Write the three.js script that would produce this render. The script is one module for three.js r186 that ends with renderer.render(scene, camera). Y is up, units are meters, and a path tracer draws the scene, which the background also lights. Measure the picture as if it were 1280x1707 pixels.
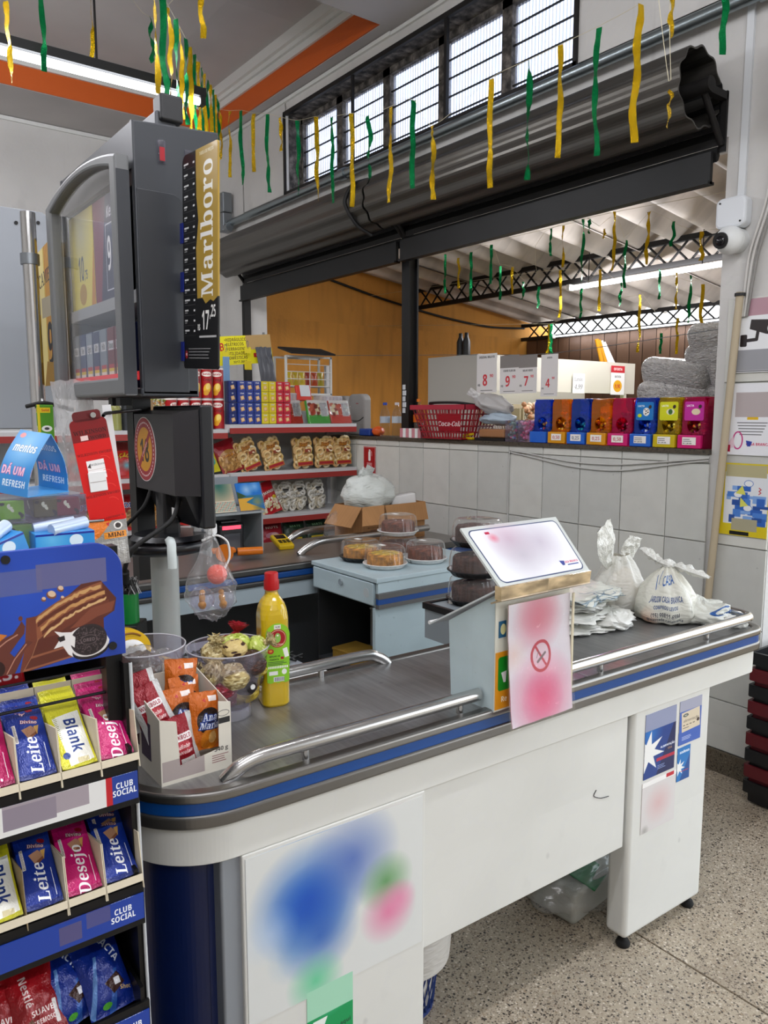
import * as THREE from 'three';
import { RoundedBoxGeometry } from 'three/addons/geometries/RoundedBoxGeometry.js';
import { mergeGeometries } from 'three/addons/utils/BufferGeometryUtils.js';
import { RectAreaLightUniformsLib } from 'three/addons/lights/RectAreaLightUniformsLib.js';
import { ImprovedNoise } from 'three/addons/math/ImprovedNoise.js';

// ---------- camera, sky, sun, large lights, exposure ----------
const scene = new THREE.Scene();
const camera = new THREE.PerspectiveCamera(67.31, 1280 / 1707, 0.05, 80);
camera.position.set(0, 1.6, 0);
camera.rotation.order = 'YXZ';
camera.rotation.set(-7.3 * Math.PI / 180, 52.8 * Math.PI / 180, 0);
const renderer = new THREE.WebGLRenderer({ antialias: true });
renderer.toneMapping = THREE.LinearToneMapping;
renderer.toneMappingExposure = 1.3;
renderer.shadowMap.enabled = true;
RectAreaLightUniformsLib.init();
{ // a plain bright sky, a little bluer towards the zenith
  const w = 64, h = 32, d = new Float32Array(w * h * 4);
  for (let y = 0; y < h; y++) for (let x = 0; x < w; x++) {
    const e = Math.max(0, (y / (h - 1) - 0.5) * 2), i = (y * w + x) * 4, s = 2.8;
    d[i] = s * (0.98 - 0.3 * e); d[i + 1] = s * (1.02 - 0.16 * e); d[i + 2] = s * (1.06 + 0.02 * e); d[i + 3] = 1;
  }
  const t = new THREE.DataTexture(d, w, h, THREE.RGBAFormat, THREE.FloatType);
  t.mapping = THREE.EquirectangularReflectionMapping; t.magFilter = THREE.LinearFilter; t.needsUpdate = true;
  scene.background = t;
}
const sun = new THREE.DirectionalLight(0xfff1dc, 5.0);
sun.position.set(5, 11, 4); sun.target.position.set(0, 0, -6); sun.castShadow = true;
Object.assign(sun.shadow.camera, { left: -16, right: 16, top: 16, bottom: -16, near: 0.5, far: 50 });
sun.shadow.mapSize.set(2048, 2048);
scene.add(sun, sun.target);
const TUBE_POWER = 58;

// ---------- helpers ----------
const PI = Math.PI, V = (x, y, z) => new THREE.Vector3(x, y, z), rad = (d) => d * PI / 180;
function seeded(a) { return () => { a = (a + 0x6d2b79f5) | 0; let t = Math.imul(a ^ (a >>> 15), 1 | a); t = (t + Math.imul(t ^ (t >>> 7), 61 | t)) ^ t; return ((t ^ (t >>> 14)) >>> 0) / 4294967296; }; }
const noise = new ImprovedNoise(), nz = (x, y = 0, z = 0) => noise.noise(x + 11.3, y + 5.7, z + 3.1);
const taken = {};
function numbered(n) { const k = (taken[n] = (taken[n] ?? -1) + 1); return k ? n + '_' + String(k).padStart(3, '0') : n; }
function tag(o, label, category, group) { o.userData.label = label; o.userData.category = category; if (group) o.userData.group = group; return o; }
function place(o, p = [0, 0, 0], r = [0, 0, 0]) { o.position.set(...p); o.rotation.order = 'YXZ'; o.rotation.set(...r); return o; }
// a thing: a Group at its base, whose children are its parts
function thing(name, label, category, p, r, group) {
  const o = place(new THREE.Group(), p, typeof r === 'number' ? [0, r, 0] : r);
  o.name = numbered(name); scene.add(o); return tag(o, label, category, group);
}
// a part (under a thing), or a one-mesh thing or a piece of the setting (under the scene)
function P(parent, name, geo, mat, p, r) {
  const m = place(new THREE.Mesh(geo, mat), p, r); m.name = parent === scene ? numbered(name) : name;
  m.castShadow = m.receiveShadow = true; parent.add(m); return m;
}
function structure(name, geo, mat, p, r) { const m = P(scene, name, geo, mat, p, r); m.userData.kind = 'structure'; return m; }
function single(name, label, category, geo, mat, p, r, group) { return tag(P(scene, name, geo, mat, p, r), label, category, group); }
function copy(src, p, r, label, group) {
  const c = src.clone(); c.name = numbered(src.name.replace(/_\d{3}$/, '')); scene.add(c); place(c, p, typeof r === 'number' ? [0, r, 0] : r);
  c.userData = { ...src.userData }; if (label) c.userData.label = label; if (group) c.userData.group = group; return c;
}
// materials
const std = (color, roughness = 0.6, metalness = 0, more = {}) => new THREE.MeshStandardMaterial({ color, roughness, metalness, ...more });
const phys = (color, roughness, more = {}) => new THREE.MeshPhysicalMaterial({ color, roughness, ...more });
const clear = (color = 0xffffff, roughness = 0.05, more = {}) => phys(color, roughness, { transmission: 1, thickness: 0, ior: 1.4, ...more });
function canvas(w, h, draw, srgb = true, repeat) {
  const c = document.createElement('canvas'); c.width = w; c.height = h; const g = c.getContext('2d'); draw(g, w, h);
  const t = new THREE.CanvasTexture(c); if (srgb) t.colorSpace = THREE.SRGBColorSpace; t.anisotropy = 8;
  if (repeat) { t.wrapS = t.wrapT = THREE.RepeatWrapping; t.repeat.set(...repeat); } return t;
}
// flat prints share a few large sheets; each print gets its own patch of a sheet
const sheets = []; let shelfX = 0, shelfY = 0, shelfH = 0;
function ink(w, h, draw) {
  const S = 2048, pad = 3;
  if (shelfX + w + 2 * pad > S) { shelfX = 0; shelfY += shelfH; shelfH = 0; }
  if (!sheets.length || shelfY + h + 2 * pad > S) { const c = document.createElement('canvas'); c.width = c.height = S; const t = new THREE.CanvasTexture(c); t.colorSpace = THREE.SRGBColorSpace; t.anisotropy = 8; sheets.push({ g: c.getContext('2d'), t }); shelfX = shelfY = shelfH = 0; }
  const { g, t } = sheets[sheets.length - 1], x = shelfX + pad, y = shelfY + pad; shelfX += w + 2 * pad; shelfH = Math.max(shelfH, h + 2 * pad);
  g.save(); g.translate(x, y); g.beginPath(); g.rect(0, 0, w, h); g.clip(); draw(g, w, h); g.restore();
  const k = t.clone(); k.repeat.set((w - 1) / S, (h - 1) / S); k.offset.set((x + 0.5) / S, 1 - (y + h - 0.5) / S); return k;
}
const print = (w, h, draw, roughness = 0.5, more = {}) => std(0xffffff, roughness, 0, { map: ink(w, h, draw), ...more });
function tx(g, s, x, y, px, color, o = {}) {
  g.save(); g.translate(x, y); if (o.rot) g.rotate(o.rot); if (o.sx) g.scale(o.sx, 1);
  g.font = (o.style ?? 'bold') + ' ' + px + 'px ' + (o.font ?? 'sans-serif'); g.textAlign = o.align ?? 'center'; g.textBaseline = 'middle';
  if (o.stroke) { g.lineWidth = o.lw ?? px * 0.18; g.strokeStyle = o.stroke; g.lineJoin = 'round'; g.strokeText(s, 0, 0); }
  g.fillStyle = color; g.fillText(s, 0, 0); g.restore();
}
const fill = (g, c, x, y, w, h) => { g.fillStyle = c; g.fillRect(x, y, w, h); };
const ell = (g, c, x, y, a, b = a, rot = 0) => { g.fillStyle = c; g.beginPath(); g.ellipse(x, y, a, b, rot, 0, 7); g.fill(); };
const ring = (g, c, lw, x, y, a, b = a) => { g.strokeStyle = c; g.lineWidth = lw; g.beginPath(); g.ellipse(x, y, a, b, 0, 0, 7); g.stroke(); };
const poly = (g, c, pts) => { g.fillStyle = c; g.beginPath(); pts.forEach(([x, y], i) => i ? g.lineTo(x, y) : g.moveTo(x, y)); g.closePath(); g.fill(); };
const line = (g, c, lw, pts) => { g.strokeStyle = c; g.lineWidth = lw; g.lineCap = 'round'; g.lineJoin = 'round'; g.beginPath(); pts.forEach(([x, y], i) => i ? g.lineTo(x, y) : g.moveTo(x, y)); g.stroke(); };
// soft blots of printed ink: [x, y, r, 'r,g,b', alpha]
const blots = (g, list) => { for (const [x, y, r, c, a = 1] of list) { const q = g.createRadialGradient(x, y, 0, x, y, r); q.addColorStop(0, `rgba(${c},${a})`); q.addColorStop(1, `rgba(${c},0)`); g.fillStyle = q; g.fillRect(x - r, y - r, 2 * r, 2 * r); } };
const lines = (g, c, x, y, w, n, step, h, rnd) => { g.fillStyle = c; for (let i = 0; i < n; i++) g.fillRect(x, y + i * step, w * (0.7 + 0.3 * rnd()), h); };
// bumps and stains
const fbm = (x, y, o = 4) => { let s = 0, a = 0.5, f = 1; for (let i = 0; i < o; i++) { s += a * nz(x * f, y * f, i * 7.7); a *= 0.5; f *= 2; } return s; };
function field(n, f, repeat, srgb = false) { // f(u, v) -> grey 0..1 or [r, g, b] 0..255
  return canvas(n, n, (g) => { const im = g.createImageData(n, n); for (let y = 0; y < n; y++) for (let x = 0; x < n; x++) { let c = f(x / n, y / n); if (!Array.isArray(c)) { c = Math.max(0, Math.min(255, c * 255)); c = [c, c, c]; } const i = (y * n + x) * 4; im.data[i] = c[0]; im.data[i + 1] = c[1]; im.data[i + 2] = c[2]; im.data[i + 3] = 255; } g.putImageData(im, 0, 0); }, srgb, repeat);
}
const crinkle = field(256, (u, v) => 0.5 + 0.9 * (Math.abs(fbm(u * 6, v * 6)) - 0.2) + 0.35 * Math.abs(nz(u * 23, v * 23)), [1, 1]);
const grainBump = field(256, (u, v) => 0.5 + fbm(u * 40, v * 40, 3), [1, 1]);
// geometries
const cache = new Map(), once = (k, f) => { if (!cache.has(k)) cache.set(k, f()); return cache.get(k); };
const box = (w, h, d) => once('b' + [w, h, d], () => new THREE.BoxGeometry(w, h, d));
const rbox = (w, h, d, r = 0.004, s = 2) => once('r' + [w, h, d, r, s], () => new RoundedBoxGeometry(w, h, d, s, r));
const cyl = (r, h, n = 20, r2 = r, open = false) => once('c' + [r, h, n, r2, open], () => new THREE.CylinderGeometry(r2, r, h, n, 1, open));
const ball = (r, n = 14) => once('s' + [r, n], () => new THREE.SphereGeometry(r, n, Math.ceil(n * 0.7)));
const sheet = (w, h, nx = 1, ny = 1) => once('p' + [w, h, nx, ny], () => new THREE.PlaneGeometry(w, h, nx, ny));
const lathe = (pts, n = 40) => new THREE.LatheGeometry(pts.map(([x, y]) => new THREE.Vector2(x, y)), n);
const tube = (pts, r, n = 40, k = 8) => new THREE.TubeGeometry(new THREE.CatmullRomCurve3(pts.map((p) => V(...p)), false, 'catmullrom', 0.4), n, r, k);
const bar = (a, b, r, k = 8) => new THREE.TubeGeometry(new THREE.LineCurve3(V(...a), V(...b)), 1, r, k);
const at = (geo, p = [0, 0, 0], r = [0, 0, 0]) => { const o = place(new THREE.Object3D(), p, r); o.updateMatrix(); const q = geo.clone().applyMatrix4(o.matrix); return q.index ? q.toNonIndexed() : q; };
const join = (list) => mergeGeometries(list.map((q) => { const k = q.index ? q.toNonIndexed() : q; for (const n of Object.keys(k.attributes)) if (!['position', 'normal', 'uv'].includes(n)) k.deleteAttribute(n); return k; }));
const boxes = (list) => join(list.map(([w, h, d, x, y, z]) => at(new THREE.BoxGeometry(w, h, d), [x, y, z])));
function shape(pts) { const s = new THREE.Shape(); pts.forEach(([x, y], i) => i ? s.lineTo(x, y) : s.moveTo(x, y)); return s; }
function roundRect(w, h, r, x = -w / 2, y = -h / 2) { // r: one radius or [bl, br, tr, tl]
  const [a, b, c, d] = Array.isArray(r) ? r : [r, r, r, r], s = new THREE.Shape();
  s.moveTo(x + a, y); s.lineTo(x + w - b, y); if (b) s.absarc(x + w - b, y + b, b, -PI / 2, 0); s.lineTo(x + w, y + h - c); if (c) s.absarc(x + w - c, y + h - c, c, 0, PI / 2);
  s.lineTo(x + d, y + h); if (d) s.absarc(x + d, y + h - d, d, PI / 2, PI); s.lineTo(x, y + a); if (a) s.absarc(x + a, y + a, a, PI, PI * 1.5); return s;
}
const extrude = (s, depth, bevel = 0, seg = 8, bs = 2) => new THREE.ExtrudeGeometry(s, { depth: depth - 2 * bevel, bevelEnabled: bevel > 0, bevelSize: bevel, bevelThickness: bevel, bevelOffset: -bevel, bevelSegments: bs, curveSegments: seg }).translate(0, 0, bevel);
// a plan outline (x, z) raised from y0 to y1
const plan = (s, y0, y1, bevel = 0, seg = 10, bs = 2) => extrude(s, y1 - y0, bevel, seg, bs).rotateX(PI / 2).scale(1, 1, 1).translate(0, y1, 0);
// texture coordinates of an extruded print panel: 0..1 over its width and height
function fit(geo) { geo.computeBoundingBox(); const b = geo.boundingBox, p = geo.attributes.position, u = geo.attributes.uv; for (let i = 0; i < p.count; i++) u.setXY(i, (p.getX(i) - b.min.x) / (b.max.x - b.min.x), (p.getY(i) - b.min.y) / (b.max.y - b.min.y)); return geo; }
// texture coordinates in metres on a box-like geometry
function metric(geo, s = 1) { const q = geo.index ? geo.toNonIndexed() : geo.clone(), p = q.attributes.position, n = q.attributes.normal, u = q.attributes.uv; for (let i = 0; i < p.count; i++) { const a = Math.abs(n.getX(i)), b = Math.abs(n.getY(i)), c = Math.abs(n.getZ(i)); if (b >= a && b >= c) u.setXY(i, p.getX(i) * s, p.getZ(i) * s); else if (a >= c) u.setXY(i, p.getZ(i) * s, p.getY(i) * s); else u.setXY(i, p.getX(i) * s, p.getY(i) * s); } return q; }
// a filled flow-pack or bag: stands on y = 0, front towards +z, seals at its ends
function pouch(w, h, d, o = {}) {
  const nx = o.nx ?? 12, ny = o.ny ?? 16, cr = o.crimp ?? 0.08, wr = o.wrinkle ?? 0.1, sd = o.seed ?? 1, sag = o.sag ?? 0, sides = [];
  for (const s of [1, -1]) {
    const q = new THREE.PlaneGeometry(w, h, nx, ny), p = q.attributes.position;
    for (let i = 0; i < p.count; i++) {
      const u = p.getX(i) / w + 0.5, v = p.getY(i) / h + 0.5, k = Math.max(0, Math.min(1, (v - cr) / (1 - 2 * cr)));
      const vs = Math.pow(Math.sin(PI * Math.pow(k, 1 + sag)), 0.55), hs = Math.pow(Math.max(0, Math.sin(PI * u)), 0.6), seal = k <= 0 || k >= 1;
      const b = d / 2 * vs * hs + (seal ? 0.0004 : 0) + wr * d * nz(u * 5 + sd * 9, v * 6, sd) * hs * (0.3 + vs);
      const pull = 1 - 0.09 * vs * (d / w) * 2 + (o.edge ?? 0.02) * nz(v * 7, sd * 3, 1);
      p.setXYZ(i, (u - 0.5) * w * pull, v * h + (o.edge ?? 0.02) * h * 0.6 * nz(u * 4, sd * 5, v > 0.5 ? 2 : 8) * (seal ? 1 : 0.5), s * (b + 0.0003) + (seal ? 0.0015 * Math.sin(u * 60) * (o.zig ?? 1) : 0));
    }
    if (s < 0) { const ix = q.index; for (let i = 0; i < ix.count; i += 3) { const a = ix.getX(i); ix.setX(i, ix.getX(i + 1)); ix.setX(i + 1, a); } }
    q.computeVertexNormals(); sides.push(q.toNonIndexed());
  }
  return mergeGeometries(sides);
}
// a lump: a sphere pushed about by noise
function lump(rx, ry, rz, o = {}) {
  const q = new THREE.SphereGeometry(1, o.n ?? 24, o.m ?? 18), p = q.attributes.position, sd = o.seed ?? 1, a = o.amp ?? 0.12, f = o.freq ?? 2.2;
  for (let i = 0; i < p.count; i++) { const x = p.getX(i), y = p.getY(i), z = p.getZ(i), k = 1 + a * nz(x * f + sd * 7, y * f, z * f) + (o.fine ?? 0) * Math.abs(nz(x * 7 + sd, y * 7, z * 7)); p.setXYZ(i, x * rx * k, Math.max(o.floor ?? -9, y * ry * k), z * rz * k); }
  q.computeVertexNormals(); return q;
}
// many small copies of one shape that nobody could count
function scatter(parent, name, geo, mat, n, put, colors) {
  const m = new THREE.InstancedMesh(geo, mat, n), o = new THREE.Object3D(), c = new THREE.Color(), r = seeded(n * 13 + 7); m.name = name; m.userData.kind = 'stuff';
  for (let i = 0; i < n; i++) { o.rotation.set(r() * 6.3, r() * 6.3, r() * 6.3); o.scale.setScalar(1); put(o, r, i); o.updateMatrix(); m.setMatrixAt(i, o.matrix); if (colors) m.setColorAt(i, c.set(colors[Math.floor(r() * colors.length)])); }
  m.castShadow = m.receiveShadow = true; parent.add(m); return m;
}
const M = {
  steel: std(0x9b9b9b, 0.3, 1, { bumpMap: grainBump, bumpScale: 0.0002 }), chrome: std(0xcfcfcf, 0.16, 1), rail: std(0xc9c8c6, 0.24, 1), zinc: std(0x8a8f93, 0.38, 0.85), black: std(0x0b0b0c, 0.45), satin: std(0x15161a, 0.3), rubber: std(0x101010, 0.85),
  whitePaint: std(0xd9dad6, 0.42), blueWhite: std(0xb4c4cc, 0.38), greyPaint: std(0x8b9096, 0.45), darkGrey: std(0x36393d, 0.5), white: std(0xe8e8e6, 0.5), paper: std(0xf2f2f0, 0.8), iron: std(0x1a1817, 0.6, 0.3), navy: std(0x06143a, 0.35),
  blue: std(0x08468e, 0.4), grey: std(0x5c5c5b, 0.5), red: std(0xb5121b, 0.4), shelfRed: std(0x9c2b25, 0.45), shelfWhite: std(0xc9cacb, 0.45), film: phys(0xffffff, 0.16, { transmission: 0.95, thickness: 0, bumpMap: crinkle, bumpScale: 0.006 }), film2: clear(0xffffff, 0.16, { bumpMap: crinkle, bumpScale: 0.004 }), pane: clear(0xffffff, 0.03), acrylic: phys(0xf0eef6, 0.06, { transmission: 0.96, thickness: 0, ior: 1.5 }), cord: std(0x0a0a0b, 0.6), cardboard: std(0xa9794a, 0.8), cream: std(0xddd2bd, 0.7),
};
// ---------- the setting ----------
const WZ = -3.2, LEDGE = 1.44;
{
  const r0 = seeded(5);
  const terr = canvas(1024, 1024, (g, w) => {
    fill(g, '#b3a998', 0, 0, w, w);
    for (let i = 0; i < 46000; i++) {
      const x = r0() * w, y = r0() * w, s = 0.9 + r0() * r0() * 3.9, k = r0(), c = k < 0.3 ? ['#3c3733', '#4d453e', '#2e2b29'][i % 3] : k < 0.62 ? ['#d3cbbd', '#dfd8cb', '#c9bfae'][i % 3] : ['#8d8171', '#a3927c', '#77695a', '#9a8f83'][i % 4];
      const pts = [], a0 = r0() * 6; for (let q = 0; q < 5; q++) { const a = a0 + q * 1.26; pts.push([x + Math.cos(a) * s * (0.6 + 0.6 * r0()), y + Math.sin(a) * s * (0.6 + 0.6 * r0())]); }
      poly(g, c, pts);
    }
    for (let i = 0; i < 60; i++) blots(g, [[r0() * w, r0() * w, 20 + r0() * 70, '70,60,50', 0.1]]);
  }, true, [1 / 1.1, 1 / 1.1]);
  const terrazzo = [std(0xffffff, 0.32, 0, { map: terr }), std(0xf6f1ea, 0.38, 0, { map: terr }), std(0xeeeae6, 0.3, 0, { map: terr })];
  const floor = structure('floor', boxes([[11.4, 0.2, 7.6, -1.6, -0.122, 0.4]]), std(0x3d3730, 0.9));
  for (let i = 0; i < 6; i++) for (let j = 0; j < 7; j++) {
    const x0 = -7.15 + i * 2.2, x1 = Math.min(4, x0 + 2.2), z0 = -3.055 - 0.345 + (j ? 0.345 + (j - 1) * 1.1 : 0), z1 = j ? Math.min(4, z0 + 1.1) : -3.055;
    if (x1 - x0 < 0.1 || z1 - z0 < 0.1) continue;
    P(floor, 'floor_slab', metric(at(new RoundedBoxGeometry(x1 - x0 - 0.006, 0.022, z1 - z0 - 0.006, 1, 0.002), [(x0 + x1) / 2, -0.011, (z0 + z1) / 2])), terrazzo[(i * 5 + j * 3) % 3]);
  }
  const stone = std(0x8c867c, 0.6, 0, { map: terr });
  structure('baseboard_back', metric(boxes([[2.7, 0.1, 0.015, -2.907, 0.05, -3.183]])), stone);
  // plaster with real smudges and drips
  const plasterMap = field(512, (u, v) => { const s = 0.93 + 0.06 * fbm(u * 5, v * 5) - 0.35 * Math.max(0, fbm(u * 9 + 3, v * 3 + 9) - 0.22) - 0.12 * Math.max(0, nz(u * 60, v * 3) - 0.45); return [228 * s, 226 * s, 222 * s]; }, [0.45, 0.45], true);
  const plaster = std(0xf2f2f2, 0.75, 0, { map: plasterMap, bumpMap: grainBump, bumpScale: 0.001 });
  const wall = structure('wall_back', metric(boxes([
    [4.4, LEDGE - 0.02, 0.2, -4.03, (LEDGE - 0.02) / 2, -3.3], [0.273, 4.3, 0.2, -1.6935, 2.15, -3.3], [0.95, 4.3, 0.2, -6.675, 2.15, -3.3],
    [4.37, 0.56, 0.2, -4.015, 3.03, -3.3], [0.74, 0.99, 0.2, -5.84, 3.79, -3.3], [0.83, 0.99, 0.2, -2.245, 3.79, -3.3], [2.82, 0.39, 0.2, -4.07, 4.095, -3.3],
    [5.6, 1.7, 0.2, 1.25, 3.45, -3.3], [1, 2.7, 0.2, 3.5, 1.3, -3.3]])), plaster);
  structure('ledge_sill', metric(boxes([[4.37, 0.022, 0.24, -4.015, LEDGE - 0.009, -3.3]])), std(0x6f6a63, 0.5, 0, { map: terr }));
  // glazed tiles, each proud of its joint
  const tileMap = field(256, (u, v) => { const s = 0.97 + 0.04 * fbm(u * 4, v * 4) - 0.5 * Math.max(0, nz(u * 26, v * 26, 4) - 0.62); return [232 * s, 232 * s, 228 * s]; }, null, true);
  const tileMats = [0xe9e9e6, 0xe3e4e1, 0xeeeeea, 0xdedfdd].map((c, i) => { const m = std(c, 0.2 + 0.03 * i, 0, { map: tileMap.clone() }); m.map.wrapS = m.map.wrapT = THREE.RepeatWrapping; m.map.offset.set(0.27 * i, 0.41 * i); m.map.repeat.set(2.5, 2.5); return m; });
  const tile = (w, h) => once('tile' + w + '_' + h, () => extrude(shape([[-w / 2, -h / 2], [w / 2, -h / 2], [w / 2, h / 2], [-w / 2, h / 2]]), 0.011, 0.0016, 1, 1));
  let k = 0; const rt = seeded(77);
  const putTile = (x0, x1, y0, y1) => P(wall, 'tile', tile(+(x1 - x0 - 0.0045).toFixed(4), +(y1 - y0 - 0.0045).toFixed(4)), tileMats[(k += 1 + Math.floor(rt() * 3)) % 4], [(x0 + x1) / 2, (y0 + y1) / 2, WZ - 0.001 + rt() * 0.0012]);
  const xs = []; for (let x = -4.787; x < -1.6; x += 0.25) xs.push(x); xs.push(-1.557);
  const ys = [0.1, 0.33, 0.68, 1.03, 1.38, 1.422], yp = [0.1, 0.33, 0.68, 1.03, 1.38, 1.73, 2.08];
  for (let i = 0; i < xs.length - 1; i++) {
    const wide = xs[i + 1] - xs[i];
    if (xs[i + 1] < -1.86) for (let j = 0; j < 5; j++) putTile(xs[i], xs[i + 1], ys[j], ys[j + 1]);
    else if (xs[i] < -1.9) { for (let j = 0; j < 5; j++) putTile(xs[i], -1.83, ys[j], ys[j + 1]); }
    else if (wide > 0.05) for (let j = 0; j < 6; j++) putTile(Math.max(xs[i], -1.826), xs[i + 1], yp[j], yp[j + 1]);
  }
  structure('wall_left', metric(boxes([[0.2, 4.4, 7.4, -7.25, 2.1, 0.3]])), plaster);
  structure('wall_near', metric(boxes([[11.4, 4.4, 0.2, -1.6, 2.1, 4.1]])), plaster);
  structure('wall_right', metric(boxes([[0.2, 4.4, 7.4, 4.1, 2.1, 0.3]])), plaster);
  const ceilMap = field(256, (u, v) => { const s = 0.9 + 0.12 * fbm(u * 3, v * 3); return [205 * s, 200 * s, 198 * s]; }, [0.4, 0.4], true), ceilM = std(0xffffff, 0.85, 0, { map: ceilMap });
  const orangeM = std(0xc4560c, 0.6, 0, { bumpMap: grainBump, bumpScale: 0.001 });
  structure('ceiling', metric(boxes([[8.3, 0.4, 7.4, 0.03, 4.21, 0.4], [3.1, 0.15, 7.4, -5.65, 4.4, 0.4], [0.65, 0.4, 7.4, -6.825, 4.21, 0.4], [2.4, 0.4, 0.1, -5.32, 4.21, -3.15], [2.4, 0.4, 0.2, -5.32, 4.21, 3.95]])), ceilM);
  structure('trim_1', boxes([[0.012, 0.155, 6.95, -6.494, 4.09, 0.375], [2.38, 0.155, 0.012, -5.31, 4.09, -3.094]]), orangeM);
  structure('trim_2', boxes([[0.03, 0.05, 6.9, -6.485, 4.193, 0.375], [0.05, 0.03, 6.9, -6.475, 4.235, 0.375], [0.08, 0.08, 6.9, -6.46, 4.29, 0.375], [2.36, 0.05, 0.03, -5.31, 4.193, -3.085], [2.36, 0.03, 0.05, -5.31, 4.235, -3.075], [2.36, 0.08, 0.08, -5.31, 4.29, -3.06]]), M.whitePaint);
  structure('trim_3', boxes([[0.02, 0.03, 6.9, -7.14, 3.99, 0.3], [3.0, 0.025, 0.02, -5.63, 3.99, -3.19], [2.57, 0.02, 0.015, -2.84, 3.985, -3.19]]), M.whitePaint);
  // clerestory window: sooty reveal, five ribbed panes behind thin bars
  const soot = std(0xd9d6d2, 0.9, 0, { map: field(256, (u, v) => { const s = 0.5 + 0.75 * fbm(u * 7, v * 7) + 0.2 * fbm(u * 30, v * 30); const c = Math.max(0.12, Math.min(0.85, s)); return [190 * c, 182 * c, 175 * c]; }, [2.2, 2.2], true) });
  const win = structure('window_1', metric(boxes([[2.82, 0.02, 0.16, -4.07, 3.9, -3.3], [2.82, 0.02, 0.16, -4.07, 3.305, -3.3], [0.02, 0.6, 0.16, -5.475, 3.6, -3.3], [0.02, 0.6, 0.16, -2.665, 3.6, -3.3], [2.8, 0.055, 0.05, -4.07, 3.87, -3.355], [0.075, 0.6, 0.05, -4.925, 3.6, -3.355], [0.075, 0.6, 0.05, -4.36, 3.6, -3.355], [0.06, 0.6, 0.05, -3.8, 3.6, -3.355], [0.075, 0.6, 0.05, -3.25, 3.6, -3.355], [0.07, 0.6, 0.05, -2.72, 3.6, -3.355], [0.06, 0.6, 0.05, -5.47, 3.6, -3.355]])), soot);
  P(win, 'window_frame', boxes([[2.86, 0.03, 0.025, -4.07, 3.9, -3.2], [2.86, 0.03, 0.025, -4.07, 3.305, -3.2], [0.025, 0.6, 0.025, -5.49, 3.6, -3.2], [0.025, 0.6, 0.025, -2.65, 3.6, -3.2], [0.018, 0.6, 0.018, -4.57, 3.6, -3.2], [0.022, 0.6, 0.022, -3.61, 3.6, -3.2]]), M.iron);
  const ribs = field(256, (u) => 0.5 + 0.5 * Math.sin(u * PI * 2), [19, 1]), ribTint = field(256, (u) => { const s = u % 1 < 0.3 ? 0.76 : 1; return [236 * s, 240 * s, 252 * s]; }, [19, 1], true);
  const paneM = phys(0xffffff, 0.3, { map: ribTint, transmission: 0.95, thickness: 0, ior: 1.4, bumpMap: ribs, bumpScale: 0.004 });
  for (const [a, b] of [[-5.44, -4.965], [-4.885, -4.4], [-4.32, -3.835], [-3.77, -3.29], [-3.21, -2.755]]) {
    P(win, 'pane', box(b - a, 0.52, 0.004), paneM, [(a + b) / 2, 3.585, -3.36]);
    for (let j = 1; j < 5; j++) P(win, 'window_bar', box(b - a, 0.007, 0.012), M.iron, [(a + b) / 2, 3.315 + j * 0.105, -3.345]);
  }
  // the market hall beyond the half wall
  const ochre = std(0xffffff, 0.8, 0, { bumpMap: grainBump, bumpScale: 0.0015, map: field(512, (u, v) => { const s = 0.92 + 0.16 * fbm(u * 4, v * 4) - 0.1 * Math.max(0, nz(u * 40, v * 5)) - 0.3 * Math.max(0, fbm(u * 14, v * 14) - 0.3); return [222 * s, 154 * s, 64 * s]; }, [0.4, 0.4], true) });
  structure('wall_hall_left', metric(boxes([[0.2, 3.1, 4.2, -6.7, 1.55, -5.5]])), ochre);
  structure('wall_hall_right', boxes([[0.12, 3.1, 4.1, -1.65, 1.55, -5.45]]), std(0xe8dcc4, 0.8));
  structure('floor_hall', boxes([[5.1, 0.1, 4.2, -4.1, -0.07, -5.5]]), std(0x8f877b, 0.8));
  structure('pavement', boxes([[13, 0.1, 16, 5.0, -0.08, -11.5]]), std(0xc9b79a, 0.9, 0, { map: terr }));
  const far = structure('wall_hall_far', boxes([[5.1, 2.5, 0.04, -4.1, 1.25, -7.25]]), std(0x33251c, 0.6));
  const slatG = extrude(shape([[-0.078, 0], [-0.05, 0.035], [0.05, 0.035], [0.078, 0]]), 2.47).rotateX(-PI / 2), slatM = [0x5c4433, 0x553e2e, 0x634a38].map((c) => std(c, 0.5, 0.2));
  for (let i = 0; i < 31; i++) P(far, 'slat', slatG, slatM[i % 3], [-6.5 + i * 0.163, 0.02, -7.19]);
  const roofM = std(0xffffff, 0.85, 0, { map: field(512, (u, v) => { const s = 0.9 + 0.3 * fbm(u * 6, v * 6) - 0.3 * Math.max(0, fbm(u * 3 + 5, v * 12) - 0.1); return [214 * s, 203 * s, 192 * s]; }, [0.5, 0.5], true) });
  const roof = structure('ceiling_hall', boxes([[4.8, 0.08, 0.06, -4.15, 3.06, -3.5]]), M.iron);
  const roofAt = (z) => 3.16 + 0.133 * (z + 3.3);
  const sheetG = (seed) => { const q = new THREE.PlaneGeometry(0.97, 3.85, 40, 6), p = q.attributes.position, u = q.attributes.uv; for (let i = 0; i < p.count; i++) { const x = p.getX(i), y = p.getY(i); u.setXY(i, x + seed * 0.31, y + seed * 0.17); p.setXYZ(i, x, 0.062 * Math.cos(x * PI * 2 / 0.32) + 0.004 * nz(x * 3, y * 3, seed), -y); } q.computeVertexNormals(); const b = q.clone().translate(0, 0.012, 0), ix = b.index; for (let i = 0; i < ix.count; i += 3) { const a = ix.getX(i); ix.setX(i, ix.getX(i + 1)); ix.setX(i + 1, a); } b.computeVertexNormals(); return mergeGeometries([q, b]); };
  const sg = [1, 2, 3].map(sheetG);
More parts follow.
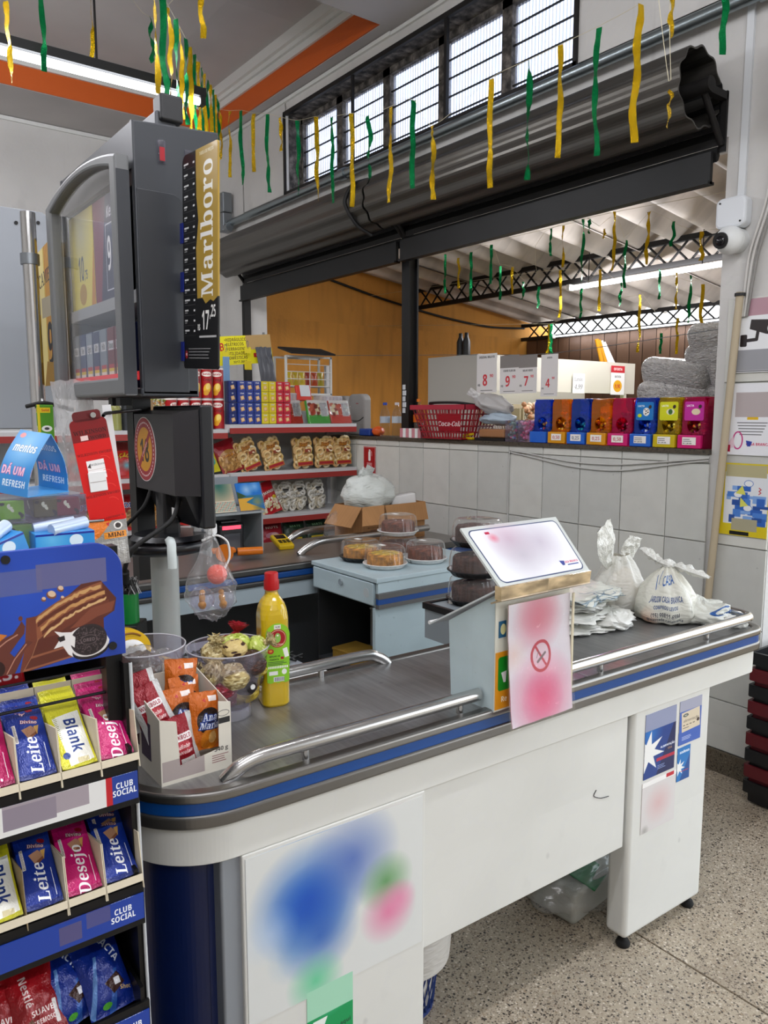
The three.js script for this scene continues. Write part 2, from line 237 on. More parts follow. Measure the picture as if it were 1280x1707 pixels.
  for (let i = 0; i < 6; i++) P(roof, 'roof_sheet', sg[i % 3], roofM, [-6.2 + i * 0.96, roofAt(-5.38) + 0.06 + (i % 2) * 0.012, -5.38], [-0.1322, 0, 0]);
  function truss(z, y0, y1, label) {
    const t = thing('roof_truss', label, 'truss', [0, 0, z], 0);
    for (const y of [y0, y1]) P(t, 'chord', boxes([[4.9, 0.04, 0.04, -4.15, y, 0]]), M.iron);
    for (let i = 0; i < 26; i++) for (const s of [1, -1]) { const x = -6.5 + i * 0.185; P(t, 'brace', bar([x, s > 0 ? y0 : y1, 0.004 * s], [x + 0.185, s > 0 ? y1 : y0, 0.004 * s], 0.0095, 5), M.iron); }
  }
  truss(-5.42, 2.725, 2.905, 'dark lattice truss nearest the half wall, under the corrugated roof'); truss(-7.12, 2.49, 2.65, 'far dark lattice truss above the brown slatted wall');
  single('sagging_cable', 'black cable sagging across the upper ochre wall', 'cable', tube([[-6.58, 2.92, -4.3], [-6.57, 2.78, -5.0], [-6.56, 2.66, -5.8], [-6.55, 2.6, -6.5], [-6.55, 2.62, -7.1]], 0.012, 40, 6), M.cord);
  // lamps
  const glow = (k) => std(0xffffff, 0.5, 0, { emissive: 0xf4f8ff, emissiveIntensity: k });
  function lamp(label, x, z, len, y, along, power, rail, k = 6, r = 0.02) { // a linear lamp: opaque diffuser glowing downward, and its light
    const t = thing('tube_lamp', label, 'lamp', [x, y, z], along === 'z' ? 0 : PI / 2);
    if (rail) P(t, 'rail', box(0.055, 0.045, len + 0.06), M.black, [0, 0.045, 0]);
    P(t, 'diffuser', at(cyl(r, len, 14), [0, 0, 0], [PI / 2, 0, 0]), glow(k));
    for (const s of [-1, 1]) P(t, 'end_cap', box(0.05, 0.05, 0.03), rail ? M.black : M.white, [0, 0.005, s * (len / 2 + 0.012)]);
    for (const s of [-1, 1]) { // a tube shines down and to both sides
      const l = new THREE.RectAreaLight(0xf4f5fb, power, len, 0.04); l.position.set(x + (along === 'z' ? s * 0.03 : 0), y - 0.02, z + (along === 'z' ? 0 : s * 0.03)); scene.add(l);
      l.lookAt(x + (along === 'z' ? s : 0), y - 0.55, z + (along === 'z' ? 0 : s));
    }
    return t;
  }
  const near = lamp('long bright tube lamp on a black rail under the high ceiling', -4.18, -0.15, 3.5, 3.3, 'z', TUBE_POWER * 1.2, true);
  P(near, 'hanger', bar([0, 0.06, -1.2], [0, 1.0, -1.2], 0.006), M.iron); P(near, 'hanger', bar([0, 0.06, 1.2], [0, 1.0, 1.2], 0.006), M.iron); P(near, 'hook', box(0.03, 0.09, 0.03), M.zinc, [0, 0.95, -1.2]);
  lamp('tube lamp hung over the aisle in front of the counter', -0.6, -0.4, 3.2, 3.6, 'z', TUBE_POWER * 1.5, true);
  lamp('tube lamp hung over the right-hand aisle', 2.0, 0.2, 3.2, 3.6, 'z', TUBE_POWER * 1.5, true);
  lamp('tube lamp hung over the second checkout', -2.5, 1.6, 3.0, 3.6, 'z', TUBE_POWER * 1.2, true);
  const hl = lamp('white tube lamp hung behind the nearer roof truss', -3.65, -5.25, 1.36, 2.64, 'x', TUBE_POWER * 3.2, false);
  for (const s of [-0.5, 0.5]) P(hl, 'hanger', bar([0, 0.01, s], [0, 0.26, s], 0.004), M.iron);
  lamp('white tube lamp under the far roof truss', -4.6, -7.0, 2.8, 2.475, 'x', TUBE_POWER * 0.25, false, 2.5, 0.009);
}
// ---------- roller shutters ----------
{
  const slatM = [std(0x5d5a55, 0.38, 0.7), std(0x52504c, 0.4, 0.7)], dark = std(0x0d0d0d, 0.55, 0.2), R = 0.155, N = 10;
  const slatG = (len) => { const pts = [], n = 8; for (let i = 0; i <= n; i++) { const a = (i / n - 0.5) * (2 * PI / N), r = R + 0.008 * Math.cos(i / n * PI * 2 + PI) * -1; pts.push([Math.sin(a) * r, Math.cos(a) * r]); } const inn = pts.map(([x, y]) => [x * 0.955, y * 0.955]).reverse(); return extrude(shape([...pts, ...inn]), len); };
  const flat = (len) => extrude(shape([[0, 0], [0.012, 0.008], [0.02, 0.03], [0.012, 0.055], [0, 0.062], [-0.006, 0.03]]), len);
  function shutter(label, x0, x1) {
    const t = thing('roller_shutter', label, 'shutter', [x0, 2.56, -3.02], 0), len = x1 - x0, g = slatG(len), f = flat(len);
    for (let i = 0; i < N; i++) P(t, 'roll_slat', at(g, [0, 0, 0], [0, PI / 2, 0]), slatM[i % 2], [0, 0.35, 0], [i * 2 * PI / N + 0.3, 0, 0]);
    P(t, 'axle', at(cyl(0.03, len + 0.1, 16), [len / 2, 0.35, 0], [0, 0, PI / 2]), M.iron);
    for (let i = 0; i < 5; i++) P(t, 'slat', at(f, [0, 0.09 + i * 0.064, -0.15], [0, PI / 2, 0]), dark);
    P(t, 'bottom_bar', boxes([[len - 0.02, 0.13, 0.02, len / 2, 0.065, -0.13], [len - 0.02, 0.012, 0.05, len / 2, 0.005, -0.13]]), std(0x0f1011, 0.55, 0.1));
    for (const [bx, s] of [[0.05, 1], [len - 0.02, -1]]) P(t, 'bracket', join([boxes([[0.03, 0.03, 0.17, bx + s * -0.03, 0.35, -0.085]]), at(bar([bx + s * -0.03, 0.345, 0.0], [bx + s * -0.03, 0.16, -0.16], 0.014)), boxes([[0.03, 0.24, 0.012, bx + s * -0.03, 0.25, -0.168]])]), M.iron);
    return t;
  }
  shutter('dark rolled-up shutter over the right half of the opening', -3.98, -1.86);
  const l = shutter('dark rolled-up shutter over the left half of the opening', -6.2, -4.0);
  P(l, 'strap', tube([[2.05, 0.52, 0.0], [2.06, 0.46, 0.13], [2.04, 0.35, 0.172], [2.08, 0.22, 0.11], [2.12, 0.16, 0.02]], 0.012, 30, 6), M.cord);
  shutter('dark rolled-up shutter right of the white pillar', -1.45, 1.2);
  single('steel_post', 'black steel post dividing the opening above the half wall', 'post', join([at(box(0.075, 1.3, 0.06), [0, 0.65, 0]), at(box(0.11, 1.28, 0.012), [0, 0.64, -0.03])]), std(0x17181a, 0.45, 0.3), [-4.0, LEDGE, -3.24]);
  single('guide_rail', 'black guide rail at the left end of the opening', 'rail', box(0.05, 2.6, 0.06), M.iron, [-6.18, 1.3, -3.19]);
  single('conduit', 'galvanised conduit running along the wall above the rolled shutters', 'conduit', join([at(bar([-6.35, 3.24, -3.14], [-1.2, 3.24, -3.14], 0.03, 14)), at(cyl(0.038, 0.07, 16), [-1.66, 3.24, -3.14], [0, 0, PI / 2]), at(cyl(0.038, 0.07, 16), [-4.6, 3.24, -3.14], [0, 0, PI / 2])]), std(0x8b9497, 0.32, 0.9));
  single('junction_box', 'grey cast conduit box at the left end of the conduit', 'box', join([at(rbox(0.1, 0.17, 0.09, 0.012), [0, 0.12, 0]), at(rbox(0.09, 0.16, 0.09, 0.012), [0.02, -0.05, 0.01]), at(cyl(0.035, 0.08, 14), [0.08, -0.1, 0.02], [0, 0, PI / 2])]), M.zinc, [-6.42, 3.3, -3.13]);
}
// ---------- the checkout counter in front ----------
const TOP = 0.895;
const rnd = seeded(4242);
{
  const t = thing('checkout_counter', 'long white checkout counter with steel top, blue band and tube rails', 'counter', [-1.236, 0, -1.47], -0.03);
  // outline in x (0 = front edge, towards the aisle) and z (+1.04 = near end); rounded at the near front corner
  const outline = (inset = 0, z0 = -1.05, z1 = 1.045) => { // shape x -> x, shape y -> z
    const x0 = -0.475 + inset, x1 = -inset, a = z0 + inset, b = z1 - inset, r = Math.max(0.02, 0.19 - inset), r2 = Math.max(0.015, 0.07 - inset), s = new THREE.Shape();
    s.moveTo(x0, a); s.lineTo(x1 - r2, a); s.absarc(x1 - r2, a + r2, r2, -PI / 2, 0); s.lineTo(x1, b - r); s.absarc(x1 - r, b - r, r, 0, PI / 2); s.lineTo(x0 + 0.06, b); s.absarc(x0 + 0.06, b - 0.06, 0.06, PI / 2, PI); s.lineTo(x0, a); return s;
  };
  const brushed = std(0xffffff, 0.3, 1, { map: field(512, (u, v) => { const s = 0.86 + 0.06 * nz(u * 3, v * 60) + 0.05 * nz(u * 8, v * 180) - 0.5 * Math.max(0, nz(u * 31, v * 31, 3) - 0.6) + 0.09 * fbm(u * 4, v * 4); return [186 * s, 186 * s, 186 * s]; }, [1.2, 1.2], true), roughnessMap: field(256, (u, v) => 0.75 + 0.5 * fbm(u * 5, v * 5), [1.2, 1.2]), bumpMap: grainBump, bumpScale: 0.0003 });
  brushed.roughness = 0.5; brushed.metalness = 0.82;
  const white = std(0xffffff, 0.4, 0, { map: field(512, (u, v) => { const s = 0.97 + 0.03 * fbm(u * 4, v * 4) - 0.45 * Math.max(0, nz(u * 30, v * 22, 6) - 0.66) - 0.1 * Math.max(0, fbm(u * 12, v * 9) - 0.35); return [226 * s, 226 * s, 220 * s]; }, [1, 1], true) });
  const topG = plan(outline(0.012), 0.868, TOP, 0.006, 16);
  P(t, 'worktop', metric(topG), brushed);
  // the rims are hoops, not slabs: an outline with a hole
  const hoop = (i0, i1, y0, y1, bev) => { const s = outline(i0), h = outline(i1); s.holes.push(new THREE.Path(h.getPoints(16))); return plan(s, y0, y1, bev, 16, 3); };
  P(t, 'steel_rim', hoop(0, 0.03, 0.879, TOP + 0.005, 0.006), std(0x8e8c89, 0.32, 1));
  P(t, 'blue_band', hoop(0.005, 0.05, 0.853, 0.883, 0.004), std(0x08468e, 0.3));
  P(t, 'lower_rim', hoop(0.001, 0.04, 0.828, 0.856, 0.006), std(0x7c7a77, 0.34, 0.9));
  P(t, 'apron', metric(hoop(0.018, 0.035, 0.748, 0.83, 0.002)), white);
  P(t, 'seam', box(0.34, 0.001, 0.002), std(0xd0d0d0, 0.5), [-0.19, TOP + 0.0008, -0.18]);
  // near end: dark blue rounded base, grey edge post and white front panel down to the floor
  const nb = new THREE.Shape(); nb.moveTo(-0.44, 0.88); nb.lineTo(-0.062, 0.88); nb.lineTo(-0.062, 0.9); nb.absarc(-0.2, 0.86, 0.14, 0.1, PI / 2); nb.lineTo(-0.4, 1.0); nb.lineTo(-0.44, 0.96); nb.lineTo(-0.44, 0.88);
  P(t, 'blue_base', plan(nb, 0.02, 0.76, 0.004, 12), std(0x071c4e, 0.35));
  P(t, 'edge_post', rbox(0.07, 0.74, 0.055, 0.006), M.greyPaint, [-0.062, 0.385, 0.86]);
  P(t, 'front_panel', metric(rbox(0.03, 0.745, 0.455, 0.004)), white, [-0.032, 0.375, 0.62]);
  P(t, 'front_panel', metric(rbox(0.016, 0.42, 0.76, 0.003)), white, [-0.036, 0.555, 0.025]);
  P(t, 'back_panel', metric(rbox(0.016, 0.7, 1.9, 0.003)), M.blueWhite, [-0.455, 0.47, 0.04]);
  P(t, 'leg', metric(rbox(0.075, 0.72, 0.39, 0.016, 3)), white, [-0.06, 0.4, -0.57]);
  P(t, 'leg', metric(rbox(0.06, 0.73, 0.34, 0.01)), white, [-0.43, 0.405, -0.54]);
  for (const [x, z] of [[-0.05, -0.405], [-0.05, -0.735], [-0.42, -0.395], [-0.42, -0.69]]) P(t, 'foot', lathe([[0, 0], [0.019, 0], [0.022, 0.008], [0.018, 0.018], [0.009, 0.022], [0.009, 0.05], [0, 0.05]], 18), M.rubber, [x, 0, z]);
  P(t, 'pen_mark', tube([[-0.0268, 0.56, -0.225], [-0.0268, 0.545, -0.215], [-0.0268, 0.53, -0.245], [-0.0268, 0.525, -0.28]], 0.0012, 20, 5), M.black);
  // rails of bent tube on short posts
  function rail(pts, posts, cap) {
    const r = P(t, 'rail', tube(pts, 0.0155, 90, 14), M.rail);
    for (const p of posts) P(r, 'rail_post', cyl(0.0085, 0.04, 12), M.rail, p);
    if (cap) P(r, 'rail_mouth', cyl(0.0125, 0.003, 16), M.black, cap, [PI / 2, 0, 0]);
  }
  const rx = -0.042, ry = TOP + 0.033;
  rail([[rx - 0.012, TOP - 0.004, 0.862], [rx - 0.008, TOP + 0.008, 0.85], [rx - 0.003, TOP + 0.024, 0.825], [rx, ry, 0.78], [rx, ry, 0.6], [rx, ry, 0.4], [rx, ry, 0.21]], [[rx, TOP + 0.012, 0.69], [rx, TOP + 0.012, 0.27]]);
  rail([[rx, ry, -0.06], [rx, ry, -0.3], [rx, ry, -0.6], [rx, ry, -0.9], [rx, ry, -0.98], [rx - 0.012, ry, -1.012], [rx - 0.045, ry, -1.025], [rx - 0.1, ry, -1.025], [rx - 0.25, ry, -1.025]], [[rx, TOP + 0.012, -0.24], [rx, TOP + 0.012, -0.75]], [rx, ry, -0.0585]);
  const bx = -0.448;
  rail([[bx, TOP - 0.004, 0.19], [bx, TOP + 0.006, 0.2], [bx, TOP + 0.022, 0.225], [bx, ry, 0.27], [bx, ry, 0.5], [bx, ry, 0.7], [bx, ry, 0.9]], [[bx, TOP + 0.012, 0.41], [bx, TOP + 0.012, 0.8]]);
  // stickers and papers of the counter
  const sticker = (name, label, w, h, mat, p, turn = PI / 2) => single(name, label, 'sticker', box(w, h, 0.0012), mat, p, [0, turn - 0.03, 0]), onFront = (local, z) => -1.236 + local + 0.0008 - 0.03 * (z + 1.47);
  sticker('sticker', 'large white sticker with washed blue, green and pink print on the near counter panel', 0.44, 0.36, print(256, 220, (g, w, h) => { fill(g, '#dcdedb', 0, 0, w, h); blots(g, [[84, 84, 84, '20,86,190', 1], [80, 96, 60, '16,80,186', 0.9], [96, 140, 60, '40,90,180', 0.8], [145, 52, 74, '70,100,180', 0.8], [62, 150, 40, '110,160,210', 0.4], [90, 200, 42, '80,200,140', 0.8], [196, 104, 44, '92,150,90', 0.9], [200, 150, 46, '226,120,160', 0.9], [216, 138, 30, '230,140,175', 0.8], [30, 110, 40, '190,210,235', 0.6]]); }, 0.4), [onFront(-0.017, -0.85), 0.558, -0.85]);
  sticker('sticker', 'green payment sticker with white lettering low on the near counter panel', 0.115, 0.26, print(128, 290, (g, w, h) => { fill(g, '#0f9a57', 0, 0, w, h); blots(g, [[64, 20, 70, '180,235,200', 1]]); fill(g, '#a7dcbe', 0, 0, w, 76); poly(g, '#eef4ee', [[16, 84], [56, 84], [44, 112], [16, 116]]); tx(g, 'Aceitamos aqui', 66, 124, 15, '#06351d', { rot: -0.05 }); fill(g, '#f4f6f4', 62, 140, 52, 56); }, 0.4), [onFront(-0.017, -0.82), 0.26, -0.82]);
  const star = (g, x, y, r, c) => poly(g, c, Array.from({ length: 16 }, (_, i) => { const a = i * PI / 8 + 0.2, k = i % 2 ? r * 0.42 : r; return [x + Math.cos(a) * k, y + Math.sin(a) * k]; }));
  const lx = (z) => onFront(-0.0222, z);
  sticker('sticker', 'dark blue meal-card sticker with a big white star on the counter leg', 0.15, 0.2, print(150, 250, (g, w, h) => { fill(g, '#123a86', 0, 0, w, h); poly(g, '#0d1a52', [[150, 40], [60, 250], [150, 250]]); blots(g, [[20, 80, 70, '20,130,210', 0.8]]); fill(g, '#9097b4', 0, 0, w, 66); star(g, 14, 150, 84, '#f1f1ee'); fill(g, '#b6243f', 60, 184, 90, 13); tx(g, 'ALIMENTAÇÃO', 112, 146, 11, '#fff', { sx: 0.9 }); tx(g, 'VISA', 124, 162, 10, '#c96'); lines(g, '#9fb2dd', 66, 214, 40, 3, 6, 2, rnd); }, 0.4), [lx(-1.975), 0.63, -1.975]);
  sticker('sticker', 'blue sticker with a beige food card printed on it, right of the starred one', 0.115, 0.14, print(150, 250, (g, w, h) => { fill(g, '#3f62b6', 0, 0, w, h); fill(g, '#a3a5b8', 0, 0, w, 60); g.save(); g.translate(78, 118); g.rotate(-0.06); fill(g, '#d9cbb2', -62, -54, 124, 112); g.restore(); ell(g, '#2b3d35', 42, 86, 18, 9); tx(g, 'caju', 42, 86, 10, '#fff'); tx(g, 'alimentação', 80, 118, 19, '#4a4036', { style: 'normal' }); for (let i = 0; i < 4; i++) fill(g, '#5a5148', 26 + i * 22, 140, 14, 5); fill(g, '#6a6158', 26, 156, 40, 4); ell(g, '#3b2d2b', 128, 134, 10); lines(g, '#c4d0ee', 22, 206, 70, 3, 8, 3, rnd); }, 0.4), [lx(-2.125), 0.662, -2.125]);
  sticker('sticker', 'narrow light blue meal-card sticker below the food card sticker', 0.066, 0.108, print(90, 170, (g, w, h) => { fill(g, '#1b74bb', 0, 0, w, h); poly(g, '#0f4d94', [[90, 40], [20, 170], [90, 170]]); star(g, 14, 100, 44, '#f1f1ee'); tx(g, 'sodexo', 48, 24, 20, '#fff'); fill(g, '#c33', 24, 122, 56, 3); }, 0.4), [lx(-2.1), 0.53, -2.1]);
  sticker('sticker', 'pale paper sticker with a faded pink patch low on the counter leg', 0.165, 0.16, print(120, 130, (g, w, h) => { fill(g, '#d9d4d2', 0, 0, w, h); fill(g, '#f3f1ee', 0, 0, w, 12); fill(g, '#c22130', 84, 0, 28, 10); blots(g, [[60, 66, 54, '214,170,170', 0.7], [14, 124, 16, '90,90,80', 0.4]]); }, 0.5), [lx(-1.98), 0.44, -1.98]);
}
// ---------- the second counter and the drawer unit behind ----------
{
  const t = thing('checkout_counter', 'second steel-topped checkout counter in front of the snack shelves', 'counter', [-3.4, 0, -1.85], 0);
  P(t, 'worktop', metric(rbox(0.6, 0.03, 2.25, 0.006)), std(0x9c9894, 0.36, 0.85, { bumpMap: grainBump, bumpScale: 0.0004 }), [0, 0.885, 0]);
  P(t, 'steel_rim', rbox(0.03, 0.035, 2.26, 0.01, 3), std(0x6f6d6a, 0.32, 0.9), [0.3, 0.884, 0]);
  P(t, 'blue_band', rbox(0.022, 0.03, 2.25, 0.006), M.blue, [0.299, 0.852, 0]);
  P(t, 'lower_rim', rbox(0.03, 0.025, 2.25, 0.008), std(0x5f5d5b, 0.4, 0.8), [0.299, 0.826, 0]);
  P(t, 'apron', box(0.02, 0.075, 2.22), M.blueWhite, [0.29, 0.776, 0]);
  P(t, 'end_panel', boxes([[0.5, 0.74, 0.03, -0.02, 0.37, 1.08], [0.5, 0.74, 0.03, -0.02, 0.37, -1.08], [0.03, 0.74, 1.5, -0.26, 0.37, 0.0]]), std(0x555a60, 0.5));
  const r = P(t, 'rail', tube([[0.13, 0.9, -0.1], [0.135, 0.925, -0.13], [0.14, 0.955, -0.2], [0.14, 0.96, -0.3], [0.13, 0.96, -0.6], [0.12, 0.96, -0.95]], 0.019, 50, 12), M.rail);
  P(r, 'rail_post', cyl(0.01, 0.06, 10), M.rail, [0.14, 0.925, -0.36]);
  const r2 = P(t, 'rail', tube([[-0.25, 0.9, -0.25], [-0.25, 0.93, -0.3], [-0.25, 0.95, -0.4], [-0.25, 0.95, -0.9]], 0.019, 40, 10), M.rail); P(r2, 'rail_post', cyl(0.01, 0.06, 10), M.rail, [-0.25, 0.925, -0.6]);
  const bw = metric(boxes([[0.012, 0.1, 0.012, 0, 0, 0]]));
  const dirty = std(0xffffff, 0.4, 0, { map: field(256, (u, v) => { const s = 0.96 + 0.05 * fbm(u * 4, v * 4) - 0.6 * Math.max(0, nz(u * 34, v * 34, 2) - 0.6); return [186 * s, 206 * s, 212 * s]; }, [1.5, 1.5], true) });
  const u = thing('drawer_unit', 'pale blue metal cash drawer unit with chocolate and orange cakes on top', 'drawer unit', [-2.8, 0, -2.25], 0);
  P(u, 'top', metric(rbox(0.52, 0.02, 0.72, 0.003)), dirty, [0, 0.9, 0]);
  P(u, 'casing', metric(boxes([[0.5, 0.1, 0.02, 0, 0.84, -0.34], [0.012, 0.11, 0.7, 0.248, 0.838, 0], [0.012, 0.11, 0.7, -0.248, 0.838, 0], [0.5, 0.008, 0.7, 0, 0.788, 0]])), dirty);
  const d = P(u, 'drawer', metric(rbox(0.475, 0.095, 0.02, 0.003)), dirty, [-0.003, 0.838, 0.352]);
  P(d, 'lock', at(cyl(0.014, 0.012, 18), [0, 0.015, 0.012], [PI / 2, 0, 0]), M.chrome); P(d, 'sticker', at(cyl(0.021, 0.001, 20), [0.19, 0.0, 0.0106], [PI / 2, 0, 0]), std(0xb9c3c6, 0.6));
  P(u, 'steel_rim', boxes([[0.022, 0.022, 0.72, 0.262, 0.834, 0], [0.022, 0.018, 0.72, 0.262, 0.79, 0]]), M.grey); P(u, 'blue_band', box(0.016, 0.026, 0.72), M.blue, [0.262, 0.812, 0]);
  P(u, 'body', metric(boxes([[0.02, 0.78, 0.72, 0.24, 0.39, 0], [0.5, 0.78, 0.02, 0, 0.39, -0.35]])), dirty);
  P(u, 'shelf', box(0.5, 0.012, 0.66), M.darkGrey, [0, 0.44, 0]); P(u, 'side_panel', box(0.012, 0.78, 0.68), std(0x1e2022, 0.6), [-0.247, 0.39, -0.01]);
  // things kept underneath
  for (const [lab, w, h, dd, c, x, z] of [['white document box on the shelf under the drawer', 0.2, 0.2, 0.16, 0x8f8f8c, -2.9, -2.28], ['dark blue bundle on the shelf under the drawer', 0.17, 0.2, 0.16, 0x0c1a4e, -2.7, -2.2], ['brown tray with a yellow rim on the shelf under the drawer', 0.26, 0.05, 0.14, 0x8a6a1d, -2.84, -2.03]]) {
    if (c === 0x0c1a4e) single('bundle', lab, 'bundle', lump(w / 2, h / 2, dd / 2, { seed: 3, floor: -h / 2.3 }), std(c, 0.7), [x, 0.446 + h / 2.3, z]);
    else { const b = thing('box', lab, 'box', [x, 0.446, z], 0.1); P(b, 'body', boxes([[w, 0.008, dd, 0, 0.004, 0], [w, h, 0.008, 0, h / 2, dd / 2], [w, h, 0.008, 0, h / 2, -dd / 2], [0.008, h, dd, w / 2, h / 2, 0], [0.008, h, dd, -w / 2, h / 2, 0]]), std(c, 0.7)); P(b, 'lid', rbox(w + 0.012, 0.012, dd + 0.012, 0.003), std(c, 0.7), [0, h, 0]); }
  }
  // side shelf of the front counter, cashier's side
  const s = thing('side_shelf', 'small grey metal side shelf with a black rim holding dark cakes', 'shelf', [-1.9, 0, -1.95], 0);
  P(s, 'body', metric(boxes([[0.31, 0.12, 0.012, 0, 0.86, 0.2], [0.31, 0.12, 0.012, 0, 0.86, -0.2], [0.012, 0.12, 0.4, 0.15, 0.86, 0], [0.012, 0.12, 0.4, -0.15, 0.86, 0], [0.31, 0.01, 0.4, 0, 0.918, 0]])), std(0x98a2a8, 0.4));
  P(s, 'rim', boxes([[0.325, 0.022, 0.016, 0, 0.918, 0.204], [0.325, 0.022, 0.016, 0, 0.918, -0.204], [0.016, 0.022, 0.4, 0.156, 0.918, 0], [0.016, 0.022, 0.4, -0.156, 0.918, 0]]), M.satin);
  P(s, 'rail', tube([[-0.11, 0.91, 0.12], [-0.11, 0.96, 0.1], [-0.11, 0.985, 0.04], [-0.11, 0.985, -0.15]], 0.017, 30, 10), M.rail);
  for (const z of [0.15, -0.15]) P(s, 'leg', box(0.03, 0.8, 0.03), M.greyPaint, [0.05, 0.4, z]);
}
// ---------- things in the foreground rack ----------
function packArt(bg, side, word, o = {}) {
  return ink(160, 320, (g, w, h) => {
    fill(g, bg, 0, 0, w, h); fill(g, o.seal ?? side, 0, 0, w, 20); fill(g, o.seal ?? side, 0, h - 20, w, 20);
    if (o.yellow) { poly(g, '#f3f3ea', [[20, 70], [150, 50], [150, 300], [40, 310]]); tx(g, word, 92, 170, 78, '#16357f', { rot: PI / 2, sx: 0.8 }); ell(g, '#22428e', 34, 262, 16); lines(g, '#8c8c30', 24, 60, 16, 14, 9, 3, rnd); fill(g, '#ded3a8', 78, 282, 50, 22); return; }
    blots(g, [[110, 60, 60, '255,255,255', 0.16]]); tx(g, 'Divino', 92, 58, 22, '#fff', { stroke: '#8d1020', rot: 0.2, font: 'serif' }); ell(g, '#a01826', 120, 40, 18, 11, 0.4);
    poly(g, '#b98a6a', [[52, 94], [98, 78], [122, 108], [72, 136]]); poly(g, '#8a5536', [[72, 136], [122, 108], [120, 122], [76, 150]]); poly(g, '#d8a85a', [[108, 84], [132, 80], [118, 128]]);
    fill(g, '#e9e0d8', 16, 60, 15, 92); lines(g, '#222', 18, 66, 11, 14, 6, 2, rnd);
    tx(g, word, 84, 222, 72, '#fff', { rot: o.down ? PI / 2 : -PI / 2, font: 'serif', style: 'italic bold', sx: 0.92 }); fill(g, '#fff', 136, 170, 3, 120);
  });
}
{
  const t = thing('candy_rack', 'black candy rack with a blue chocolate header panel and three sloped trays', 'rack', [-1.2, 0, -0.13], 0), Z0 = -0.245, Z1 = 0.3, W = Z1 - Z0, mid = (Z0 + Z1) / 2;
  const blk = std(0x0a0a0c, 0.4, 0.2);
  P(t, 'side_panel', extrude(shape([[0.085, 0], [0.05, 1.22], [-0.26, 1.22], [-0.26, 0]]), 0.012).translate(0, 0, 0), blk, [0, 0, Z0 - 0.008]);
  P(t, 'side_panel', extrude(shape([[0.1, 0], [0.04, 1.22], [-0.26, 1.22], [-0.26, 0]]), 0.012), blk, [0, 0, Z1]);
  P(t, 'edge_trim', bar([0.091, 0.0, Z0 - 0.006], [0.052, 1.22, Z0 - 0.006], 0.0028, 6), std(0xbfc3c6, 0.4));
  P(t, 'back_panel', box(0.012, 1.22, W), blk, [-0.25, 0.61, mid]);
  P(t, 'base', box(0.34, 0.06, W), blk, [-0.08, 0.03, mid]);
  P(t, 'post', box(0.025, 0.4, 0.025), blk, [0.02, 1.2, Z0 + 0.012]);
  P(t, 'crossbar', join([bar([0.02, 1.17, Z0], [0.02, 1.17, Z1], 0.0025), bar([0.02, 1.21, Z0], [0.02, 1.21, Z1], 0.002), bar([0.02, 1.14, -0.05], [0.02, 1.22, -0.05], 0.002)]), blk);
  const art = ink(1024, 340, (g, w, h) => {
    const r = seeded(99); fill(g, '#1d3d9c', 0, 0, w, h); blots(g, [[760, 120, 300, '40,84,196', 0.7], [980, 60, 160, '24,56,150', 0.6]]);
    g.translate(676, 0); g.scale(1.7, 1.68); // the visible right end, in units of about 205 x 202
    fill(g, 'rgba(92,98,150,0.85)', 2, 33, 76, 40); fill(g, 'rgba(104,100,138,0.9)', 70, 27, 108, 42);
    for (const [x, y, a] of [[91, 78, 8], [105, 70, 5.5], [79, 84, 4], [107, 86, 3.4]]) { ell(g, '#7d4a33', x, y + 2, a, a * 0.8, 0.6); ell(g, '#d7bb9c', x + 0.6, y, a * 0.8, a * 0.62, 0.6); }
    // wafer bar: milk-brown face, layered cut
    poly(g, '#5a2a1e', [[52, 113], [66, 112], [104, 94], [137, 68], [168, 66], [192, 100], [188, 122], [170, 132], [170, 176], [125, 190], [42, 204], [54, 176], [68, 150]]);
    poly(g, '#6f3828', [[52, 113], [66, 112], [72, 150], [68, 152], [54, 180], [42, 204], [38, 204], [48, 160]]);
    const layer = (c, x0, y0, x1, y1, t, wob) => { const up = [], dn = []; for (let i = 0; i <= 24; i++) { const k = i / 24, x = x0 + (x1 - x0) * k, y = y0 + (y1 - y0) * Math.pow(k, 0.85) - 5 * Math.sin(k * 3.14) + wob * (r() - 0.5); up.push([x, y]); dn.unshift([x, y + t + wob * (r() - 0.5)]); } poly(g, c, [...up, ...dn]); };
    layer('#8c5236', 66, 114, 170, 68, 40, 0); layer('#c79a62', 66, 117, 168, 72, 6, 3); layer('#5d2a1c', 68, 124, 172, 80, 7, 1); layer('#c2915a', 72, 132, 174, 84, 6, 3); layer('#5d2a1c', 74, 138, 178, 92, 7, 1); layer('#d2ac78', 76, 146, 176, 96, 5, 4); layer('#6b3424', 78, 150, 180, 100, 12, 1);
    poly(g, '#7d4330', [[116, 142], [150, 112], [190, 104], [184, 122], [160, 128], [136, 140]]); poly(g, '#5a281d', [[68, 152], [112, 146], [170, 130], [168, 160], [60, 172]]); poly(g, '#8f563c', [[56, 178], [112, 170], [112, 173], [55, 182]]); poly(g, '#8f563c', [[46, 198], [120, 188], [120, 191], [44, 202]]); line(g, '#9a6a4c', 1.2, [[68, 150], [58, 176], [42, 204]]);
    // splashes
    poly(g, '#c4722c', [[-60, 150], [-20, 126], [2, 128], [24, 136], [0, 156], [-60, 190]]);
    poly(g, '#633127', [[0, 160], [16, 142], [32, 136], [42, 122], [45, 116], [50, 126], [48, 138], [38, 150], [26, 166], [32, 174], [46, 156], [52, 150], [60, 154], [48, 164], [40, 184], [30, 204], [0, 204]]); line(g, '#b98672', 2, [[6, 158], [22, 146], [38, 138]]); line(g, '#b98672', 1.5, [[20, 200], [32, 178], [50, 156]]); ell(g, '#6b3626', 44, 112, 3, 4); ell(g, '#2e1512', 6, 190, 12, 14);
